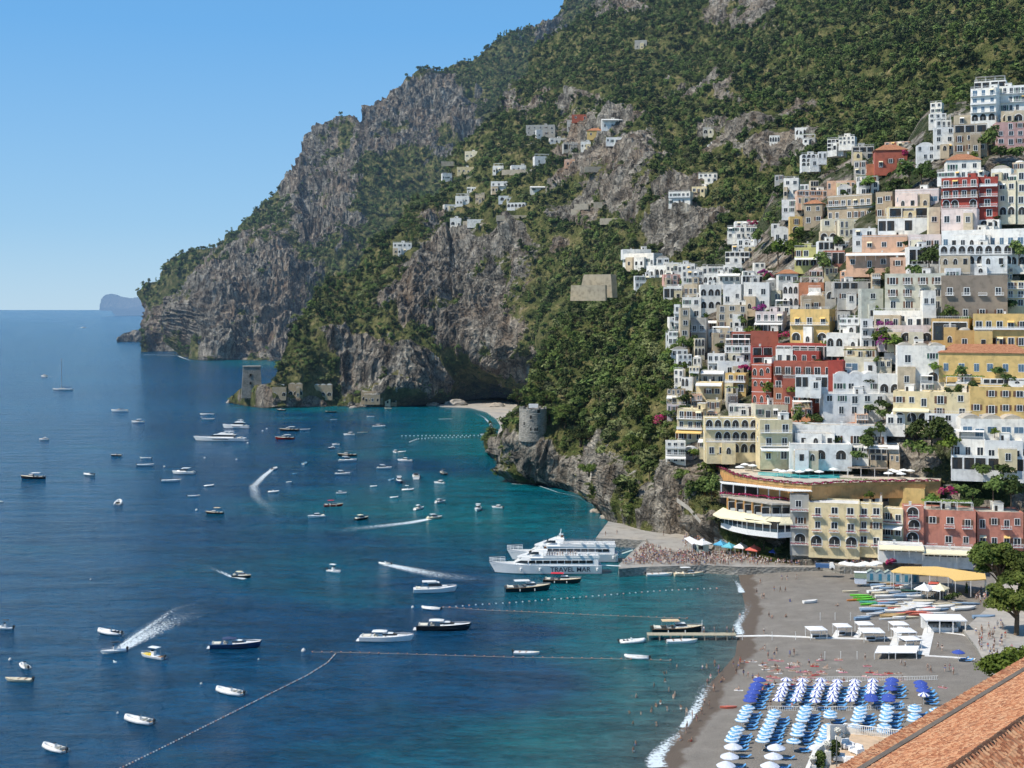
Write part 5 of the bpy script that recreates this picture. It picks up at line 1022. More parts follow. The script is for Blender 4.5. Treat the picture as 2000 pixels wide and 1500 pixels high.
        B_hull(t, L, B, fb, hm, M_DECKC, (-.46, .3), M_TEAK if top != 'w' else M_SEAT)
        for q in (-.3, -.05, .18):
            m = MB().mat(M_WOOD); m.box(q*L, q*L+.28, -B*.38, B*.38, fb+.04, fb+.14); m.obj('thwart', t)
        if L > 5: outboard(t, L, fb)
    elif kind == 'console':
        B_hull(t, L, B, fb, hm, M_HULLW, (-.46, .2), M_DECKC if 'Y' not in extra else M_YEL)
        if 'Y' in extra: m = MB().mat(M_YEL); m.prism(planform(L, B, L*.0, L*.45, .86), fb*1.02, fb*1.45); m.obj('foredeck', t); m = MB().mat(M_WOOD); m.box(-L*.5, -L*.3, -B*.38, B*.38, fb, fb*1.15); m.obj('stern_deck', t)
        m = MB().mat(M_HULLW); m.box(-.12*L, .0, -.45, .45, fb, fb+1.0); m.mat(M_TINT); m.box(-.03*L, .01*L, -.4, .4, fb+1.0, fb+1.4); m.obj('console', t)
        canopy_part(t, -.28*L, .1*L, B*.72, fb+2.0, tm, z0=fb); outboard(t, L, fb, 2 if L > 8 else 1); rail_part(t, L, B, fb, .55)
    elif kind == 'sport':
        B_hull(t, L, B, fb, hm, M_HULLW, (-.47, -.02), M_SEAT); m = MB()
        cabin_mb(m, -.06*L, .24*L, B*.66, B*.42, fb*1.1, L*.055, 1.6, -.3, True, M_HULLW); m.obj('coachroof', t)
        if 'W' in extra or L < 8: m = MB().mat(M_TINT); m.loft([[(-.02*L, -B*.36, fb*1.25), (.1*L, 0, fb*1.3), (-.02*L, B*.36, fb*1.25)], [(-.08*L, -B*.3, fb*1.25+.6), (.02*L, 0, fb*1.3+.6), (-.08*L, B*.3, fb*1.25+.6)]], False, False); m.obj('windscreen', t)
        if top != 'd' or L > 8: canopy_part(t, -.27*L, .0*L, B*.68, fb+1.25, tm, z0=fb, dome=.25)
        seats(t, L, B, fb, M_SEAT, ((-.46, .16), (-.24, .07)), .45); rail_part(t, L, B, fb, .5, .3)
        m = MB().mat(M_HULLW); m.box(-L*.56, -L*.49, -B*.38, B*.38, .1, .22); m.obj('swim_platform', t)
        if 'P' in extra: m = MB().mat(M_TINT); m.box(-.1*L, .25*L, -B*.5, -B*.485, fb*.62, fb*.78); m.obj('hull_window', t)
    elif kind == 'gozzo':
        B_hull(t, L, B, fb*1.05, hm, M_DECKC, (-.48, -.02), M_TEAK)
        m = MB(); cabin_mb(m, -.04*L, .2*L, B*.56, B*.36, fb*1.2, min(1.0, L*.08), .5, 0, True, M_HULLW); m.obj('cabin', t)
        m = MB().mat(M_WOOD); 
        for sg in (1, -1): m.tube([(s*L-L/2, sg*B/2*(.88+.12*min(1, s*2.5))*(1-max(0, (s-.42)/.58)**2.2)*1.01, fb*1.05*(1+.4*s*s)+.02) for s in np.linspace(0, .99, 9)], .06, 4)
        m.obj('rubbing_strake', t)
        canopy_part(t, -.3*L, .03*L, B*.68, fb+1.9, tm, z0=fb); seats(t, L, B, fb*1.05, M_SEAT, ((-.44, .12), (-.2, .07)), .5); rail_part(t, L, B, fb*1.05, .5, .4)
        for q in (-.2, .12): m = MB().mat(M_FEND); m.lathe([(.02, fb*.9), (.14, fb*.8), (.14, fb*.3), (.02, fb*.2)], 6, q*L, -B*.53); m.obj('fender', t)
    elif kind == 'cruiser':
        B_hull(t, L, B, fb*1.1, hm, M_HULLW if c != 'b' else M_DECKC, (-.47, -.12), M_SEAT if top != 't' else M_TEAK)
        m = MB(); cabin_mb(m, -.14*L, .2*L, B*.72, B*.48, fb*1.15, min(1.7, L*.14), .55, -.25, True, M_HULLW); m.obj('cabin', t)
        m = MB(); cabin_mb(m, .05*L, .34*L, B*.55, B*.25, fb*1.25, min(.5, L*.045), 1.2, 0, False, M_HULLW if c != 'b' else M_DECKC); m.obj('foredeck', t)
        if top != 'd': canopy_part(t, -.3*L, .02*L, B*.7, fb+min(2.1, L*.2), tm, z0=fb)
        seats(t, L, B, fb*1.1, M_SEAT, ((-.44, .1),), .5); rail_part(t, L, B, fb*1.1, .45, .4)
        if 'E' in extra: outboard(t, L, fb)
    elif kind == 'yacht':
        B_hull(t, L, B, fb*1.25, hm, M_HULLW, (-.49, -.25), M_TEAK); z = fb*1.3
        m = MB().mat(M_TINT); 
        for sg in (1, -1): m.add([(-.2*L, sg*B*.502, z*.45), (.1*L, sg*B*.49, z*.5), (.12*L, sg*B*.485, z*.68), (-.18*L, sg*B*.502, z*.63)], [(0, 1, 2, 3)])
        m.obj('hull_window', t)
        m = MB(); cabin_mb(m, -.28*L, .24*L, B*.82, B*.42, z, 2.1, 1.35, -.7, True, M_HULLW); m.obj('cabin', t)
        m = MB(); cabin_mb(m, -.26*L, .06*L, B*.66, B*.45, z+2.1, 1.0, 1.6, -.9, False, M_HULLW); m.obj('flybridge', t)
        m = MB().mat(M_HULLW); m.loft([[(-.2*L, -B*.3, z+3.1), (-.17*L, -B*.3, z+3.1), (-.17*L, B*.3, z+3.1), (-.2*L, B*.3, z+3.1)], [(-.24*L, -B*.26, z+3.9), (-.2*L, -B*.26, z+3.9), (-.2*L, B*.26, z+3.9), (-.24*L, B*.26, z+3.9)]]); m.box(-.27*L, -.1*L, -B*.3, B*.3, z+3.9, z+4.02); m.tube([(-.2*L, 0, z+4), (-.21*L, 0, z+5.1)], .05, 5); m.obj('radar_arch', t)
        m = MB().mat(M_HULLW); m.box(-L*.54, -L*.49, -B*.42, B*.42, .25, .45); m.obj('swim_platform', t); rail_part(t, L, B, fb*1.25, .45, .6)
        seats(t, L, B, z, M_SEAT, ((-.42, .07),), .6)
    return t
V = 'moored on deep blue water'
BT = [ # crop, kind, x, y, width, heading, colour, canopy, extra, label
 (4, 'cruiser', 715, 518, 250, 6, 'w', 'w', '', 'long white cabin cruiser with a rounded hardtop and teak stern off the ferry pier'),
 (4, 'gozzo', 1232, 510, 270, 10, 'b', 'w', '', 'black hulled wooden motorboat with a white roof just in front of the ferry'),
 (4, 'gozzo', 1425, 466, 220, -6, 'b', 'r', '', 'black hulled wooden motorboat with a bright red canopy beside the ferry'),
 (4, 'dinghy', 690, 616, 115, 168, 'w', 'w', 'E', 'small white inflatable tied at the outer end of the middle buoy line'),
 (4, 'sport', 763, 728, 308, -2, 'b', 'w', 'P', 'sleek speedboat with a black hull, white deck and white canopy'),
 (4, 'sport', 445, 790, 308, -3, 'w', 'w', 'W', 'sleek all white speedboat with a white canopy near the long buoy line'),
 (4, 'open', 1226, 866, 150, -10, 'w', 't', '', 'cream and wood open boat lying across the long buoy line'),
 (4, 'rib', 1817, 802, 152, 6, 'w', 'd', '', 'white inflatable carrying people towards the wooden jetty'),
 (4, 'dinghy', 1836, 890, 142, 172, 'w', 'w', 'E', 'empty white inflatable tied to the buoy line near the beach'),
 (4, 'console', 150, 408, 98, -35, 'w', 'w', '', 'small white centre console boat with a white T-top and outboard'),
 (7, 'cruiser', 952, 1062, 46, -95, 'w', 'w', 'E', 'small white cabin boat seen end-on in front of the rocky cliff'), (7, 'cruiser', 1060, 1050, 68, 158, 'w', 'w', 'E', 'small white cabin boat nearest the rocks below the round tower'),
 (7, 'cruiser', 712, 1108, 95, 28, 'c', 'w', '', 'cream sports cruiser under way with a long curved white wake'), (7, 'sport', 626, 1056, 70, 60, 'w', 'w', 'W', 'white bowrider with a white arch beside the cream cruiser under way'),
 (7, 'cruiser', 306, 1113, 88, 48, 'b', 'c', '', 'dark hulled cruiser with a cream top turned towards the open sea'), (7, 'cruiser', 50, 1102, 102, -155, 'w', 'd', '', 'white sports cruiser with wide dark windows next to the maroon boat'),
 (7, 'gozzo', 147, 1040, 112, 14, 'r', 'r', '', 'maroon hulled motorboat with a pinkish red canopy'), (4, 'rib', 432, 365, 78, 160, 'w', 'w', '', 'white inflatable racing away from the ferry with a long foaming wake'),
 (3, 'open', 252, 428, 150, 4, 'w', 'w', '', 'white open boat moored stern to the quay wall'), (3, 'gozzo', 417, 428, 172, 6, 'c', 'w', '', 'cream and varnished wood motorboat moored along the quay'),
 (3, 'gozzo', 352, 742, 300, 3, 'b', 't', '', 'long dark hulled wooden launch with a tan canopy moored along the wooden jetty'), (3, 'open', 378, 802, 178, 3, 'w', 'w', '', 'white open boat with fenders on the near side of the wooden jetty'),
 (5, 'console', 25, 725, 90, 180, 'w', 'd', '', 'white boat with a black outboard cut by the edge of the picture'), (5, 'rib', 610, 752, 168, 156, 'w', 'd', '', 'white inflatable with black seats drifting above the speeding grey boat'),
 (5, 'console', 632, 855, 142, 205, 'w', 'd', '', 'grey and white boat with a black T-top speeding ahead of a broad wake'), (5, 'console', 850, 885, 172, 152, 'y', 'w', 'Y', 'white boat with a bright yellow foredeck, a white canopy and dark wooden stern'),
 (5, 'sport', 1318, 828, 290, 4, 'n', 'n', 'P', 'navy blue hulled day cruiser with a navy canopy'), (5, 'rib', 136, 938, 98, 128, 'w', 'w', '', 'white inflatable moored to a round buoy near the left edge'), (5, 'open', 103, 1015, 160, 174, 'c', 't', '', 'long pale yellow rowing boat below the buoyed inflatable'),
 (5, 'rib', 1280, 1085, 195, 153, 'w', 't', 'A', 'white inflatable with a beige deck and roll bar near the dotted buoy line'), (5, 'rib', 773, 1245, 208, 154, 'w', 't', 'A', 'white inflatable with tan seats between two other beige decked inflatables'), (5, 'rib', 302, 1400, 188, 148, 'w', 't', 'A', 'white inflatable with a beige deck and bent frame in the lowest corner of the sea'),
 (5, 'cruiser', 1350, 436, 118, -14, 'b', 'c', '', 'black hulled cruiser with a cream deck moving slowly towards the bay'), (5, 'gozzo', 1197, 82, 106, 176, 'b', 't', '', 'black hulled motorboat with a tan canopy, alone in the middle of the sea'),
 (6, 'rib', 662, 1240, 55, 100, 'w', 'd', '', 'small white inflatable seen from astern, alone on open water'), (6, 'cruiser', 245, 530, 48, 150, 'w', 'w', '', 'tiny white motorboat leaving a wake beside the sailing yacht'),
 (6, 'sport', 667, 725, 96, 178, 'w', 'd', 'W', 'white speedboat in the outer anchorage below the sailing yacht'), (6, 'cruiser', 768, 787, 72, 178, 'w', 'w', '', 'small white cabin boat between the speedboat and the big yacht'),
 (6, 'open', 1155, 745, 82, 178, 'w', 'w', '', 'upper of two flat white boats beyond the big yacht'), (6, 'open', 1163, 772, 72, 2, 'w', 'w', '', 'lower of two flat white boats beyond the big yacht'),
 (6, 'yacht', 1315, 818, 152, 176, 'w', 'w', '', 'smaller white motor yacht anchored behind the big one'), (6, 'yacht', 1225, 888, 300, 177, 'w', 'w', '', 'big white motor yacht with a flybridge and dark hull windows'),
 (6, 'cruiser', 245, 884, 56, 178, 'w', 'w', '', 'small white fishing boat with a thin mast far from the others'), (6, 'sport', 648, 973, 68, 172, 'b', 'd', 'W', 'low dark and white speedboat in the open water'), (6, 'open', 812, 988, 66, 178, 'w', 'w', '', 'white boat moored just behind a longer grey one'), (6, 'open', 813, 1028, 96, 2, 'w', 'w', '', 'longer grey white boat with an awning frame moored in open water'),
 (6, 'gozzo', 181, 1100, 142, 176, 'b', 'w', '', 'dark hulled motorboat with a white roof farthest out to sea'), (6, 'rib', 495, 1080, 72, 158, 'w', 'd', '', 'white inflatable with one seated person in open water'),
 (6, 'cruiser', 1023, 1073, 130, 176, 'w', 'w', '', 'white cruiser with a flat awning near a low white boat'), (6, 'open', 957, 1116, 112, 4, 'w', 't', '', 'low white boat with a teak deck below the cruiser with the flat awning'), (6, 'dinghy', 1168, 1142, 60, 24, 'w', 'w', '', 'white inflatable dinghy near the curling wake'), (6, 'open', 1082, 1200, 72, 14, 'w', 'd', '', 'small white boat with an outboard south of the curling wake'),
 (6, 'rib', 1530, 1048, 38, 75, 'w', 'd', '', 'white inflatable at the head of the curling wake'), (6, 'dinghy', 1645, 1072, 27, 20, 'l', 'w', '', 'tiny pale blue dinghy near the curling wake'), (6, 'dinghy', 1700, 1018, 28, 80, 'l', 'w', '', 'tiny blue grey dinghy with a pole'), (6, 'dinghy', 1613, 1120, 34, 20, 'w', 'w', '', 'tiny white dinghy with a dark floor'), (6, 'rib', 1527, 1176, 66, 12, 'w', 't', '', 'white inflatable with a yellowish deck right of the curling wake'),
 (6, 'gozzo', 1568, 720, 62, 150, 'b', 'd', '', 'dark motorboat tucked beside the rocks of the square tower'), (6, 'open', 1845, 730, 60, 178, 'n', 'w', '', 'dark blue rowing boat moored under the far cliff'), (6, 'kayak', 1862, 770, 44, 12, 'w', 'w', '', 'white kayak paddled below the far cliff'),
 (6, 'gozzo', 1612, 834, 112, 176, 'b', 'w', '', 'dark hulled launch moored behind a maroon one'), (6, 'open', 1703, 828, 60, 2, 'w', 'w', '', 'low white tender beside the dark hulled launch'), (6, 'gozzo', 1588, 880, 112, 178, 'r', 'w', '', 'dark maroon launch with a white roof near the big yacht'), (6, 'cruiser', 1948, 858, 66, 176, 'w', 'w', '', 'small white cabin boat under the far cliffs'),
 (6, 'cruiser', 1874, 912, 46, 172, 'w', 'd', '', 'tiny grey cabin boat, upper one of a close pair'), (6, 'cruiser', 1850, 932, 46, 172, 'n', 'w', '', 'tiny blue grey cabin boat, lower one of a close pair'), (6, 'gozzo', 1937, 974, 112, 176, 'b', 'd', '', 'black motorboat lying close behind a white cruiser'), (6, 'cruiser', 1940, 1004, 106, 4, 'w', 'w', '', 'white cruiser lying close in front of a black motorboat'), (6, 'cruiser', 1912, 1078, 90, 5, 'w', 'w', '', 'white cruiser with blue canvas sides in the middle of the bay'), (6, 'cruiser', 1905, 1185, 62, 8, 'w', 'w', '', 'white cabin boat just behind the maroon canopied one'),
 (7, 'open', 130, 517, 66, 178, 'b', 'w', '', 'dark rowing boat close under the cliff of the inner bay'), (7, 'open', 353, 541, 45, 178, 'w', 'w', '', 'white dinghy alone off the small beach'), (7, 'cruiser', 400, 599, 76, 4, 'w', 'd', '', 'white cruiser nearest the small far beach'), (7, 'kayak', 310, 628, 62, 4, 'c', 'w', '', 'yellowish kayak in the inner bay'),
 (7, 'cruiser', 430, 831, 88, 6, 'w', 'w', '', 'white cabin boat with a flat top in the centre of the mooring field'), (7, 'cruiser', 545, 789, 88, 172, 'w', 'd', '', 'white cruiser with an open cockpit in the upper mooring field'), (7, 'cruiser', 490, 741, 44, 120, 'w', 'w', '', 'white cabin boat beside a small inflatable'), (7, 'dinghy', 530, 738, 46, 14, 'w', 'w', 'E', 'small inflatable beside a white cabin boat'),
 (7, 'cruiser', 515, 907, 56, -80, 'n', 'w', '', 'dark blue boat with a white top seen bow-on'), (7, 'dinghy', 470, 893, 34, 60, 'l', 'w', '', 'small pale blue dinghy alongside the dark blue boat'), (7, 'sport', 607, 880, 60, 95, 'w', 'd', 'W', 'white speedboat with a dark cockpit seen from the bow'), (7, 'gozzo', 757, 861, 60, 110, 'b', 'd', '', 'dark boat with a mast in the inland part of the mooring field'),
 (7, 'cruiser', 738, 913, 72, 156, 'w', 'w', '', 'white cabin boat in front of the dark boat with a mast'), (7, 'rib', 563, 951, 72, 4, 'w', 'w', 'T', 'white inflatable with a white sunshade in the mooring field'), (7, 'cruiser', 744, 1018, 68, 42, 'w', 'w', '', 'white cabin cruiser above the bowrider with the arch'), (7, 'dinghy', 371, 930, 43, 8, 'w', 'w', '', 'grey dinghy with two people in the mooring field'), (7, 'dinghy', 486, 992, 50, 14, 'w', 'w', '', 'white dinghy drifting in the lower mooring field'),
 (7, 'kayak', 773, 553, 82, 8, 'w', 'w', '', 'long white rowing raft off the small far beach'), (7, 'open', 1000, 641, 70, 10, 'w', 'w', '', 'white rowing boat drawn up beside the foot of the round tower rocks'), (7, 'open', 1672, 1079, 60, 6, 'w', 'w', '', 'upper of two small boats below the rocks by the concrete landing'), (7, 'open', 1657, 1106, 50, 2, 'l', 'w', '', 'lower pale blue one of two small boats by the concrete landing'), (7, 'open', 450, 495, 42, 172, 'c', 'w', '', 'tiny cream rowing boat against the rocks of the inner bay'),
 (0, 'cruiser', 163, 640, 11, 178, 'w', 'w', '', 'distant white motorboat on the bright wake near the horizon'), (6, 'dinghy', 4, 1228, 24, 160, 'w', 'w', '', 'white dinghy at the outer edge of the picture'), (6, 'kayak', 1068, 681, 24, 10, 'b', 'w', '', 'tiny dark kayak far out between the yacht and the square tower'),
]
for cr, kind, x, y, w, hd, c, top, ex, lab in BT: boat(kind, x, y, w, hd, lab.replace('near the left edge', 'near the long pale rowing boat').replace(' right of the', ' inland of the'), c, top, cr, extra=ex)
# sailing yacht
p = W(122, 762); s = p.y/F; t = thing('sailing_yacht', 'white sailing yacht with a tall bare mast and blue sail cover', 'yacht', p, R(178)); L = 40*s
B_hull(t, L, L*.26, 1.1, M_HULLW, M_HULLW, (-.46, -.2)); m = MB(); cabin_mb(m, -.15*L, .2*L, L*.14, L*.08, 1.2, .7, 1, .2, True); m.obj('cabin', t)
m = MB().mat(plain('mast_grey', (.3, .3, .32), .5)); m.tube([(.05*L, 0, 1), (.05*L, 0, 62*s)], [.22, .14], 6); m.tube([(.05*L, 0, 62*s), (L*.48, 0, 1.5)], .05, 4); m.tube([(.05*L, 0, 62*s), (-L*.48, 0, 1.5)], .05, 4); m.obj('mast', t)
m = MB().mat(M_BIMN); m.tube([(.04*L, 0, 3.3), (-.4*L, 0, 2.9)], [.4, .25], 6); m.obj('sail_cover', t); rail_part(t, L, L*.26, 1.1, .1, .6, 'guard_rail')

# ---------------------------------------------------------------- ferries
def ferry(px, py, wpx, head, label, txt, L=None):
    p = W(px, py); L = L or wpx/F*p.y; B = L*.2; t = thing('passenger_ferry', label, 'ferry', p, R(head))
    m = MB().mat(M_HULLW); m.loft(hull_secs(L, B, 2.6, 15, .96, .28, 2.8)); hl = m.obj('hull', t)
    m = MB().mat(M_TINT); m.loft([[(x, y*1.004, z) for x, y in planform(L, B, -L/2-.01, L*.05, 1.01, 8, .96, 2.8)] for z in (-.3, .12)]); m.obj('waterline_band', hl)
    m = MB().mat(plain('ferry_deck', (.42, .44, .45), .7)); m.prism(planform(L, B, -L/2+.1, L*.47, .93, 12, .96, 2.8), 2.62, 2.66); m.obj('deck', t)
    def cab(x0, x1, f, z0, z1, rk, glass=None):
        up = planform(L, B, x0, x1, f, 10, .98, 2.8); lo = up; k = (x1-rk-x0)/(x1-x0)
        top_ = [(x0+(x-x0)*k, y*.94) for x, y in up]; n = len(up)
        return [(x, y, z0) for x, y in lo], [(x, y, z1) for x, y in top_]
    a, b = cab(-.47*L, .3*L, .92, 2.66, 4.9, 3.2); m = MB().mat(M_HULLW); m.loft([a, b]); sal = m.obj('saloon', t)
    m = MB().mat(M_TINT)
    for sg in (1, -1):
        for i in range(9):
            x = -.42*L+i*L*.064; yy = sg*(B*.46*.965+.06); m.box(x, x+L*.057, yy-.05, yy+.05, 3.35, 4.25)
        x = .16*L; m.add([(x, sg*B*.44, 3.3), (x+L*.115, sg*B*.30, 3.5), (x+L*.06, sg*B*.355, 4.2), (x, sg*B*.425, 4.2)], [(0, 1, 2, 3)])
    m.obj('saloon_window', sal)
    # upper deck, wheelhouse, bulwarks
    m = MB().mat(M_HULLW); m.prism(planform(L, B, -.48*L, .14*L, .9, 10, .98, 2.8), 4.9, 5.05)
    for sg in (1, -1): m.box(-.48*L, .02*L, sg*B*.43-.05, sg*B*.43+.05, 5.05, 5.75)
    m.obj('upper_deck', t)
    m = MB(); cabin_mb(m, .0*L, .25*L, B*.72, B*.4, 4.95, 2.5, 1.7, -.25, False, M_HULLW); m.mat(M_TINT); m.add([(.165*L, -B*.24, 5.9), (.165*L, B*.24, 5.9), (.125*L, B*.24, 6.7), (.125*L, -B*.24, 6.7)], [(0, 1, 2, 3)])
    for sg in (1, -1): m.add([(.06*L, sg*B*.345, 6.0), (.15*L, sg*B*.28, 6.0), (.11*L, sg*B*.29, 6.8), (.06*L, sg*B*.325, 6.8)], [(0, 1, 2, 3)])
    m.obj('wheelhouse', t)
    m = MB().mat(M_HULLW); m.tube([(.02*L, 0, 7.3), (.01*L, 0, 10.2)], [.25, .1], 6); m.box(-.01*L, .03*L, -.9, .9, 8.4, 8.55); m.box(.015*L, .045*L, -.6, .6, 7.5, 7.9); m.mat(plain('radar_orange', (.6, .2, .06), .5)); m.box(-.01*L, .015*L, -1.2, -.4, 7.4, 7.9); m.obj('mast', t)
    m = MB().mat(M_CHROME)
    for z in (5.05+.95, 5.05+1.3):
        for sg in (1, -1): m.tube([(-.48*L, sg*B*.43, z), (.02*L, sg*B*.43, z)], .04, 4)
    for x in np.linspace(-.48*L, .02*L, 14):
        for sg in (1, -1): m.tube([(x, sg*B*.43, 5.7), (x, sg*B*.43, 6.35)], .03, 4)
    m.obj('deck_rail', t)
    m = MB().mat(M_HULLW)      # raised bow pulpit
    for sg in (1, -1):
        for z in (3.7, 4.15, 4.6): m.tube([(.36*L, sg*B*.28, z), (.44*L, sg*B*.17, z), (.5*L, sg*.3, z+.1)], .06, 4)
        for x, y in ((.36*L, B*.28), (.4*L, B*.23), (.44*L, B*.17), (.47*L, B*.1)): m.tube([(x, sg*y, 3.2), (x, sg*y, 4.6)], .05, 4)
    m.obj('bow_rail', t)
    for q in (-.46, .05, .22): m = MB().mat(M_FEND); m.lathe([(.05, 2.2), (.42, 1.9), (.42, 1.2), (.05, .9)], 8, q*L, B*(.5 if q < .1 else .45)+.2); m.obj('fender', t)
    for q in (-.38, -.3, -.18): m = MB().mat(plain('raft_white', (.78, .78, .76), .5)); m.xprism([(q*L+.5*math.cos(a), 6.2+.35*math.sin(a)) for a in np.linspace(0, 6.28, 9)[:-1]], B*.36, B*.5); m.obj('life_raft', t)
    if txt:
        cu = bpy.data.curves.new('lettering', 'FONT'); cu.body = txt; cu.size = 2.15; cu.extrude = .02; cu.offset = .012; cu.align_x = 'CENTER'; cu.align_y = 'CENTER'
        tm = link('tmp', cu); bpy.context.view_layer.update(); me = bpy.data.meshes.new_from_object(tm.evaluated_get(bpy.context.evaluated_depsgraph_get())); bpy.data.objects.remove(tm)
        me.materials.clear(); me.materials.append(plain('navy_lettering', (.012, .03, .07), .5)); o = link('lettering', me, hl)
        o.rotation_euler = (R(90+10), 0, R(180)); o.location = (-.22*L, B*.475+.1, 1.45)
    return t
ferry(1065, 1118, 218, 181, 'white two-deck passenger ferry with TRAVEL MAR in dark letters on its hull', 'TRAVEL MAR')
ferry(1098, 1094, 190, 178, 'second white passenger ferry half hidden behind the lettered one', None, 36)

# ---------------------------------------------------------------- foam: wakes and surf
def foam_mat(name, dens, sc=1.0):
    n = NB(name); uv = n.N('ShaderNodeUVMap').outputs[0]; v = n.coords('World', (sc, sc, sc)); s = n.N('ShaderNodeSeparateXYZ'); n.L(uv, s.inputs[0])
    e = n.math('SUBTRACT', 1, n.math('POWER', n.math('ABSOLUTE', n.math('SUBTRACT', n.math('MULTIPLY', s.outputs[1], 2), 1)), 2.0))
    f = n.math('MULTIPLY', e, n.math('SUBTRACT', 1, n.math('MULTIPLY', s.outputs[0], .85)))
    a = n.math('ADD', f, n.math('MULTIPLY', n.math('SUBTRACT', n.noise(v, 1.5, 5, .8), .5), 2.6)); a = n.math('MULTIPLY', n.ramp(a, [(.55-dens*.3, (0,)), (.95-dens*.25, (1,))]), n.ramp(e, [(0, (0,)), (.3, (1,))]))
    n.b.inputs['Base Color'].default_value = (.62, .70, .74, 1); n.b.inputs['Roughness'].default_value = .8; n.L(a, n.b.inputs['Alpha']); return n.m
M_FOAM = foam_mat('white_foam', .3); M_SURF = foam_mat('surf_foam', 1.0, .8)
def ribbon(name, pts, w0, w1, z, mat, label, n=30, zf=None):
    pts = [W(x, y) for x, y in pts]; a = np.array([(p.x, p.y) for p in pts]); d = np.r_[0, np.cumsum(np.linalg.norm(np.diff(a, axis=0), axis=1))]; u = np.linspace(0, d[-1], n); X = np.interp(u, d, a[:, 0]); Y = np.interp(u, d, a[:, 1])
    tx, ty = np.gradient(X), np.gradient(Y); l = np.hypot(tx, ty); nx, ny = -ty/l, tx/l; m = MB().mat(mat); vs = []; K = 5
    for i in range(n):
        w = w0+(w1-w0)*i/(n-1)
        for j in range(K): q = (j/(K-1)-.5)*w; x_, y_ = X[i]+nx[i]*q, Y[i]+ny[i]*q; vs.append((x_, y_, (zf(x_, y_) if zf else 0)+z))
    m.add(vs, [(i*K+j, (i+1)*K+j, (i+1)*K+j+1, i*K+j+1) for i in range(n-1) for j in range(K-1)]); me = m.mesh(name); uv = me.uv_layers.new(name='UVMap')
    for li, l_ in enumerate(me.loops): vi = l_.vertex_index; uv.data[li].uv = ((vi//K)/(n-1), (vi % K)/(K-1))
    o = link(name, me); return tag(o, label, 'foam', kind='stuff')
ribbon('boat_wake', [(752, 1102), (800, 1112), (860, 1124), (930, 1132), (1000, 1132)], 5, 20, .06, M_FOAM, 'white foaming wake trailing behind the inflatable near the ferry')
ribbon('boat_wake', [(838, 1014), (800, 1021), (740, 1028), (690, 1033), (640, 1045)], 5, 17, .06, M_FOAM, 'curved wake behind the cream cruiser under way')
ribbon('boat_wake', [(238, 1268), (270, 1248), (310, 1225), (350, 1205), (390, 1180)], 5, 22, .06, M_FOAM, 'broad wake behind the speeding grey boat with a black top')
ribbon('boat_wake', [(235, 1262), (290, 1225), (340, 1190), (400, 1172), (440, 1170)], 1.5, 5, .065, M_FOAM, 'thin outer arm of the wake behind the speeding grey boat')
ribbon('boat_wake', [(535, 914), (515, 930), (495, 950), (500, 972), (525, 992), (540, 1025)], 3, 12, .06, M_FOAM, 'curling wake of the inflatable in mid bay')
ribbon('boat_wake', [(478, 1131), (450, 1126), (420, 1112), (395, 1103)], 2.5, 4, .06, M_FOAM, 'short wake behind the black hulled cruiser')
ribbon('boat_wake', [(84, 736), (100, 736), (120, 737)], 4, 8, .06, M_FOAM, 'tiny wake beside the sailing yacht'); ribbon('boat_wake', [(150, 641), (165, 640), (178, 641)], 12, 20, .06, M_FOAM, 'bright wake of a distant boat near the horizon')
ribbon('boat_wake', [(198, 1275), (215, 1273), (240, 1266)], 4, 2, .06, M_SURF, 'bow wave in front of the speeding grey boat')
zs = lambda x, y: max(0.0, float(beach_z(x, y)))
ribbon('surf_foam', [(1285, 1500), (1278, 1485), (1295, 1462), (1312, 1446), (1335, 1420)], 4.5, 2.6, .10, M_SURF, 'thick white surf breaking at the lower end of the beach', 40, zs)
ribbon('surf_foam', [(1335, 1422), (1352, 1396), (1366, 1372), (1375, 1350), (1380, 1335)], 2.2, 3.5, .10, M_SURF, 'white surf line along the swimmers part of the beach', 40, zs)
ribbon('surf_foam', [(1447, 1240), (1440, 1222), (1450, 1205), (1462, 1185), (1455, 1165)], 3, 4, .10, M_FOAM, 'foam patches washing up beside the white walkway', 30, zs)
ribbon('surf_foam', [(1449, 1158), (1444, 1145), (1434, 1132)], 2.5, 1.5, .10, M_SURF, 'thin surf line at the harbour end of the beach', 20, zs)
ribbon('surf_foam', [(962, 842), (958, 828), (945, 815), (925, 806)], 3, 2, .10, M_SURF, 'thin surf line along the small far beach', 20)
ribbon('surf_foam', [(1000, 945), (1050, 948), (1090, 962), (1130, 970), (1165, 996)], 1.2, 1.2, .08, M_FOAM, 'faint foam along the foot of the tower rocks', 30)
ribbon('surf_foam', [(280, 693), (345, 694), (370, 704), (460, 707), (540, 709)], 8, 8, .08, M_FOAM, 'faint foam along the foot of the far headland', 30)

# ---------------------------------------------------------------- buoy lines
M_BUOYO = plain('orange_float', (.42, .2, .13), .5); M_BUOYW = plain('white_float', (.5, .5, .5), .5)
def buoyline(pts, n, r, label, rope=True, alt=(M_BUOYO,)):
    q = [W(x, y) for x, y in pts]; a = np.array([(p.x, p.y) for p in q]); d = np.r_[0, np.cumsum(np.linalg.norm(np.diff(a, axis=0), axis=1))]; t = thing('buoy_line', label, 'buoy line', q[0])
    if rope: m = MB().mat(plain('float_rope', (.5, .42, .34), .8)); m.tube([(p.x-q[0].x, p.y-q[0].y, .05) for p in q], .035, 4); m.obj('rope', t)
    ms = []
    for mm in alt: m = MB().mat(mm); m.lathe([(.02, -r*.5), (r*.8, -r*.3), (r, .1*r), (r*.7, r*.7), (.02, r)], 7); ms.append(m.mesh('float', True))
    for i in range(n): u = d[-1]*i/max(1, n-1); o = link('float', ms[i % len(ms)], t); o.location = (np.interp(u, d, a[:, 0])-q[0].x, np.interp(u, d, a[:, 1])-q[0].y, .1)
    return t
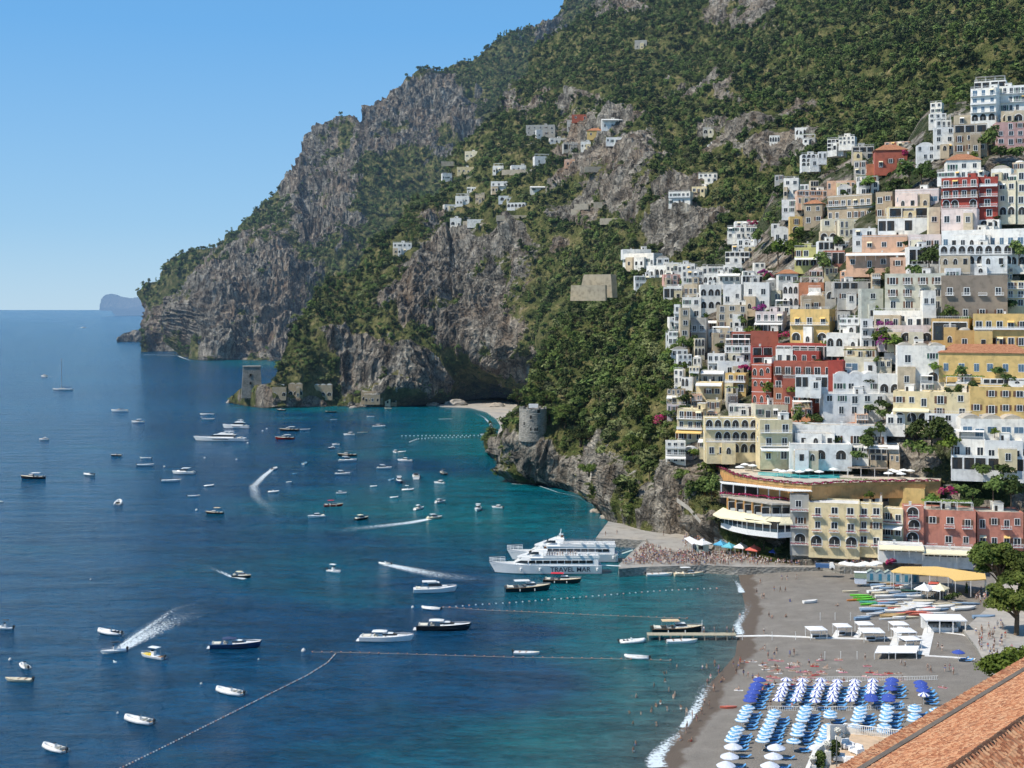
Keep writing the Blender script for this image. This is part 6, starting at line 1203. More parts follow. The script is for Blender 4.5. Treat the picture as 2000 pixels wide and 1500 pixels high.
buoyline([(610, 1274), (655, 1274), (800, 1278), (1000, 1284), (1150, 1286), (1310, 1290)], 38, .24, 'long straight line of orange floats crossing the bay to the swimmers beach')
buoyline([(655, 1278), (640, 1295), (600, 1320), (540, 1350), (470, 1385), (390, 1425), (310, 1465), (235, 1502)], 98, .19, 'dotted line of small pale floats slanting out to sea', False, (M_BUOYO, M_BUOYW, M_BUOYW))
buoyline([(866, 1186), (950, 1192), (1050, 1196), (1150, 1201), (1250, 1205), (1342, 1208)], 34, .22, 'middle line of orange floats between the white inflatable and the jetty')
buoyline([(865, 1188), (930, 1182), (1000, 1178), (1100, 1170), (1200, 1162), (1300, 1154), (1400, 1150)], 44, .28, 'upper line of loose white and pink floats near the ferries', False, (M_BUOYW, plain('pink_float', (.6, .3, .25), .5), M_BUOYW))
buoyline([(785, 852), (860, 851), (940, 851), (975, 849)], 26, .5, 'line of white floats closing off the small far beach', False, (M_BUOYW,)); buoyline([(800, 864), (815, 858), (840, 856), (915, 854)], 22, .5, 'short curved line of white floats off the small far beach', False, (M_BUOYW,))
for x, y, s, lab in [(593, 1272, .8, 'round white mooring buoy at the seaward end of the long float line'), (806, 1187, .6, 'round white buoy beside the small moored inflatable'), (20, 1289, .6, 'round buoy that the seaward inflatable is tied to'), (230, 1393, .35, 'small white buoy ahead of an anchored inflatable'), (393, 1336, .4, 'small white buoy ahead of the inflatable with the roll bar'), (321, 912, .8, 'white buoy in the open anchorage'), (462, 898, .8, 'white buoy near the curling wake'), (513, 842, .9, 'white buoy between the big yacht and the launches'), (521, 838, .9, 'orange white buoy next to the launches'), (484, 866, 1.0, 'white buoy at the stern of the big yacht'), (400, 895, .8, 'white buoy between the cruiser and the big yacht'), (384, 997, .8, 'small white buoy off the bow of the black motorboat'), (177, 1132, .3, 'white marker buoy near the speedboats'), (505, 1288, .3, 'tiny white swim buoy below the long float line')]:
    m = MB().mat(M_BUOYW); m.lathe([(.02, -s*.4), (s*.7, -s*.2), (s*.8, .2*s), (s*.5, s*.7), (.1, s*.85), (.08, s*1.05), (.02, s*1.06)], 9); o = m.obj('mooring_buoy', None, True); o.location = W(x, y); tag(o, lab, 'buoy')
# ================================================================ towers, walls, quay
def stone_box(px0, px1, pyt, pyb, d, label, name='retaining_wall', cat='wall', T=2.5, slant=0, mat=None, rz=None):
    p = P((px0+px1)/2, pyb, d); s = d/F; w, h = (px1-px0)*s/2, (pyb-pyt)*s; t = link(name, None); m = MB().mat(mat or m_stone())
    m.loft([[(-w, 0, -4), (w, 0, -4), (w, T, -4), (-w, T, -4)], [(-w+slant*w, 0, h), (w-slant*w*.3, 0, h), (w-slant*w*.3, T, h), (-w+slant*w, T, h)]])
    bpy.data.objects.remove(t); o = m.obj(name); o.location = p; o.rotation_euler = (0, 0, R(-12) if rz is None else R(rz)); return tag(o, label, cat)
for a in [(1128, 1198, 536, 566, 700, 'big slanting stone bastion wall below the convent-like villa', 'bastion_wall', 'wall', 8, .3, stucco('bastion_stone', (.44, .38, .28), stain=.4), -24), (1112, 1184, 557, 572, 690, 'low stone wall at the foot of the slanting bastion', 'retaining_wall', 'wall', 3, .05, stucco('bastion_stone', (.44, .38, .28)), -20), (1626, 1680, 592, 620, 590, 'rubble stone wall beside the grey green apartments'),
          (1716, 1850, 890, 922, 462, 'long rubble wall under the garden behind the pool terrace'), (1845, 1975, 948, 990, 440, 'buttressed grey stone wall above the salmon pink hotel'), (1734, 1880, 830, 862, 480, 'grey stone wall above the dark garden'), (1545, 1640, 1080, 1103, 424, 'low dark stone wall under the yellow seafront hotel'), (1395, 1480, 1045, 1075, 448, 'stone wall under the cream awning veranda'), (1640, 1800, 1086, 1104, 420, 'green topped wall between the promenade and the seafront hotel')]:
    stone_box(*a)
# square watchtower
d = dw(797)+16; p = P(492, 766, d); s = d/F; t = thing('square_watchtower', 'square tapering stone watchtower on the rocks at the tip of the ridge', 'tower', p, R(12)); hw = 18*s; hh = 49*s
m = MB().mat(m_stone()); m.loft([[(-hw*1.12, 0, -5), (hw*1.12, 0, -5), (hw*1.12, hw*2, -5), (-hw*1.12, hw*2, -5)], [(-hw*.92, 1, hh), (hw*.92, 1, hh), (hw*.92, hw*1.9, hh), (-hw*.92, hw*1.9, hh)]]); w_ = m.obj('wall', t)
m = MB().mat(m_stone()); m.box(-hw*.98, hw*.98, .6, hw*1.95, hh, hh+.7); m.obj('parapet', t)
for x, z in ((-.15, .3), (-.15, .62)): m = MB().mat(M_DARK); m.box(x*hw-.8, x*hw+.8, -.35+z*1.2, 1.2, z*hh, z*hh+2.4); m.mat(m_stone()); m.box(x*hw-1.1, x*hw+1.1, -.5+z*1.2, .8, z*hh-.35, z*hh); m.obj('window', t)
for x0, x1, y0, y1, lab in [(530, 560, 756, 776, 'grey stone seaside house with arches just inland of the square watchtower'), (562, 592, 750, 774, 'stone villa with three pointed arches and a white vault near the square watchtower'), (612, 650, 752, 776, 'stone villa with one large arch and white vaults further along the shore rocks'), (705, 748, 764, 784, 'low stone boathouse with arches under the dark cliff'), (748, 775, 772, 788, 'small stone boathouse beside a bright wall under the dark cliff')]:
    house(0, x0, y0, x1, y1, 'tan', 1, 3, 'AV' if 'vault' in lab else 'A', label=lab, lay='B', ext=2.5, yaw=4, T=14, dd=-1)
# round watchtower
d = (surf_d('town_hill', 1041, 850, 8) or 640)+4; p = P(1041, 850, d); t = thing('round_watchtower', 'round grey stone watchtower standing on the cliff above the boats', 'tower', p); r_ = 6.3; hh = 12.4
m = MB().mat(m_stone()); m.lathe([(r_*1.06, -2.5), (r_*1.03, 2), (r_, hh*.9), (r_*1.02, hh*.91), (r_*1.02, hh), (r_*.9, hh), (r_*.9, hh-.8), (.05, hh-.8)], 40); m.obj('wall', t, False)
for g in range(0, 40, 3): a = 6.28*g/40; m = MB().mat(m_stone()); m.M = Matrix.Rotation(a, 4, 'Z'); m.box(r_*.88, r_*1.0, -.55, .55, hh, hh+.7); m.obj('merlon', t)
for a, z, w_ in ((-100, 8, .9), (-70, 10.6, .7), (-64, 10.6, .7), (-100, 2.5, .6), (-83, 2.5, .6), (-74, 2.5, .6), (-130, 5, .6)):
    m = MB().mat(M_DARK); m.M = Matrix.Rotation(R(a), 4, 'Z'); m.box(r_*.99, r_*1.035, -w_/2, w_/2, z, z+1.5); m.mat(stucco('window_stone', (.5, .47, .42))); m.box(r_*.99, r_*1.06, -w_/2-.2, w_/2+.2, z-.25, z); m.obj('window', t)
m = MB().mat(M_WHITE); m.box(-2, 2.5, 1, 1.1, hh, hh+1.7); m.box(-2, 2.5, 1, 3, hh+1.7, hh+1.85); m.box(-2, -1.9, 1, 3, hh, hh+1.7); m.box(2.4, 2.5, 1, 3, hh, hh+1.7); m.obj('roof_canopy', t)
# small far beach and boulders
prism_px('far_pebble_beach', [(850, 792), (880, 786), (930, 781), (975, 777), (1010, 790), (1010, 838), (985, 850), (972, 846), (978, 832), (970, 818), (950, 804), (920, 796), (870, 794)], .5, -2, stucco('pale_pebbles', (.42, .39, .35), scale=.15)); tag(bpy.data.objects['far_pebble_beach'], kind='structure')
def rock(px, py, sz, lab, z=0, seed=0):
    V = rng.normal(size=(1, 3)); bm = bmesh.new(); bmesh.ops.create_icosphere(bm, subdivisions=3, radius=1)
    co = np.array([v.co[:] for v in bm.verts]); k = .65+.7*fbm(co*1.7+seed*3.1, 3, .6, True)
    for v, q in zip(bm.verts, k): v.co = v.co*float(q); v.co.z *= .7
    me = bpy.data.meshes.new('boulder'); bm.to_mesh(me); bm.free(); me.materials.append(M_TERR1); o = link('boulder', me); o.location = W(px, py, z); o.scale = (sz, sz*.8, sz*.8); return tag(o, lab, 'rock')
M_TERR1 = stucco('bare_limestone', (.36, .33, .29), stain=.5, scale=.4)
for i, (x, y, s_, lab) in enumerate([(891, 792, 9, 'big pale boulder at the water edge of the small far beach'), (970, 795, 6, 'boulder standing at the inland end of the small far beach'), (765, 790, 4, 'small boulder under the dark cliff'), (845, 792, 5, 'flat boulder at the start of the small far beach'), (455, 786, 5, 'outermost rock off the square watchtower'), (690, 797, 3, 'low rock at the foot of the boathouses'), (1168, 1000, 3, 'boulder at the waterline beyond the concrete landing'), (1186, 1012, 2.5, 'small boulder beside the concrete landing')]): rock(x, y, s_, lab, 0, i)
# quay
q = prism_px('harbour_quay', [(1208, 1103), (1262, 1050), (1330, 1040), (1420, 1062), (1520, 1085), (1640, 1098), (1640, 1108), (1560, 1108), (1440, 1107), (1380, 1104), (1262, 1107), (1209, 1111)], 2.6, -3, m_stone(), None, M_CONC); tag(q, kind='structure')
q = prism_px('landing_platform', [(1164, 1050), (1188, 1018), (1250, 1030), (1345, 1038), (1330, 1046), (1262, 1056)], 2.8, -3, m_stone(), None, M_CONC); tag(q, kind='structure')
q = prism_px('raised_quay_deck', [(1262, 1052), (1330, 1040), (1400, 1056), (1390, 1072), (1320, 1078), (1280, 1074)], 3.4, 2, m_stone(), None, M_CONC); tag(q, kind='structure')
q = prism_px('promenade', [(1520, 1083), (1700, 1092), (1830, 1096), (2060, 1098), (2060, 1118), (1930, 1112), (1800, 1110), (1640, 1106)], 3.9, -1, m_stone(), None, M_PAVE); tag(q, kind='structure')
q = prism_px('inland_walkway', [(1960, 1106), (2080, 1106), (2080, 1330), (1945, 1330), (1925, 1300), (1905, 1262), (1880, 1230), (1925, 1190), (1935, 1150)], 3.1, -1, m_stone(), None, M_PAVE); tag(q, kind='structure')
t = thing('boarding_ramp', 'pale gangway linking the second ferry to the quay', 'gangway'); m = MB().mat(plain('pale_green_ramp', (.42, .5, .46), .6)); a, b = W(1200, 1086, 2), W(1236, 1074, 2.9); m.add([(a.x, a.y-1, a.z), (b.x, b.y-1, b.z), (b.x, b.y+1, b.z), (a.x, a.y+1, a.z)], [(0, 1, 2, 3)]); m.obj('ramp', t)
m = MB().mat(M_CHROME)
for o_ in (-1, 1): m.tube([(a.x, a.y+o_, a.z+1), (b.x, b.y+o_, b.z+1)], .05, 4); m.tube([(a.x, a.y+o_, a.z), (a.x, a.y+o_, a.z+1)], .05, 4); m.tube([(b.x, b.y+o_, b.z), (b.x, b.y+o_, b.z+1)], .05, 4)
m.obj('handrail', t)
a, b = W(1168, 1107, .8), W(1212, 1106, 2.6); t = thing('boarding_gangway', 'white gangway between the lettered ferry and the quay', 'gangway'); m = MB().mat(M_WHITE); m.add([(a.x, a.y-.6, a.z+.6), (b.x, b.y-.6, b.z+.1), (b.x, b.y+.6, b.z+.1), (a.x, a.y+.6, a.z+.6)], [(0, 1, 2, 3)]); m.obj('ramp', t)
# cliff path with parapet under the veranda
m = MB().mat(stucco('path_wall', (.40, .37, .32)));
pth = [(1322, 972, 470), (1345, 988, 464), (1360, 1005, 458), (1380, 1030, 452), (1410, 1048, 447), (1450, 1058, 442), (1490, 1066, 438), (1525, 1080, 433), (1560, 1092, 428)]; pp = [P(*a) for a in pth]
for a, b in zip(pp, pp[1:]): m.add([(a.x, a.y, a.z-1.6), (b.x, b.y, b.z-1.6), (b.x, b.y, b.z), (a.x, a.y, a.z), (a.x, a.y+.5, a.z-1.6), (b.x, b.y+.5, b.z-1.6), (b.x, b.y+.5, b.z), (a.x, a.y+.5, a.z)], [(0, 1, 2, 3), (3, 2, 6, 7), (5, 4, 7, 6)])
tag(m.obj('path_parapet'), 'pale parapet wall of the footpath winding down the rocks to the quay', 'wall')

# ================================================================ pool terrace of the seafront hotel
ZT = 27.0; dk = [(1382, 905), (1410, 916), (1435, 928), (1480, 937), (1530, 943), (1585, 947), (1640, 943), (1735, 941), (1836, 940), (1842, 926), (1760, 915), (1640, 912), (1500, 905)]
t = thing('pool_terrace', 'long curved orange hotel terrace with pools and magenta flowers along its edge', 'terrace'); pw = [W(x, y, ZT) for x, y in dk]
m = MB().mat(wall_mat('orange')); m.prism([(p.x, p.y) for p in pw][::-1], ZT-5.2, ZT); m.mat(wall_mat('ochre')); m.prism([(p.x*1.0, p.y-.25 if i < 9 else p.y) for i, p in enumerate(pw)][::-1], ZT-.9, ZT-.35); m.mat(stucco('deck_floor', (.56, .5, .42))); m.add([(p.x, p.y+.3, ZT+.02) for p in pw], [tuple(range(len(pw)))]); m.obj('wall', t)
m = MB().mat(plain('pool_water', (.10, .55, .58), .1)); 
for P4_ in ([(1480, 928), (1560, 934), (1640, 934), (1640, 927), (1560, 926), (1480, 921)], [(1783, 931), (1834, 932), (1834, 925), (1790, 924)]): m.add([tuple(W(x, y, ZT+.06)) for x, y in P4_], [tuple(range(len(P4_)))])
m.obj('pool', t)
C = []
for a, b in zip(pw[:9], pw[1:9]):
    n = int((b-a).length/1.1)
    for i in range(n): q = a+(b-a)*i/n; C.append(((q.x, q.y-.3, q.z+.35+.15*math.sin(i*1.7)), .75, .5, .42))
me = leaf_mesh('flower_hedge', leaf_cloud(C, 9000, .13, 4), FLOWER); me.materials.append(LEAF); r0 = np.random.default_rng(1); me.polygons.foreach_set('material_index', (r0.random(len(me.polygons)) < .45).astype(np.int32)); link('flower_hedge', me, t)
def canopy_quad(name, label, pts, z, th, mat, posts=True, zg=0, cat='canopy'):
    q = [W(x, y, z) for x, y in pts]; t = thing(name, label, cat, (q[0].x, q[0].y, zg)); m = MB().mat(mat); o = Vector((q[0].x, q[0].y, zg)); m.prism([((p-o).x, (p-o).y) for p in q], z-zg, z-zg+th); m.obj('canopy', t)
    if posts:
        m = MB().mat(M_WHITE)
        for i in range(len(q)):
            a, b = q[i]-o, q[(i+1) % len(q)]-o; n = max(1, int((b-a).length/4))
            for k in range(n): c = a+(b-a)*k/n; m.box(c.x-.07, c.x+.07, c.y-.07, c.y+.07, 0, z-zg)
        m.obj('frame', t)
    return t
canopy_quad('sun_canopy', 'greyish brown ribbed canopy on the pool terrace', [(1655, 915), (1735, 916), (1732, 902), (1662, 901)], ZT+2.7, .12, plain('brown_canvas', (.26, .22, .18), .8), True, ZT)

# curved seafront restaurant and its bedroom floors
def plan(pts, z, back=11): q = [W(x, y, z) for x, y in pts]; return [(p.x, p.y) for p in q]+[(q[-1].x, q[-1].y+back), (q[0].x+2, q[0].y+back)], q
def along(q, step): 
    for a, b in zip(q, q[1:]):
        n = max(1, round((b-a).length/step))
        for i in range(n): yield a+(b-a)*i/n, (b-a).normalized()
    yield q[-1], (q[-1]-q[-2]).normalized()
t = thing('seafront_restaurant', 'curved seafront restaurant with a cream awning, bedroom balconies and a white louvred top terrace', 'restaurant')
sl = [(1408, 1024), (1431, 1032), (1459, 1038), (1490, 1042), (1519, 1045), (1548, 1043)]; pl, q = plan(sl, 12.2)
m = MB().mat(M_WHITE); m.prism(pl[::-1], 11.2, 12.9); m.mat(stucco('shaded_rock', (.12, .11, .10))); m.prism([(x, y+14) for x, y in pl][::-1], 3, 11.2); m.obj('balcony_floor', t)  # shade of the recess under the slab painted as a dark rock colour
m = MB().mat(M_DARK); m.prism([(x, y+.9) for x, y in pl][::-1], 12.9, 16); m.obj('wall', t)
m = MB().mat(plain('veranda_glass', (.06, .09, .11), .1)); 
for a, b in zip(q, q[1:]): m.add([(a.x, a.y+.3, 12.9), (b.x, b.y+.3, 12.9), (b.x, b.y+.3, 13.9), (a.x, a.y+.3, 13.9)], [(0, 1, 2, 3)])
m.obj('glass_panel', t); m = MB().mat(M_WHITE)
for p, u in along(q, 2.6): m.box(p.x-.08, p.x+.08, p.y+.1, p.y+.26, 12.9, 15.6)
m.obj('frame', t)
ao = [W(x, y, 15.5) for x, y in [(1392, 1004), (1406, 1010), (1490, 1021), (1520, 1023), (1549, 1023)]]; ai = [W(x, y, 17.4) for x, y in [(1412, 991), (1430, 997), (1508, 1009), (1525, 1010), (1545, 1010)]]
m = MB().mat(M_AWN['cream'])
for i in range(4):
    m.add([ao[i], ao[i+1], ai[i+1], ai[i]], [(0, 1, 2, 3)]); m.add([ao[i], ao[i+1], ao[i+1]-Vector((0, 0, .45)), ao[i]-Vector((0, 0, .45))], [(3, 2, 1, 0)])
m.obj('awning', t)
pl, q = plan([(1422, 995), (1470, 1003), (1508, 1009), (1547, 1009)], 17.4, 14); m = MB().mat(wall_mat('tan')); m.prism([(x, y+1.4) for x, y in pl][::-1], 15, 21.3); m.mat(M_ROOFG); m.prism(pl[::-1], 17.0, 17.4); m.prism(pl[::-1], 21.0, 21.5); m.obj('wall', t)
for i, (p, u) in enumerate(along(q, 3.6)):
    m = MB().mat(wall_mat('orange') if i < 5 else m_stone()); m.box(p.x-.22, p.x+.22, p.y, p.y+1.4, 17.4, 21.0); m.obj('pillar', t)
    if i > 0: o = link('window', WIN['l'], t); o.location = (p.x-1.8*u.x, p.y+1.3, 17.5); o.scale = (2.3, 1, 2.6)
    if i > 0: m = MB().mat(M_WHITE); c = p-u*3.3; m.box(min(c.x, p.x)+.1, max(c.x, p.x)-.2, p.y-.02, p.y+.06, 17.4, 18.3); m.obj('balcony_rail', t)
pl, q = plan([(1409, 968), (1480, 973), (1545, 980), (1580, 981)], 21.5, 9); m = MB().mat(M_DARK); m.prism([(x, y+3.5) for x, y in pl][::-1], 21.5, 24.8); m.mat(M_ROOFG); m.prism(pl[::-1], 21.0, 21.6); m.mat(M_WHITE)
for p, u in along(q, 4.2): m.box(p.x-.16, p.x+.16, p.y+.1, p.y+.42, 21.6, 25.2)
m.obj('dining_terrace', t); C = [((p.x, p.y-.15, 22.3+.15*math.sin(i)), .7, .45, .38) for i, (p, u) in enumerate(along(q, 1.0))]
me = leaf_mesh('flower_box', leaf_cloud(C, 2600, .13, 9), FLOWER); me.materials.append(LEAF); me.polygons.foreach_set('material_index', (r0.random(len(me.polygons)) < .3).astype(np.int32)); link('flower_box', me, t)
cf = [W(x, y, 25.2) for x, y in [(1412, 945), (1480, 952), (1545, 960), (1584, 960)]]; m = MB().mat(M_AWN['white'])
for p, u in along(cf, .9):
    m.box(p.x-.33, p.x+.33, p.y-.4, p.y+5, 25.2, 25.42)
m.obj('louvred_canopy', t)
stone_box(1490, 1570, 1046, 1092, 444, 'dark rock wall in the shade below the curved restaurant', 'rock_wall', mat=stucco('shaded_rock', (.12, .11, .10)))  # same dark colour, with the shade painted in
def parasol_meshes(R_, kind, cols, mats_, z0=2.0, dz=.62, seg=8):
    m = MB(); 
    for mm in mats_: m.mat(mm)
    n = 48 if kind == 'wedge' else 24; prof = [(R_, z0-.12), (R_, z0), (R_*.75, z0+dz*.34), (R_*.5, z0+dz*.62), (R_*.25, z0+dz*.85), (.03, z0+dz)]
    for i in range(len(prof)-1):
        for j in range(n):
            a0, a1 = 2*math.pi*j/n, 2*math.pi*(j+1)/n; sg0 = 1-.04*(j % (n//seg) > 0); sg1 = 1-.04*((j+1) % (n//seg) > 0)
            if kind == 'ring': mi = [0, 1, 0, 1, 0][i]
            elif kind == 'wedge': mi = 0 if j % 8 < 3 else 1
            else: mi = 0
            m.mat(mats_[mi]); r0, za = prof[i]; r1, zb = prof[i+1]
            m.add([(r0*sg0*math.cos(a0), r0*sg0*math.sin(a0), za), (r0*sg1*math.cos(a1), r0*sg1*math.sin(a1), za), (r1*sg1*math.cos(a1), r1*sg1*math.sin(a1), zb), (r1*sg0*math.cos(a0), r1*sg0*math.sin(a0), zb)], [(0, 1, 2, 3)])
    return m.mesh('canopy')
CB = plain('royal_blue_canvas', (.04, .08, .36), .8); CL = plain('light_blue_canvas', (.12, .34, .58), .8); CW = plain('bright_white_canvas', (.8, .8, .8), .8); CG = plain('pale_grey_canvas', (.62, .66, .74), .8); CLB = plain('sunbed_blue', (.10, .32, .62), .7); CW2 = plain('soft_white_canvas', (.58, .66, .72), .8); CPU = plain('violet_canvas', (.2, .12, .4), .8)
def parasol(kind, R_, mats_, label, name='beach_parasol', z0=2.0, dz=.62):
    t = thing(name, label, 'parasol'); link('canopy', parasol_meshes(R_, kind, None, mats_, z0, dz), t); m = MB().mat(M_WHITE); m.tube([(0, 0, -.2), (0, 0, z0+dz+.12)], .04, 6); m.obj('pole', t); return t
PR = {'ring': parasol('ring', 1.38, (CL, CW2), 'x'), 'wedge': parasol('wedge', 1.22, (CB, CW), 'x', dz=.5), 'blue': parasol('plain', 1.45, (CB,), 'x'), 'white': parasol('plain', 1.7, (CG,), 'x', dz=.75)}
PRT = parasol('plain', 1.6, (M_AWN['white'],), 'x', 'terrace_parasol', 2.2, .5)
def bedproto():
    t = thing('sunbed', 'x', 'sunbed'); m = MB().mat(CLB); m.box(-.95, .35, -.32, .32, .3, .36); m.obj('mattress', t); m = MB().mat(CLB); m.add([(.35, -.32, .36), (.35, .32, .36), (.95, .32, .78), (.95, -.32, .78), (.37, -.32, .3), (.37, .32, .3), (.97, .32, .72), (.97, -.32, .72)], [(0, 1, 2, 3), (7, 6, 5, 4), (0, 3, 7, 4), (1, 5, 6, 2), (3, 2, 6, 7)]); m.obj('backrest', t)
    m = MB().mat(M_CHROME); m.box(-.95, .5, -.34, -.3, .24, .3); m.box(-.95, .5, .3, .34, .24, .3)
    m.obj('frame', t)
    for x in (-.8, .4):
        for y in (-.31, .28): m = MB().mat(M_CHROME); m.box(x, x+.04, y, y+.04, -.02, .25); m.obj('leg', t)
    return t
BED = bedproto()
def gpt(px, py, hgt):      # ground point under something whose middle is seen at this pixel, hgt metres up
    z = 1.0
    for _ in range(6): p = W(px, py, z+hgt); z = float(beach_z(p.x, p.y))
    return Vector((p.x, p.y, z))
used = {}
def put(pr, key, p, rz, lab, grp, sc=None):
    if key not in used: used[key] = 1; pr.location = p; pr.rotation_euler = (0, 0, rz); tag(pr, lab, group=grp); return pr
    return dup(pr, p, rz, lab, grp, sc)
def c5(L): return [(1280+x/5, 1280+y/5) for x, y in L]
def c4(L): return [(1560+x/4.545, 1280+y/4.545) for x, y in L]
cols_ = [
 ('ring', 'light blue and white ringed parasol in the column nearest the sea', c5([(908, 487), (885, 522), (865, 565), (845, 607), (805, 695), (780, 730), (760, 770), (745, 805)])),
 ('ring', 'light blue and white ringed parasol in the second column from the sea', c5([(1165, 530), (1155, 565), (1130, 610), (1115, 655), (1095, 695), (1080, 725), (1065, 762), (1045, 805)])),
 ('ring', 'light blue and white ringed parasol in the third column from the sea', c5([(1475, 493), (1460, 530), (1445, 565), (1435, 605), (1405, 662), (1395, 700), (1385, 745), (1350, 815)])),
 ('ring', 'light blue and white ringed parasol in the fourth column, beside the boardwalk', c5([(1710, 538), (1705, 570), (1690, 672), (1670, 705), (1660, 748), (1640, 790), (1620, 825)])),
 ('ring', 'light blue and white ringed parasol in the fifth column from the sea', c4([(550, 455), (545, 485), (535, 520), (520, 552), (500, 605), (490, 640), (480, 675), (470, 702)])),
 ('ring', 'light blue and white ringed parasol in the sixth column from the sea', c4([(790, 440), (785, 478), (775, 515), (770, 550), (760, 605), (750, 640), (740, 675), (730, 705)])),
 ('ring', 'light blue and white ringed parasol beside the edge of the tiled roof', c4([(1030, 440), (1030, 465), (1025, 515), (1020, 550), (1220, 468)])),
 ('wedge', 'blue and white segmented parasol in the column nearest the sea', c5([(1280, 215), (1265, 262), (1245, 300), (1235, 335), (1220, 368), (1200, 408)])),
 ('wedge', 'blue and white segmented parasol in the second column from the sea', c5([(1440, 220), (1430, 260), (1420, 298), (1410, 328), (1390, 368), (1375, 408)])),
 ('wedge', 'blue and white segmented parasol in the third column from the sea', c5([(1620, 220), (1610, 262), (1600, 298), (1575, 335), (1565, 370), (1560, 420)])),
 ('wedge', 'blue and white segmented parasol in the fourth column from the sea', c5([(1780, 230), (1770, 266), (1750, 302), (1740, 340), (1730, 374), (1730, 412)])),
 ('wedge', 'blue and white segmented parasol in the fifth column from the sea', c5([(1950, 230), (1945, 262), (1940, 300), (1925, 340), (1920, 378), (1905, 410)])),
 ('wedge', 'blue and white segmented parasol in the short sixth column', c4([(660, 205), (655, 240), (650, 270), (640, 303)])),
 ('wedge', 'blue and white segmented parasol in front of three solid blue ones', c4([(1110, 330)])),
 ('blue', 'solid royal blue parasol in the column near the water', c5([(1018, 218), (990, 265), (975, 298), (960, 338), (935, 378), (925, 415)])),
 ('blue', 'solid royal blue parasol behind the low net fence', c4([(830, 200), (820, 232), (815, 275)])),
 ('blue', 'solid royal blue parasol at the near end of the segmented columns', c4([(640, 345), (645, 372), (800, 345), (795, 372)])),
 ('blue', 'solid royal blue parasol in the group of three farthest inland', c4([(1080, 225), (1090, 255), (1105, 292)])),
 ('blue', 'lone royal blue parasol beside the white walkways', [(1872, 1270)]),
 ('white', 'large pale grey parasol in the seaward column of the private beach', c5([(760, 872), (725, 965), (690, 1050)])), ('white', 'large pale grey parasol in the second column of the private beach', c5([(1180, 880), (1155, 965), (1120, 1055)])), ('white', 'large pale grey parasol beside the white garden wall', c5([(1590, 880)])),
]
for kind, lab, L in cols_:
    for x, y in L:
        g = gpt(x, y+2, 2.25); put(PR[kind], kind, g, random.random()*6.28, lab, lab+'s' if len(L) > 1 else None)
        for q in (0, 1):
            if kind == 'white' and q: continue
            dy = .95 if q else -.75; b = g+Vector((1.9+random.uniform(-.2, .3), dy, 0)); b.z = float(beach_z(b.x, b.y))+.02
            put(BED, 'bed', b, R(random.uniform(-6, 6)), 'blue sunbed under '+lab.replace('parasol', 'parasols', 1).replace(', beside the boardwalk', '').replace('light ', ''), 'sunbeds: '+lab)
for i, (x, y) in enumerate([(1572, 906), (1585, 905), (1518, 914), (1530, 916), (1545, 915), (1562, 917), (1580, 914), (1600, 917), (1622, 905), (1632, 904), (1640, 908), (1628, 912), (1742, 914), (1752, 917), (1765, 914), (1778, 915), (1735, 920), (1760, 921), (1455, 903), (1470, 905), (1445, 908)]):
    g = W(x, y+3, ZT+2.4); g.z = ZT; put(PRT, 'terr', g, 0, 'white parasol among the sunbathers on the orange pool terrace', 'white parasols on the pool terrace')
for i, (x, y, zz, d_) in enumerate([(1633, 536, 0, 640), (1648, 538, 0, 638), (1660, 540, 0, 636), (1675, 540, 0, 634), (1690, 538, 0, 632)]):
    dup(PRT, P(x, y+12, d_-52), 0, 'white parasol on the roof of the grey terrace restaurant', 'white parasols on the terrace restaurant roof')
for x, y in [(1650, 1094), (1662, 1096), (1678, 1097), (1690, 1094), (1702, 1096), (1712, 1093)]:
    g = W(x, y+8, 3.9+2.4); g.z = 3.92; dup(PRT, g, 0, 'white cafe parasol on the promenade above the bathing cabins', 'white cafe parasols on the promenade', 1.2)
# quay kiosks and stalls
def stall(px, py, zg, w, h, col, label, name='market_parasol', n=4, cat='parasol'):
    g = W(px, py, zg); t = thing(name, label, cat, g, R(8)); m = MB().mat(col); m.lathe([(w, h-.3), (w, h), (w*.3, h+w*.32), (.3, h+w*.42), (.05, h+w*.55)], n); m.obj('canopy', t)
    m = MB().mat(M_WHITE)
    for a in range(4): m.box(w*.68*math.cos(a*1.571+.0)-.05, w*.68*math.cos(a*1.571)+.05, w*.68*math.sin(a*1.571)-.05, w*.68*math.sin(a*1.571)+.05, 0, h)
    m.obj('frame', t); return t
M_STB = plain('stall_blue', (.08, .36, .58), .7); M_STR = plain('stall_red', (.62, .14, .1), .7); M_STY = plain('stall_yellow', (.72, .6, .2), .7)
stall(1408, 1078, 3.2, 2.6, 2.6, M_STB, 'bright blue market parasol on the quay'); stall(1424, 1082, 3.2, 2.6, 2.5, plain('stall_cyan', (.12, .45, .55), .7), 'turquoise market parasol on the quay'); stall(1442, 1076, 3.2, 2.2, 2.8, M_STY, 'yellow market parasol behind the white one on the quay'); stall(1447, 1083, 3.2, 2.7, 2.5, M_AWN['white'], 'white market parasol between turquoise and red on the quay'); stall(1473, 1088, 3.2, 3.0, 2.5, M_STR, 'coral red market parasol on the quay'); stall(1511, 1092, 3.2, 1.6, 2.4, CB, 'small royal blue parasol beside the rock wall of the quay'); stall(1562, 1090, 3.9, 1.8, 2.3, plain('stall_lime', (.45, .6, .12), .7), 'lime green parasol at the end of the quay')
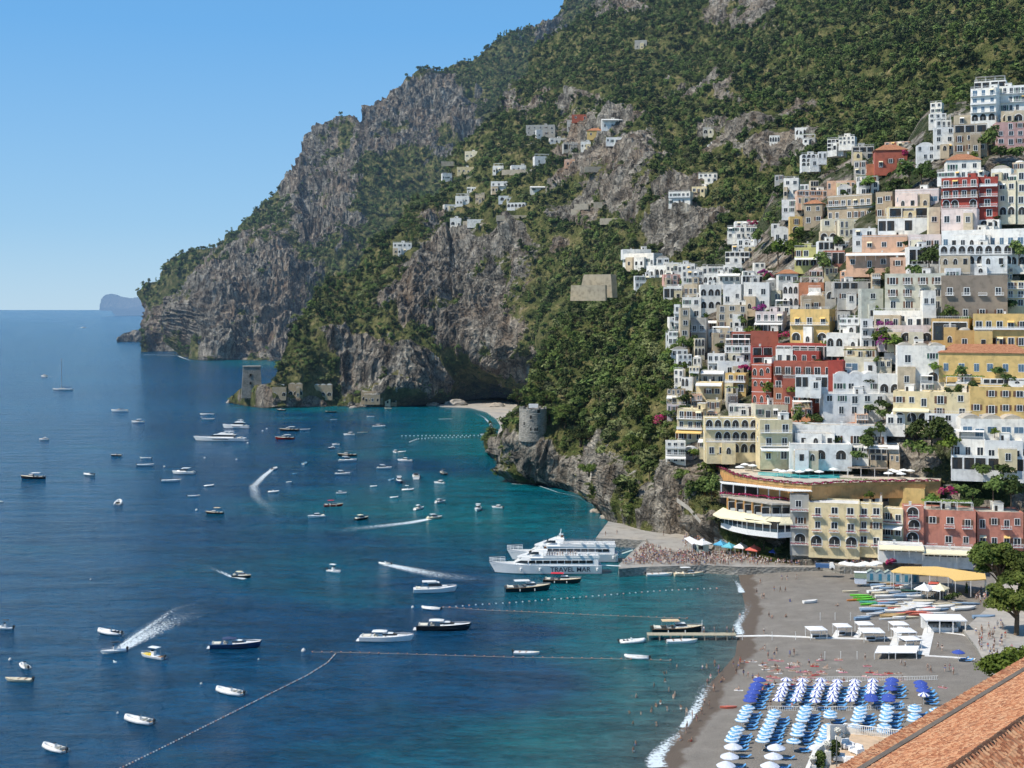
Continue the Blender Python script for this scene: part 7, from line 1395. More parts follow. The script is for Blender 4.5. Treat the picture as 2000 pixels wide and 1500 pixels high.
t = thing('ticket_kiosk', 'pale green ticket kiosk with a wide white roof on the quay', 'kiosk', W(1372, 1078, 3.4), R(-8)); m = MB().mat(plain('kiosk_green', (.45, .5, .42), .6)); m.box(-2, 2, -1.4, 1.4, 0, 2.6); m.obj('wall', t); m = MB().mat(CW); m.lathe([(3.2, 2.6), (3.2, 2.8), (1.2, 3.6), (.8, 3.7), (.8, 3.9), (.05, 4.3)], 4, 0, 0); m.obj('roof', t); m = MB().mat(M_DARK); m.box(-1.3, .2, -1.46, -1.4, 1, 2.1); m.obj('window', t)
canopy_quad('quay_canopy', 'white curved sunshade over the queue beside the ticket kiosk', [(1336, 1052), (1352, 1064), (1365, 1058), (1347, 1048)], 6.2, .12, CW, True, 3.4)
# jetty
zj = 1.3; A_, B_ = W(1264, 1238, zj), W(1440, 1240, zj); t = thing('wooden_jetty', 'narrow wooden jetty on posts reaching out from the beach', 'jetty', A_); L_ = (B_-A_).length
m = MB().mat(plain('sunbleached_planks', (.40, .36, .26), .85, var=.3)); 
for i in range(int(L_/.35)): m.box(i*.35, i*.35+.32, -1.5, 1.5, -.12, 0)
m.obj('deck', t)
for i in range(8):
    for y in (-1.4, 1.3): m = MB().mat(plain('pile_grey', (.3, .27, .22), .9)); m.tube([(i*L_/8+.2, y, -3), (i*L_/8+.2, y, -.1)], .14, 6); m.obj('post', t)
m = MB().mat(M_WHITE); m.tube([(L_*.62, 1.2, 0), (L_*.62, 1.2, 3.2)], .05, 5); m.obj('flag_pole', t)
# white walkways on the beach
def walkway(pts, w, label, dz=.12):
    q = [bw(x, y) for x, y in pts]; m = MB().mat(plain('white_boardwalk', (.72, .71, .68), .7, var=.1, scale=1))
    for a, b in zip(q, q[1:]):
        n = max(1, int((b-a).length/3)); u = (b-a).normalized(); nn = Vector((-u.y, u.x, 0))*w/2
        for i in range(n):
            c, e = a+(b-a)*i/n, a+(b-a)*(i+1)/n; zc, ze = float(beach_z(c.x, c.y))+dz, float(beach_z(e.x, e.y))+dz
            m.add([(c.x+nn.x, c.y+nn.y, zc), (c.x-nn.x, c.y-nn.y, zc), (e.x-nn.x, e.y-nn.y, ze), (e.x+nn.x, e.y+nn.y, ze), (c.x-nn.x, c.y-nn.y, zc-.2), (e.x-nn.x, e.y-nn.y, ze-.2)], [(0, 1, 2, 3), (1, 4, 5, 2)])
    return tag(m.obj('boardwalk'), label, 'walkway')
walkway([(1437, 1243), (1500, 1242), (1590, 1246), (1700, 1248), (1810, 1243)], 1.3, 'long white boardwalk running inland from the wooden jetty'); walkway([(1803, 1280), (1810, 1250), (1818, 1218)], 2.6, 'wide white boardwalk crossing the beach cabins area'); walkway([(1745, 1262), (1755, 1236), (1760, 1225)], 1.8, 'short white cross walk beneath the white sunshades'); walkway([(1806, 1281), (1860, 1284), (1905, 1288)], .9, 'thin white path on the near side of the enclosure'); walkway([(1816, 1232), (1880, 1240), (1900, 1246)], .9, 'thin white path beside the white pavilion'); walkway([(1630, 1246), (1638, 1232)], 1.4, 'short white walk to the second sunshade'); walkway([(1672, 1246), (1682, 1230)], 1.4, 'short white walk to the third sunshade')
for x, y, w, lab in [(1594, 1246, 2.4, 'seaward white square sunshade over a beach counter'), (1645, 1240, 2.1, 'small white square sunshade second from the sea'), (1688, 1236, 2.1, 'white square sunshade behind the largest one'), (1702, 1250, 2.9, 'largest white square sunshade on the boardwalk'), (1755, 1236, 2.2, 'white square sunshade at the back of the boardwalk'), (1765, 1250, 2.7, 'white square sunshade beside the wide cross walk'), (1777, 1266, 2.3, 'white square sunshade nearest the sunbathers')]:
    g = bw(x, y); t = thing('square_sunshade', lab, 'sunshade', g, R(random.uniform(-8, 8)+6)); m = MB().mat(CW); m.M = Matrix.Rotation(R(45), 4, 'Z'); m.lathe([(w*1.3, 2.25), (w*1.3, 2.4), (w*.5, 2.72), (.04, 2.9)], 4); m.obj('canopy', t); m = MB().mat(M_WHITE)
    for a in (-1, 1):
        for b in (-1, 1): m.box(a*w*.85-.05, a*w*.85+.05, b*w*.85-.05, b*w*.85+.05, 0, 2.3)
    m.obj('frame', t); m = MB().mat(CW); m.box(-w*.5, w*.3, -.5, .3, 0, 1.0); m.mat(M_DARK); m.box(-w*.45, w*.25, -.52, -.5, .3, .8); m.obj('counter', t)
t = thing('beach_pavilion', 'large white flat roofed bar pavilion at the back of the beach', 'pavilion', bw(1843, 1232), R(-4)); m = MB().mat(CW); m.box(-5, 5, -3, 4, 3.0, 3.3); m.obj('roof', t)
for x in (-4.6, -1.6, 1.6, 4.6): m = MB().mat(M_WHITE); m.box(x-.12, x+.12, -2.9, -2.66, 0, 3); m.obj('post', t)
m = MB().mat(M_WHITE); m.box(-3.4, 3.2, -1.5, 3.5, 0, 1.1); m.box(-4.7, -3.6, 2, 3.9, 0, 3); m.box(3.6, 4.7, 2, 3.9, 0, 3); m.mat(M_DARK); m.box(-3.5, 3.5, 3.5, 3.9, 0, 2.9); m.obj('bar_counter', t)
for q in range(7): m = MB().mat(M_WOOD); m.lathe([(.12, 1.1), (.12, 1.4), (.04, 1.5), (.04, 1.6)], 7, -2.5+q*.8, -.6); m.obj('bottle', t)
canopy_quad('cabin_counter', 'long white covered counter at the edge of the sunbathing area', [(1708, 1276), (1790, 1276), (1796, 1262), (1715, 1262)], 3.3, .12, CW, True, 1.9)
# bathing cabins
g = W(1692, 1130, 3.0)
for i in range(6):
    x = 1702+i*17; g = W(x, 1133+i*.8, 3.0); t = thing('bathing_cabin', ['blue grey bathing cabin with a turquoise front at the seaward end of the row', 'blue grey bathing cabin second in the row', 'blue grey bathing cabin third in the row', 'blue grey bathing cabin fourth in the row', 'blue grey bathing cabin fifth in the row', 'blue grey bathing cabin under the yellow canopy'][i], 'cabin', g, R(-10))
    m = MB().mat(plain('cabin_paint', (.34, .42, .45), .7)); m.xprism([(-1.25, -.5), (1.25, -.5), (1.25, 2.2), (0, 2.9), (-1.25, 2.2)], 0, 2.4); m.obj('wall', t)
    m = MB().mat(plain('cabin_roof', (.3, .36, .32), .8)); m.add([(-1.4, -.15, 2.15), (0, -.15, 2.97), (0, 2.5, 2.97), (-1.4, 2.5, 2.15)], [(0, 1, 2, 3)]); m.add([(1.4, -.15, 2.15), (0, -.15, 2.97), (0, 2.5, 2.97), (1.4, 2.5, 2.15)], [(3, 2, 1, 0)]); m.obj('roof', t)
    m = MB().mat(plain('cabin_door', (.05, .22, .34), .5)); m.box(-.45, .45, -.05, 0, 0, 1.9); m.obj('door', t)
t = thing('container_bin', 'grey green container standing beside the bathing cabins', 'container', W(1681, 1138, 3.0), R(-10)); m = MB().mat(plain('container_green', (.28, .34, .24), .6)); m.box(-1.7, 1.7, 0, 2, 1.2, 2.8); m.mat(CG); m.box(-1.6, 1.6, .1, 1.9, -.4, 1.2); m.obj('body', t); m = MB().mat(CW); m.box(-1.8, 1.8, -.1, 2.1, 2.8, 2.9); m.obj('lid', t)
t = canopy_quad('reed_canopy', 'large straw yellow canopy of the beach restaurant', [(1740, 1116), (1760, 1108), (1830, 1108), (1924, 1122), (1926, 1133), (1866, 1136), (1852, 1127), (1745, 1119)], 7.4, .25, M_AWN['yellow'], True, 3.0)
canopy_quad('white_tarpaulin', 'white and red tarpaulin over stored boats', [(1800, 1150), (1836, 1156), (1846, 1146), (1815, 1140)], 5, .15, CW, True, 2.9); canopy_quad('red_tarpaulin', 'red tarpaulin laid on the white one over the stored boats', [(1812, 1141), (1832, 1141), (1836, 1137), (1815, 1136)], 5.4, .1, plain('tarp_red', (.6, .12, .08), .8), True, 2.9)
stall(1805, 1166, 2.9, 3.0, 2.4, CW, 'white market sunshade beside the stored boats'); stall(1836, 1166, 2.9, 2.8, 2.4, M_AWN['cream'], 'cream market sunshade beside the stored boats')
t = thing('small_truck', 'small blue truck with a white cab parked at the top of the beach', 'truck', W(1613, 1112, 3.9), R(-14)); m = MB().mat(plain('truck_blue', (.06, .14, .3), .4)); m.box(-3, 1, -1, 1, .6, 1.7); m.obj('truck_bed', t); m = MB().mat(M_HULLW); m.loft([[(1.05, -1, .5), (2.6, -1, .5), (2.6, 1, .5), (1.05, 1, .5)], [(1.05, -1, 1.3), (2.6, -1, 1.3), (2.6, 1, 1.3), (1.05, 1, 1.3)], [(1.1, -.9, 2.1), (2.2, -.9, 2.1), (2.2, .9, 2.1), (1.1, .9, 2.1)]]); m.obj('cab', t)
for x in (-2, 1.9):
    for y in (-.95, .95): m = MB().mat(M_ENG); m.M = Matrix.Translation((x, y, .4)) @ Matrix.Rotation(R(90), 4, 'X'); m.lathe([(.4, -.12), (.4, .12)], 12); m.obj('wheel', t)
m = MB().mat(M_TINT); m.add([(2.62, -.85, 1.35), (2.62, .85, 1.35), (2.28, .8, 2.0), (2.28, -.8, 2.0)], [(0, 1, 2, 3)]); m.obj('windscreen', t)
# boats and kayaks drawn up
hc = {'w': ('white', M_HULLW), 'g': ('lime green', plain('kayak_lime', (.16, .62, .05), .4)), 't': ('sea green', plain('kayak_teal', (.1, .45, .32), .4)), 'o': ('orange', plain('kayak_orange', (.62, .22, .05), .4)), 'r': ('coral red', plain('kayak_coral', (.6, .15, .1), .4)), 'b': ('grey blue', plain('cover_blue', (.2, .3, .42), .7)), 'y': ('tan', plain('kayak_tan', (.6, .4, .18), .5)), 'c': ('cream', M_DECKC), 'd': ('dark green', plain('tarp_green', (.04, .12, .1), .8)), 'k': ('grey', plain('cover_grey', (.45, .46, .47), .7))}
KY = [('g', 1680, 1165, 30), ('g', 1686, 1169, 32), ('g', 1692, 1173, 30), ('t', 1698, 1178, 30), ('g', 1696, 1182, 26), ('o', 1668, 1174, 22), ('w', 1710, 1158, 26), ('w', 1732, 1148, 25), ('b', 1733, 1153, 22), ('c', 1662, 1157, 26), ('w', 1716, 1150, 22), ('b', 1742, 1160, 30), ('w', 1729, 1168, 30), ('w', 1738, 1174, 38), ('b', 1767, 1168, 32), ('w', 1768, 1173, 28), ('d', 1775, 1156, 40), ('b', 1778, 1162, 40), ('r', 1724, 1178, 20), ('w', 1763, 1182, 24), ('c', 1806, 1178, 34), ('w', 1700, 1190, 34), ('b', 1708, 1194, 42), ('r', 1748, 1190, 22), ('w', 1790, 1189, 44), ('b', 1820, 1187, 40), ('w', 1770, 1193, 34), ('c', 1835, 1182, 36), ('w', 1815, 1195, 38), ('b', 1838, 1193, 30), ('k', 1711, 1203, 28), ('y', 1744, 1203, 40), ('y', 1738, 1206, 30), ('r', 1790, 1198, 42), ('r', 1800, 1202, 40), ('c', 1776, 1208, 32), ('b', 1685, 1211, 26), ('w', 1732, 1211, 24), ('w', 1757, 1210, 20), ('b', 1888, 1181, 42), ('w', 1884, 1191, 40), ('c', 1862, 1182, 26), ('b', 1922, 1208, 34), ('w', 1780, 1145, 30), ('r', 1752, 1146, 20), ('k', 1760, 1150, 30), ('w', 1583, 1178, 24), ('r', 1423, 1384, 26), ('k', 1703, 1138, 20), ('w', 1722, 1185, 30), ('b', 1735, 1182, 30), ('c', 1752, 1186, 34), ('w', 1786, 1182, 30), ('r', 1812, 1190, 34), ('w', 1752, 1197, 36), ('b', 1728, 1197, 34), ('y', 1715, 1186, 26), ('w', 1830, 1200, 30), ('w', 1800, 1184, 40), ('k', 1758, 1163, 30), ('w', 1790, 1168, 30), ('t', 1705, 1181, 22), ('c', 1720, 1162, 26), ('w', 1748, 1156, 26), ('b', 1716, 1146, 24), ('w', 1700, 1144, 20), ('y', 1733, 1142, 22), ('b', 1766, 1143, 26), ('w', 1775, 1150, 26), ('r', 1765, 1200, 28), ('w', 1845, 1188, 34), ('k', 1690, 1206, 26)]
cnt = {}
for i, (c, x, y, w) in enumerate(KY):
    g = bw(x, y); g.z += .05; L = w/F*g.y*1.3; col, mt = hc[c]; fat = c in 'wbkc' and i % 2 == 0
    t = thing('beached_boat' if fat else 'kayak', None, 'boat' if fat else 'kayak', g, R(random.uniform(-14, 16)))
    B = L*(.38 if fat else .2); B = max(B, .8)
    m = MB().mat(mt); 
    S = [[(p[0], p[1], max(p[2], -.12)+.12) for p in q] for q in hull_secs(L, B, .55 if fat else .3, 9, .8 if fat else .15, .35)]; m.loft(S); m.obj('hull', t)
    m = MB().mat(M_DECKC if fat and c in 'wc' else M_DARK if not fat else mt); m.prism(planform(L, B, -L*.4, L*.25, .6, 5, .8 if fat else .15), .6 if fat else .42, .72 if fat else .45); m.obj('cover' if fat else 'cockpit', t)
    zone = 'near the bathing cabins' if y < 1160 else 'beside the market sunshades' if x > 1790 and y < 1184 else 'in the upper rows of stored boats' if y < 1180 else 'in the middle rows of stored boats' if y < 1197 else 'in the front row of stored boats'
    if x < 1600: zone = 'lying alone on the empty upper beach' if y < 1300 else 'at the water edge beside the blue parasols'
    if x < 1670 and 1600 < x: zone = 'lying apart at the seaward end of the stored boats'
    if x > 1870: zone = 'at the inland end of the stored boats'
    lab = col+(' boat ' if fat else ' kayak ')+zone; cnt.setdefault(lab, []).append(t)
for lab, ts in cnt.items():
    for t in ts: t['label'] = lab; t['group'] = lab if len(ts) > 1 else 'boats stored on the beach'
def fence(pts, z, h, label, pitch=.35):
    q = [bw(x, y) for x, y in pts]; t = thing('low_fence', label, 'fence'); m = MB().mat(M_WHITE)
    for a, b in zip(q, q[1:]):
        n = int((b-a).length/pitch)
        for i in range(n): c = a+(b-a)*i/n; m.box(c.x-.04, c.x+.04, c.y-.04, c.y+.04, c.z-.1, c.z+h)
        m.tube([a+Vector((0, 0, h)), b+Vector((0, 0, h))], .04, 4); m.tube([a+Vector((0, 0, .15)), b+Vector((0, 0, .15))], .04, 4)
    m.obj('rail', t); return t
fence([(1540, 1335), (1620, 1330), (1740, 1330), (1832, 1328)], 0, .9, 'pale low fence behind the segmented parasols'); fence([(1500, 1388), (1600, 1389), (1700, 1388), (1800, 1385)], 0, .9, 'pale low fence between the segmented and ringed parasols')
for i, x in enumerate((1450, 1508, 1554, 1602, 1631, 1661)):
    g = bw(x, 1212 if i > 2 else 1250); m = MB().mat(M_WHITE); m.tube([(0, 0, -.2), (0, 0, 1.9)], .06, 5); m.box(-.1, .1, -.1, .1, 1.9, 2.0); o = m.obj('marker_post'); o.location = g; tag(o, 'slim white post on the open upper beach', 'post', 'slim white posts on the upper beach')
for i, x in enumerate((1611, 1642, 1674, 1736)):
    g = bw(x, 1288); m = MB().mat(M_WHITE); m.tube([(0, 0, -.2), (0, 0, 1.7)], .06, 5); m.box(-.1, .1, -.1, .1, 1.7, 1.8); o = m.obj('marker_post'); o.location = g; tag(o, 'slim white post along the edge of the sunbathing area', 'post', 'slim white posts by the sunbathers')

# ================================================================ near roofs and terrace, lowest corner
def tile_mat():
    n = NB('old_clay_tiles'); v = n.coords('World'); vo = n.N('ShaderNodeTexVoronoi'); vo.inputs['Scale'].default_value = 3.2; n.L(v, vo.inputs['Vector'])
    s = n.N('ShaderNodeSeparateColor'); n.L(vo.outputs['Color'], s.inputs[0])
    c = n.ramp(s.outputs[0], [(.1, (.26, .095, .045)), (.5, (.46, .19, .09)), (.9, (.56, .31, .17))])
    c = n.mix(n.ramp(n.noise(v, .7, 5, .7), [(.5, (0,)), (.8, (.4,))]), c, (.5, .38, .26)); c = n.mix(n.ramp(n.noise(v, 2.2, 5, .75), [(.55, (0,)), (.72, (.8,))]), c, (.12, .09, .06))
    c = n.mix(1, c, n.ramp(n.attr('row'), [(.05, (.22,)), (.6, (1.0,))]), 'MULTIPLY'); n.L(c, n.b.inputs['Base Color']); n.b.inputs['Roughness'].default_value = .9; n.bump(n.noise(v, 14, 4), .4, .05); return n.m  # painted shade: valleys between tile rows darkened in the colour
MT = tile_mat()
def tile_roof(name, parent, O, U, Vd, nu, lv, pitch=.24, step=.42, seed=0, amp=.055):
    """O corner, U unit along the eave, Vd unit up the slope; real curved rows with lapped courses"""
    N = U.cross(Vd).normalized(); N = N if N.z > 0 else -N; r = np.random.default_rng(seed); K = 6; nv = int(lv/step); us = np.arange(nu*K+1)/K
    V = np.zeros((len(us), nv*2, 3)); 
    AR = np.repeat(np.abs(np.sin(np.pi*us))[:, None], nv*2, 1); AR[:, ::2] *= .55  # drives the painted shade, low in the valleys and at the laps
    jit = r.uniform(-.035, .035, (nu+1, nv)); jl = r.uniform(-.05, .05, (nu+1, nv))
    for j in range(nv):
        ii = np.minimum(np.floor(us).astype(int), nu); prof = np.abs(np.sin(np.pi*us))**.6*amp*2+jit[ii, j]*.5
        for e in (0, 1):
            vv = (j+(0 if e == 0 else 1.0))*step+jl[ii, j]*(e == 0); hgt = prof+(.05 if e == 0 else .0)
            V[:, j*2+e] = np.array(O)+np.outer(us*pitch, U)+np.outer(vv, Vd)+np.outer(hgt, N)
    AR[:] = AR; return link(name, grid_mesh(name, V, {'row': AR}, (MT,), False), parent)
zE, zR = 50.0, 55.0; E1, E2 = W(1690, 1508, zE), W(2060, 1280, zE); R1 = W(1858, 1508, zR)
E0 = E1-(E2-E1).normalized()*14; U = (E2-E0).normalized(); nrm = Vector((U.y, -U.x, 0)); wid = (R1-E1).dot(nrm); Vd = (nrm*wid+Vector((0, 0, zR-zE))).normalized(); ls = math.hypot(wid, zR-zE); Lr = (E2-E0).length
t = thing('tiled_house', 'near house with old orange clay tile roofs cutting across the lowest corner', 'house', (0, 0, 0))
m = MB().mat(wall_mat('cream')); a, b = E0+nrm*.5, E2+nrm*.5; c_, e_ = b+nrm*(wid*2-1), a+nrm*(wid*2-1); m.prism([(q.x, q.y) for q in (a, b, c_, e_)], 20, zE-.35); m.obj('wall', t)
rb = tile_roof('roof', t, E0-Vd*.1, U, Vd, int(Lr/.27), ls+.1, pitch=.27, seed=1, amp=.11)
m = MB().mat(M_TERR1)
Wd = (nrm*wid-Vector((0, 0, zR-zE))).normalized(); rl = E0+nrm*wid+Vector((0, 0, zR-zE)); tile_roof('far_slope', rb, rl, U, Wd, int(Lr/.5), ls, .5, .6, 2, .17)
for i in range(int(Lr/.5)):      # ridge tiles
    m = MB().mat(MT); c0 = rl+U*(i*.5); q0 = random.uniform(.24, .28); m.tube([c0+Vector((0, 0, .05)), c0+U*.56+Vector((0, 0, .09))], [q0, q0+.05], 8); 
    if c0.y < 106: m.obj('ridge_tile', rb)
m = MB().mat(stucco('eave_board', (.10, .08, .06))); q = E0-nrm*.1-Vector((0, 0, .25)); m.add([tuple(q), tuple(q+U*Lr), tuple(q+U*Lr-Vector((0, 0, .9))), tuple(q-Vector((0, 0, .9)))], [(0, 1, 2, 3)]); m.obj('gutter', rb); m = MB().mat(stucco('coping_stone', (.17, .14, .11))); q = E0-nrm*.22; m.add([(q+a*nrm+Vector((0, 0, b))+c*U*Lr)[:] for c in (0, 1) for a, b in ((-.22, -.9), (.22, -.9), (.22, .32), (-.22, .32))], [(3, 2, 6, 7), (1, 5, 6, 2), (0, 3, 7, 4)]); m.obj('coping', rb)
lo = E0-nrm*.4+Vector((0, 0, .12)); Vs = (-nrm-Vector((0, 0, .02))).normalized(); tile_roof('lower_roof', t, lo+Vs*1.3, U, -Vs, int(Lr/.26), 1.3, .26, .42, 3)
m = MB().mat(wall_mat('cream')); q = lo+Vs*1.1; m.prism([(p_.x, p_.y) for p_ in (q, q+U*Lr, lo+U*Lr, lo)], 20, q.z-.3); m.obj('lower_wall', t)
# garden terrace with white furniture
zt = 22.0; M_TW = stucco('white_garden_wall', (.78, .76, .72), stain=.15); tp = [(1560, 1560), (1592, 1500), (1618, 1458), (1648, 1432), (1700, 1436), (1800, 1450), (1800, 1580)]
q = prism_px('garden_terrace', tp, zt, 8, M_TW, None, stucco('terrace_tiles', (.55, .42, .3))); tag(q, 'white walled garden terrace beside the near tiled roof', 'terrace'); 
for o_ in (bpy.data.objects['garden_terrace'],): o_.name = 'garden_terrace'
pw = [W(x, y, zt) for x, y in tp[:6]]; t = thing('garden_wall', 'white curving parapet wall with railing around the garden terrace', 'wall'); m = MB().mat(M_TW)
for i, (a, b) in enumerate(zip(pw, pw[1:])):
    h0 = [1.2, 2.4, 3.0, 1.0, .5][i]; h1 = [2.4, 1.0, 1.2, .5, .5][i]; nn = Vector((-(b-a).y, (b-a).x, 0)).normalized()*.25
    m.add([(a+nn)[:], (b+nn)[:], (b+nn+Vector((0, 0, h1)))[:], (a+nn+Vector((0, 0, h0)))[:], (a-nn)[:], (b-nn)[:], (b-nn+Vector((0, 0, h1)))[:], (a-nn+Vector((0, 0, h0)))[:]], [(0, 1, 2, 3), (7, 6, 5, 4), (3, 2, 6, 7), (0, 3, 7, 4), (1, 5, 6, 2)])
m.obj('wall', t); m = MB().mat(M_WHITE); a, b = pw[3], pw[5]; n = int((b-a).length/.28)
for i in range(n): c = a+(b-a)*i/n; m.lathe([(.05, .5), (.09, .75), (.04, 1.0), (.06, 1.25)], 6, c.x, c.y) if False else m.box(c.x-.05, c.x+.05, c.y-.05, c.y+.05, c.z+.4, c.z+1.3)
m.tube([a+Vector((0, 0, 1.35)), b+Vector((0, 0, 1.35))], .08, 5); m.obj('railing', t)
for i, (x, y, lab) in enumerate([(1588, 1480, 'stone urn of white flowers on the lower gate pillar'), (1617, 1452, 'stone urn of white flowers on the middle gate pillar'), (1637, 1424, 'stone urn of white flowers on the top gate pillar')]):
    g = W(x, y+14, zt+1.8); t = thing('flower_urn', lab, 'urn', g); m = MB().mat(M_TW); m.box(-.35, .35, -.35, .35, -1.8, .0); m.obj('pillar', t); m = MB().mat(M_TERR1); m.lathe([(.2, 0), (.12, .15), (.35, .45), (.42, .6)], 10); m.obj('urn', t); link('blossom', leaf_mesh('blossom', leaf_cloud([((0, 0, .85), .5, .5, .35)], 260, .07, i), plain('white_blossom', (.7, .68, .6), .8)), t)
for i, (x, y, rz, lab) in enumerate([(1655, 1462, 20, 'white cushioned armchair nearest the railing on the garden terrace'), (1672, 1472, -60, 'white armchair in the middle of the garden terrace'), (1640, 1486, 70, 'white armchair closest to the garden wall'), (1662, 1492, 160, 'white armchair at the near end of the garden terrace')]):
    t = thing('armchair', lab, 'armchair', W(x, y, zt)+Vector((0, 0, .03)), R(rz)); m = MB().mat(CW); m.box(-.6, .6, -.6, .6, .2, .55); m.obj('seat', t); m = MB().mat(CW); m.box(-.6, .6, .45, .75, .2, 1.15); m.obj('backrest', t)
    for s_ in (-1, 1): m = MB().mat(CW); m.box(s_*.72-.13, s_*.72+.13, -.6, .7, .2, .8); m.obj('armrest', t)
    for sx_ in (-.6, .55):
        for sy_ in (-.55, .6): m = MB().mat(CW); m.box(sx_, sx_+.08, sy_, sy_+.08, 0, .2); m.obj('leg', t)
t = thing('street_lamp', 'tall dark lamp post with a hooked top rising from the garden terrace', 'lamp', W(1634, 1518, zt)); m = MB().mat(M_IRON); hz = 78/F*W(1634, 1518, zt).y; m.tube([(0, 0, 0), (0, 0, hz), (.15, 0, hz+.5), (.6, 0, hz+.7), (1.0, 0, hz+.4)], [.09, .06, .05, .04, .04], 6); m.obj('pole', t); m = MB().mat(M_IRON); m.lathe([(.05, hz+.4), (.3, hz+.15), (.26, hz+.05)], 8, 1.0, 0); m.obj('lamp_shade', t)
for x, y, s_, lab in [(1627, 1478, 2.6, 'dark green shrub behind the middle gate pillar'), (1598, 1500, 2.6, 'dark green shrub beside the lower gate pillar')]:
    t = thing('garden_shrub', lab, 'shrub', W(x, y+8, zt)); link('foliage', leaf_mesh('foliage', leaf_cloud([((0, 0, 1.1), .9, .7, 1.2), ((.3, 0, 2), .7, .6, .8)], 900, .11, 3), LEAF), t); m = MB().mat(BARK); m.tube([(0, 0, -.2), (0, 0, 1.5)], .08, 5); m.obj('trunk', t)

for i in range(12):
    x, y = random.uniform(890, 1200), random.uniform(270, 440)
    if i > 13: x, y = random.uniform(1080, 1330), random.uniform(585, 690)
    lay = 'near_ridge' if i <= 13 else 'town_hill'; d = surf_d(lay, x, y) or 1200; w = random.uniform(20, 46); lab = 'low stone terrace wall among the gardens of the ridge hamlet' if i <= 13 else 'low stone terrace wall on the wooded slope below the bastion'
    o = stone_box(x-w, x+w*.4, y-2.2, y, d-1, lab, 'terrace_wall', 'wall', 2, 0, stucco('terrace_stone', (.40, .36, .29)), random.uniform(-25, 5)); o['group'] = lab
# ================================================================ near trees, gardens, blossom
for x, y, d_, h_, w_, sd_, lab in [(1104, 838, 628, 12, 14, 1, 'broad yellow green pine just inland of the round watchtower'), (1134, 872, 606, 9, 13, 2, 'spreading pine lower down the cliff beyond the round watchtower'), (1062, 800, 668, 10, 11, 3, 'dark pine rising behind the round watchtower'), (1012, 800, 690, 10, 9, 4, 'dark pine on the seaward side of the round watchtower'), (1236, 892, 556, 9, 11, 5, 'bright pine on the rocks beside the harbour path'), (1258, 896, 550, 7, 8, 6, 'smaller pine beside the bright one above the harbour path'), (1150, 930, 585, 5, 9, 17, 'low bush pine halfway down the harbour cliff')]:
    big_pine(P(x, y, (surf_d('town_hill', x, y, 8) or d_)+2), 0, 0, h_, w_, sd_, lab, n=2600)
big_pine(1952, 1172, 3.1, 17, 15, 7, 'large bright pine standing behind the beach restaurant'); big_pine(1985, 1240, 3.1, 15, 14, 8, 'large pine shading the inland walkway crowd'); big_pine(2010, 1190, 3.1, 17, 15, 9, 'tall pine at the inland edge behind the two large pines')
t = big_pine(1996, 1330, 6, 6, 16, 10, 'broad green bush above the near tiled roof', LEAFB, 'garden_bush', 5000); t = big_pine(1965, 1335, 5, 5, 11, 11, 'feathery green bush just beyond the roof edge', LEAFP, 'garden_bush', 4000)
gk = [make_tree('garden_tree', 'round', LEAF, 700, .04, 201, 'x', 'tree', .45), make_tree('garden_tree', 'wide', LEAFB, 700, .04, 202, 'x', 'tree', .4), make_tree('garden_tree', 'shrub', LEAF, 500, .045, 203, 'x', 'tree', .15), make_tree('cypress_tree', 'cypress', LEAF, 500, .03, 204, 'x', 'tree', .2)]
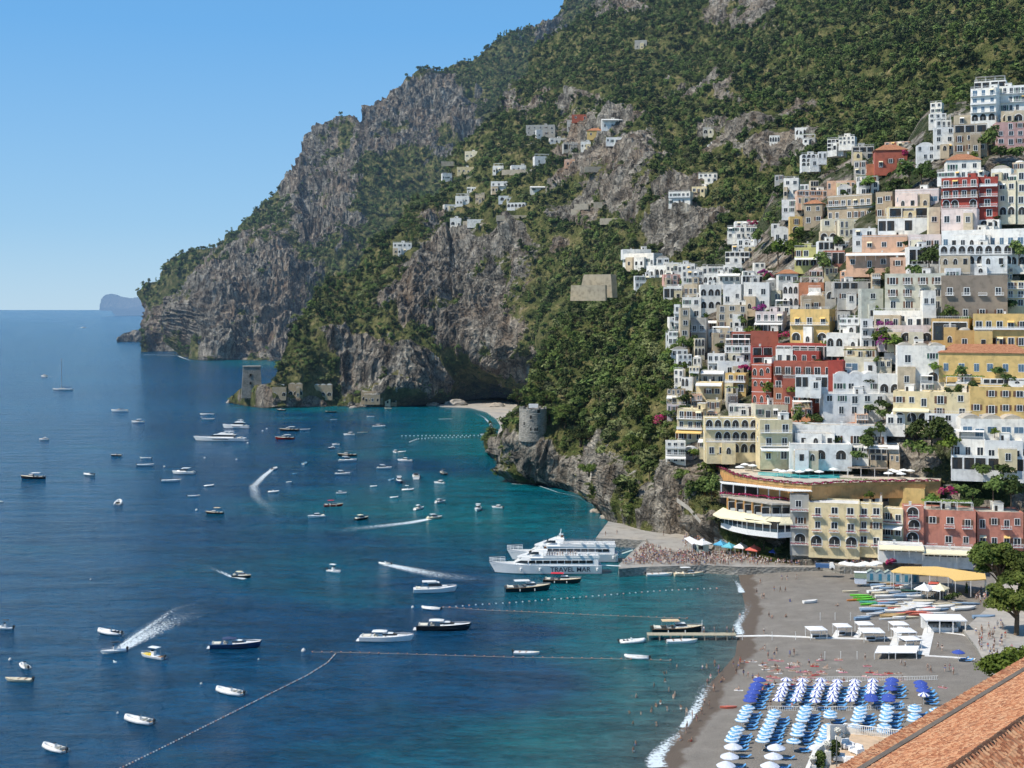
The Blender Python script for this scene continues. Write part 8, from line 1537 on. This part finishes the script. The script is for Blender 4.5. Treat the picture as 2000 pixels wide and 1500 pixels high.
GT = [ # px, py(base), kind, height m, label
 (1750, 365, 2, 9, 'dark ivy covered tree under the brick red villa'), (1775, 360, 0, 11, 'tall dark tree between the brick red villa and the dark red hotel'), (1800, 358, 0, 10, 'dark tree beside the glazed roof terrace of the dark red hotel'), (1820, 350, 2, 9, 'dark bush beside the white chapel-like house'), (1700, 372, 1, 8, 'light green tree below the terracotta wing'), (1680, 378, 1, 7, 'light green bush below the terracotta wing'),
 (1930, 300, 0, 12, 'dark round tree below the tan stone house'), (1955, 305, 2, 10, 'broad bush below the pink villa'), (1985, 305, 2, 9, 'low garden trees at the inland edge below the pink villa'), (1520, 515, 1, 14, 'bright green plane tree beside the lime yellow villa'), (1548, 500, 1, 10, 'bright green vine tree above the lime yellow villa'), (1560, 478, 1, 9, 'bright green tree below the narrow yellow house'), (1500, 508, 0, 8, 'dark tree on the seaward side of the bright plane tree'), (1480, 480, 0, 9, 'dark tree beside the white stepped terraces'), (1608, 540, 0, 11, 'dark umbrella shaped tree beside the terrace restaurant'), (1640, 580, 0, 6, 'round dark tree on the stone wall terrace'), (1815, 532, 0, 11, 'large round dark tree in front of the arcaded white hotel'), (1790, 535, 2, 8, 'dark bush next to the large round tree'), (1990, 515, 0, 9, 'dark tree at the inland end of the white hotel'),
 (1730, 680, 1, 9, 'bright green vine tree next to purple blossom'), (1748, 690, 1, 8, 'second bright green vine tree next to purple blossom'), (1495, 780, 1, 10, 'green tree at the foot of the big red hotel'), (1560, 785, 1, 9, 'line of green trees below the glazed veranda'), (1580, 785, 1, 8, 'green tree at the inland end of the big red hotel garden'), (1795, 885, 2, 10, 'dark garden bush behind the pool terrace'), (1820, 880, 0, 11, 'dark garden tree above the long rubble wall'), (1845, 875, 0, 10, 'dark garden tree beside the blue glazed white house'), (1785, 870, 0, 9, 'dark tree by the tiled white house'), (1860, 890, 1, 8, 'bright bush beside the white house loggia'), (1675, 895, 2, 6, 'clipped bush below the pale blue arcade'), (1695, 885, 0, 6, 'small dark tree beside the pale blue arcade'), (1870, 965, 2, 7, 'green shrub on the buttressed wall'), (1900, 970, 2, 6, 'trailing shrub on the buttressed wall'), (1940, 975, 0, 8, 'tree at the inland end of the buttressed wall'), (1975, 985, 0, 9, 'dark tree above the salmon pink hotel wing'), (1960, 925, 2, 7, 'vine thicket below the white loggia house'), (1920, 925, 2, 7, 'second vine thicket below the white loggia house'), (1820, 990, 1, 5, 'yellow green bush at the end of the orange terrace wall'), (1600, 975, 1, 4, 'potted trees on the seafront hotel roof garden'), (1700, 980, 1, 4, 'low hedge on the seafront hotel roof garden'), (1270, 612, 3, 16, 'tall dark cypress at the seaward edge of town'), (1285, 605, 3, 11, 'shorter cypress beside the tall one'), (1330, 640, 0, 9, 'dark tree beside the small white corner house'), (1310, 690, 0, 9, 'dark palm-like tree above the stepped pale house'), (1330, 700, 2, 8, 'dark bush above the stepped pale house'), (1350, 690, 0, 8, 'dark tree at the foot of the tall sand coloured house'), (1440, 545, 0, 6, 'small dark tree on the white house terraces'), (1660, 1098, 2, 3, 'trimmed shrub on the promenade'), (1865, 1168, 2, 3.5, 'small shrub beside the cream market sunshade'), (1888, 1160, 3, 3.5, 'small potted cypress by the beach restaurant'), (1850, 1172, 2, 3, 'low shrub in the bed by the stored boats'), (1500, 880, 2, 3.5, 'clipped bush on the pale yellow hotel terrace'), (1400, 890, 2, 3.5, 'clipped bush at the seaward end of the pale yellow hotel terrace'), (1330, 935, 2, 8, 'thick bush on the rocks under the white stepped house'), (1365, 960, 2, 9, 'dark thicket on the rock face beside the orange terrace'), (1390, 975, 0, 8, 'dark thicket just below the pool terrace'), (1345, 975, 2, 7, 'olive thicket above the harbour path')]
prr = random.Random(77); us = set()
for x, y, k, h_, lab in GT:
    d_ = C_D(x, y)-8 if y < 1050 else None; p = P(x, y, d_) if d_ else W(x, y, 3.3)
    if k in us: dup(gk[k], p, x*1.3, lab, None, h_)
    else: us.add(k); gk[k].location = p; gk[k].scale = (h_,)*3; tag(gk[k], lab)
for zl, (x0, y0, x1, y1), n in [('between the white houses at the seaward end of town', (1300, 540, 1500, 700), 26), ('between the houses of the middle town', (1480, 520, 1760, 860), 34), ('between the houses of the inland quarter', (1760, 560, 1990, 860), 22), ('between the houses of the upper town', (1560, 300, 1990, 520), 26), ('on the terraces below the seaward houses', (1290, 700, 1400, 900), 16)]:
    for _ in range(n):
        x, y = prr.uniform(x0, x1), prr.uniform(y0, y1); k = prr.choice([0, 1, 2, 2]); lab = ['round dark garden tree ', 'bright green garden tree ', 'dark garden shrub ', ''][k]+zl
        dup(gk[k], P(x, y+8, min(C_D(x, y), surf_d('town_hill', x, y) or 9e9)-7.5), x, lab, lab, prr.uniform(3, 6.5))
for x, y, s_, mt, lab in [(1502, 537, 3.2, FLOWER, 'magenta bougainvillea above the glazed white house'), (1490, 532, 2.2, FLOWERV, 'purple bougainvillea beside the plane tree'), (1480, 603, 3.2, FLOWERV, 'purple bougainvillea above the pale pink terraced house'), (1730, 640, 3.6, FLOWERV, 'dark purple bougainvillea climbing the white house'), (1735, 667, 3.8, FLOWERV, 'violet bougainvillea over the vine trees'), (1532, 655, 2.5, FLOWER, 'magenta bougainvillea at the foot of the ochre arcaded house'), (1772, 300, 2.6, FLOWER, 'magenta bougainvillea beside the brick red villa'), (1470, 434, 2.6, FLOWER, 'red bougainvillea on the white stepped terraces'), (1300, 818, 4, FLOWER, 'bright magenta bougainvillea on the wooded slope edge'), (1485, 668, 2.4, FLOWER, 'magenta blossom above the plain brick red wall'), (1455, 720, 2.4, FLOWER, 'magenta blossom beside the big red hotel corner'), (1352, 655, 2.2, FLOWER, 'dark pink blossom beside the tall sand coloured house'), (1640, 710, 2, FLOWER, 'pink blossom on the balcony of the big red hotel'), (1850, 960, 2.6, FLOWER, 'dull pink blossom at the end of the buttressed wall'), (1740, 1098, 1.6, FLOWER, 'pink flower bed along the promenade')]:
    p = P(x, y, min(C_D(x, y)-13, (surf_d('town_hill', x, y) or 9e9)-2)); r = random.Random(int(x)); C = [((r.uniform(-1, 1)*s_*.8, r.uniform(-.5, .5), r.uniform(-.6, .6)*s_*.6), s_*.45, s_*.4, s_*.4) for _ in range(6)]
    V_ = leaf_cloud(C, 800, .17, int(x)); me = leaf_mesh('bougainvillea', V_, mt); me.materials.append(LEAF); me.polygons.foreach_set('material_index', (np.random.default_rng(2).random(len(me.polygons)) < .2).astype(np.int32)); o = link('bougainvillea', me); o.location = p; tag(o, lab, 'bougainvillea')

# ================================================================ people
def skin_mesh(name, pts, edges, rad, sub=1):
    me = bpy.data.meshes.new('s'); me.from_pydata(pts, edges, []); o = link('s', me); o.modifiers.new('s', 'SKIN'); lay = me.skin_vertices[0].data
    for i, r in enumerate(rad): lay[i].radius = (r, r) if isinstance(r, (int, float)) else r; 
    lay[0].use_root = True; s = o.modifiers.new('b', 'SUBSURF'); s.levels = sub; s.render_levels = sub
    bpy.context.view_layer.update(); r_ = bpy.data.meshes.new_from_object(o.evaluated_get(bpy.context.evaluated_depsgraph_get())); r_.name = name; bpy.data.objects.remove(o); return r_
def objcol(name, rough=.8, tint=None):
    n = NB(name); oi = n.N('ShaderNodeObjectInfo'); n.L(oi.outputs['Color'], n.b.inputs['Base Color']); n.b.inputs['Roughness'].default_value = rough; return n.m
M_SKIN = objcol('skin', .6); M_CLOTH = objcol('clothing'); M_HAIR = objcol('hair')
def joints(pose):
    J = dict(pelvis=(0, 0, .93), waist=(0, 0, 1.08), chest=(0, -.01, 1.3), neck=(0, 0, 1.46), head=(0, -.02, 1.58), crown=(0, -.01, 1.68))
    for s, q in ((-1, 'l'), (1, 'r')):
        J['sh'+q] = (.17*s, 0, 1.4); J['el'+q] = (.23*s, .02, 1.13); J['wr'+q] = (.24*s, -.06, .9); J['ha'+q] = (.24*s, -.09, .81)
        J['hip'+q] = (.09*s, 0, .88); J['kn'+q] = (.1*s, -.01, .49); J['an'+q] = (.11*s, .02, .08); J['toe'+q] = (.12*s, -.13, .03)
    if pose == 'walk':
        J['knl'] = (-.1, -.18, .52); J['anl'] = (-.1, -.2, .1); J['toel'] = (-.1, -.35, .05); J['knr'] = (.1, .08, .48); J['anr'] = (.1, .28, .14); J['toer'] = (.1, .18, .03); J['ell'] = (-.23, .12, 1.15); J['wrl'] = (-.22, .05, .93); J['hal'] = (-.22, .0, .86); J['elr'] = (.23, -.1, 1.16); J['wrr'] = (.21, -.25, 1.0); J['har'] = (.21, -.32, .96)
    if pose == 'sit':
        d = -.78; 
        for k in ('pelvis', 'waist', 'chest', 'neck', 'head', 'crown', 'shl', 'shr'): x, y, z = J[k]; J[k] = (x, y+.12*(z-.93), z+d)
        for s, q in ((-1, 'l'), (1, 'r')): J['hip'+q] = (.1*s, -.02, .13); J['kn'+q] = (.14*s, -.42, .42); J['an'+q] = (.13*s, -.68, .07); J['toe'+q] = (.13*s, -.82, .05); J['el'+q] = (.27*s, .16, .4); J['wr'+q] = (.26*s, .2, .14); J['ha'+q] = (.26*s, .16, .05)
    if pose == 'lie':
        for k in list(J): x, y, z = J[k]; J[k] = (x, z-.9, .13-y*.6)
        for s, q in ((-1, 'l'), (1, 'r')): J['sh'+q] = (.18*s, .5, .13); J['el'+q] = (.38*s, .52, .08); J['wr'+q] = (.3*s, .75, .08); J['ha'+q] = (.22*s, .82, .08)
    if pose == 'swim':
        for k in list(J): x, y, z = J[k]; J[k] = (x, (z-.9)*.75, -.5+(z-.9)*.72)
        for s, q in ((-1, 'l'), (1, 'r')): J['el'+q] = (.4*s, .5, -.12); J['wr'+q] = (.55*s, .68, -.05); J['ha'+q] = (.6*s, .76, -.03)
    if pose == 'raise': J['elr'] = (.3, -.1, 1.35); J['wrr'] = (.25, -.2, 1.58); J['har'] = (.22, -.2, 1.66)
    return J
PM = {}
for pose in ('stand', 'walk', 'sit', 'lie', 'swim', 'raise'):
    J = joints(pose); N_ = list(J); ix = {k: i for i, k in enumerate(N_)}
    ed = [('pelvis', 'waist'), ('waist', 'chest'), ('chest', 'neck'), ('neck', 'head'), ('head', 'crown')]
    for q in 'lr': ed += [('chest', 'sh'+q), ('sh'+q, 'el'+q), ('el'+q, 'wr'+q), ('wr'+q, 'ha'+q), ('pelvis', 'hip'+q), ('hip'+q, 'kn'+q), ('kn'+q, 'an'+q), ('an'+q, 'toe'+q)]
    rd = dict(pelvis=.13, waist=.115, chest=.14, neck=.055, head=.095, crown=.075, sh=.055, el=.042, wr=.03, ha=.038, hip=.09, kn=.06, an=.042, toe=.035)
    g = lambda k: rd.get(k, rd.get(k[:-1], .05)); me = skin_mesh('person', [J[k] for k in N_], [(ix[a], ix[b]) for a, b in ed], [g(k) for k in N_]); me.materials.clear(); me.materials.append(M_SKIN)
    def sub(keys, edges, rads, nm, mt):
        ii = {k: i for i, k in enumerate(keys)}; s = skin_mesh(nm, [J[k] for k in keys], [(ii[a], ii[b]) for a, b in edges], rads); s.materials.clear(); s.materials.append(mt); return s
    sh = sub(['waist', 'chest', 'shl', 'shr'], [('waist', 'chest'), ('chest', 'shl'), ('chest', 'shr')], [.17, .18, .1, .1], 'shirt', M_CLOTH)
    so = sub(['pelvis', 'hipl', 'hipr'], [('pelvis', 'hipl'), ('pelvis', 'hipr')], [.16, .125, .125], 'shorts', M_CLOTH)
    h_ = sub(['head', 'crown'], [('head', 'crown')], [.1, .105], 'hair', M_HAIR)
    hy = .02 if pose not in ('lie', 'swim') else 0
    for v in h_.vertices: v.co.y += hy+.012; v.co.z += .035 if pose not in ('lie',) else -.02
    PM[pose] = (me, sh, so, h_)
SKINC = [(.42, .26, .18), (.36, .21, .14), (.52, .35, .26), (.26, .15, .10)]; HAIRC = [(.03, .02, .015), (.10, .055, .03), (.3, .2, .1), (.015, .012, .01)]
CLC = {'white': (.75, .75, .73), 'dark': (.03, .035, .05), 'blue': (.06, .14, .35), 'red': (.5, .05, .05), 'pale': (.5, .42, .35), 'yellow': (.6, .45, .1), 'pink': (.6, .25, .3)}
ppl = []
prr = random.Random(77)
def person(p, pose, rz, zone, cl=None, shirt=True):
    c = cl or prr.choice(['white', 'white', 'dark', 'dark', 'blue', 'red', 'pale', 'pink']); me, sh, so, hr = PM[pose]; o = link('person', me); o.location = p; o.rotation_euler = (0, 0, rz); k = prr.uniform(.93, 1.08); o.scale = (k, k, k); o.color = (*prr.choice(SKINC), 1)
    verb = {'stand': 'standing', 'walk': 'walking', 'sit': 'sitting', 'lie': 'lying', 'swim': 'swimming', 'raise': 'standing with a raised arm'}[pose]; wear = {'white': 'white', 'dark': 'dark', 'blue': 'blue', 'red': 'red', 'pale': 'beige', 'yellow': 'yellow', 'pink': 'pink'}[c]
    lab = verb+' person in '+wear+(' clothes ' if shirt else ' swimwear ')+zone; tag(o, lab, 'person', lab)
    if shirt: s = link('shirt', sh, o); s.color = (*CLC[c], 1)
    s = link('shorts', so, o); s.color = (*(CLC[c] if not shirt else CLC[prr.choice(['dark', 'blue', 'white', 'pale'])]), 1)
    s = link('hair', hr, o); s.color = (*prr.choice(HAIRC), 1); ppl.append(o); return o
# on and by the water
ZW = 'at the water edge of the swimmers beach'
for x, y in [(1372, 1312), (1396, 1303), (1404, 1312), (1382, 1340), (1388, 1331), (1394, 1351), (1376, 1378), (1385, 1384), (1370, 1396), (1341, 1398), (1352, 1404), (1360, 1409), (1342, 1424), (1340, 1432), (1404, 1320), (1432, 1303), (1438, 1318), (1443, 1306), (1446, 1296), (1445, 1210), (1430, 1250)]:
    z = max(-.5, float(bw(x, y).z)); p = bw(x, y); p.z = z; person(p, prr.choice(['stand', 'walk']), prr.random()*6.28, ZW, None, prr.random() < .25)
for x, y in [(1329, 1446), (1350, 1448), (1408, 1332), (1412, 1328)]: person(bw(x, y), 'sit', prr.random()*6.28, ZW, None, False)
for i in range(46):
    x = prr.uniform(1215, 1420); y = prr.uniform(1300, 1470); p = W(x, y, 0)
    if shore_x(p.y)-p.x < 3: continue
    deep = shore_x(p.y)-p.x > 14
    if deep: person(p+Vector((0, 0, .05)), 'swim', prr.random()*6.28, 'in the water off the swimmers beach', None, False)
    else: p.z = -.95 if shore_x(p.y)-p.x > 8 else -.6; person(p, prr.choice(['stand', 'raise']), prr.random()*6.28, 'wading off the swimmers beach', None, False)
towel = {}
def towel_obj(p, rz, c, lab):
    k = c
    if k not in towel: m = MB().mat(plain('towel_'+c, CLC[c], .9)); m.box(-.45, .45, -.95, .95, 0, .03); towel[k] = m.mesh('beach_towel')
    o = link('beach_towel', towel[k]); o.location = p; o.rotation_euler = (0, 0, rz); tag(o, c+' beach towel '+lab, 'towel', c+' beach towels '+lab)
for i in range(84):
    x = prr.triangular(1430, 1850, 1500); y = prr.uniform(1288, 1345) if x > 1500 else prr.uniform(1290, 1350)
    if x > 1700 and y < 1312: y += 22
    p = bw(x, y); rz = prr.choice([1.2, 1.5, 1.8, -1.4])+prr.uniform(-.4, .4); c = prr.choice(['pink', 'white', 'pale', 'red', 'pale', 'white', 'pink'])
    towel_obj(p+Vector((0, 0, .04)), rz, c, 'on the crowded pebble strip'); person(p+Vector((0, 0, .08)), prr.choice(['lie', 'lie', 'sit']), rz+3.14, 'on the crowded pebble strip', None, prr.random() < .1)
for x, y in [(1500, 1286), (1512, 1284), (1517, 1278), (1543, 1283), (1551, 1280), (1604, 1290), (1452, 1320), (1461, 1325), (1470, 1330), (1855, 1310), (1862, 1317), (1846, 1312), (1812, 1310), (1818, 1314), (1690, 1290), (1760, 1300), (1768, 1302), (1832, 1268), (1840, 1272), (1580, 1300), (1556, 1348), (1547, 1388), (1505, 1382)]: person(bw(x, y), prr.choice(['stand', 'walk']), prr.random()*6.28, 'among the sunbathers near the parasols')
for x, y in [(1485, 1142), (1478, 1160), (1488, 1170), (1492, 1170), (1512, 1155), (1524, 1156), (1534, 1157), (1527, 1134), (1537, 1134), (1556, 1133), (1543, 1175), (1636, 1184), (1502, 1206), (1508, 1207), (1492, 1238), (1490, 1270), (1494, 1272), (1535, 1205), (1655, 1120)]: person(bw(x, y), prr.choice(['stand', 'walk', 'sit']), prr.random()*6.28, 'on the open upper beach', None, prr.random() < .5)
for x, y in [(1432, 1237), (1420, 1236), (1375, 1236), (1395, 1236)]: person(W(x, y, 1.32), 'stand', prr.random()*6.28, 'on the wooden jetty')
def inpoly(x, y, P_):
    c = False; j = len(P_)-1
    for i in range(len(P_)):
        if (P_[i][1] > y) != (P_[j][1] > y) and x < (P_[j][0]-P_[i][0])*(y-P_[i][1])/(P_[j][1]-P_[i][1])+P_[i][0]: c = not c
        j = i
    return c
def crowd_pts(poly, z, n):
    xs = [a[0] for a in poly]; ys = [a[1] for a in poly]; o = []
    while len(o) < n:
        x, y = prr.uniform(min(xs), max(xs)), prr.uniform(min(ys), max(ys))
        if inpoly(x, y, poly): o.append(W(x, y, z))
    return o
q1 = crowd_pts([(1216, 1102), (1262, 1066), (1300, 1078), (1380, 1080), (1500, 1092), (1620, 1100), (1620, 1106), (1440, 1104), (1262, 1104)], 2.64, 640); q1.sort(key=lambda p: p.y)
for p in q1[:62]: person(p, prr.choice(['stand', 'stand', 'walk']), prr.random()*6.28, 'in the front of the crowd on the stone quay')
q2 = crowd_pts([(1895, 1235), (1960, 1215), (1990, 1300), (1930, 1298)], 3.14, 44)
for p in q2: person(p, prr.choice(['stand', 'walk']), prr.random()*6.28, 'in the crowd on the inland walkway')
for x, y, z in [(1205, 1044, 2.84), (1296, 1047, 2.84), (1183, 1046, 2.84)]: person(W(x, y, z), 'stand', 1, 'alone on the concrete landing', 'dark')
for q in range(12):
    f_ = -.44+q*.038; person(W(1065, 1118)+Vector((-f_*21.5-.0, -1.2+prr.uniform(-.5, 2), 5.08)), 'stand', prr.random()*6.28, 'on the upper deck of the lettered ferry')
print("people", len(ppl))
cc = bpy.data.collections.new('crowd_kinds')
for i in range(12):
    pose = ['stand', 'walk', 'stand', 'raise'][i % 4]; bm = bmesh.new(); mats_ = []
    cl = ['white', 'dark', 'white', 'blue', 'pale', 'dark', 'white', 'pink', 'dark', 'white', 'red', 'pale'][i]
    for j, me in enumerate(PM[pose]):
        k = len(bm.faces); bm.from_mesh(me); bm.faces.ensure_lookup_table()
        for f in bm.faces[k:]: f.material_index = j
    me = bpy.data.meshes.new('crowd_figure'); bm.to_mesh(me); bm.free()
    for nm, col in (('skin%d' % (i % 4), SKINC[i % 4]), ('cloth_'+cl, CLC[cl]), ('cloth_'+['dark', 'blue', 'white'][i % 3], CLC[['dark', 'blue', 'white'][i % 3]]), ('hair%d' % (i % 3), HAIRC[i % 3])): me.materials.append(plain('crowd_'+nm, col, .8))
    cc.objects.link(bpy.data.objects.new('crowd_figure', me))
rest = q1[62:]+crowd_pts([(1330, 1048), (1390, 1058), (1380, 1074), (1335, 1070)], 3.44, 40)+crowd_pts([(1650, 1098), (1900, 1102), (1900, 1106), (1650, 1104)], 3.94, 110)+crowd_pts([(1900, 1160), (1935, 1150), (1945, 1180), (1900, 1180)], 3.14, 20)
scatter('crowd', np.array([tuple(p) for p in rest]), np.random.default_rng(3).uniform(.92, 1.08, len(rest)), cc, 'dense crowd of holidaymakers packed on the quay and promenade', 'crowd')
g_ = bpy.data.node_groups['crowd_scatter']
for n_ in g_.nodes:
    if n_.bl_idname == 'FunctionNodeRandomValue': n_.inputs[0].default_value = (0, 0, 0); n_.inputs[1].default_value = (0, 0, 6.28)
# gull above the sea
t = P(224, 1294, 200); m = MB().mat(plain('gull_white', (.75, .75, .73), .7)); m.loft([[(-.25, 0, 0), (-.25, .01, .02), (-.25, -.01, .02)], [(-.1, -.05, 0), (-.1, .05, .03), (-.1, 0, .1)], [(.12, -.06, 0), (.12, .06, .03), (.12, 0, .1)], [(.3, -.01, .03), (.3, .01, .04), (.3, 0, .06)]])
for s_ in (-1, 1): m.add([(.08, s_*.04, .07), (-.08, s_*.04, .07), (-.02, s_*.38, .2), (.08, s_*.38, .2), (-.12, s_*.72, .1)], [(0, 1, 2, 3), (2, 4, 3)])
o = m.obj('seagull'); o.location = t; o.rotation_euler = (0, R(-10), R(40)); o.scale = (1.3,)*3; tag(o, 'white seagull flying low over the sea near the yellow decked boat', 'bird')
plant_woods()
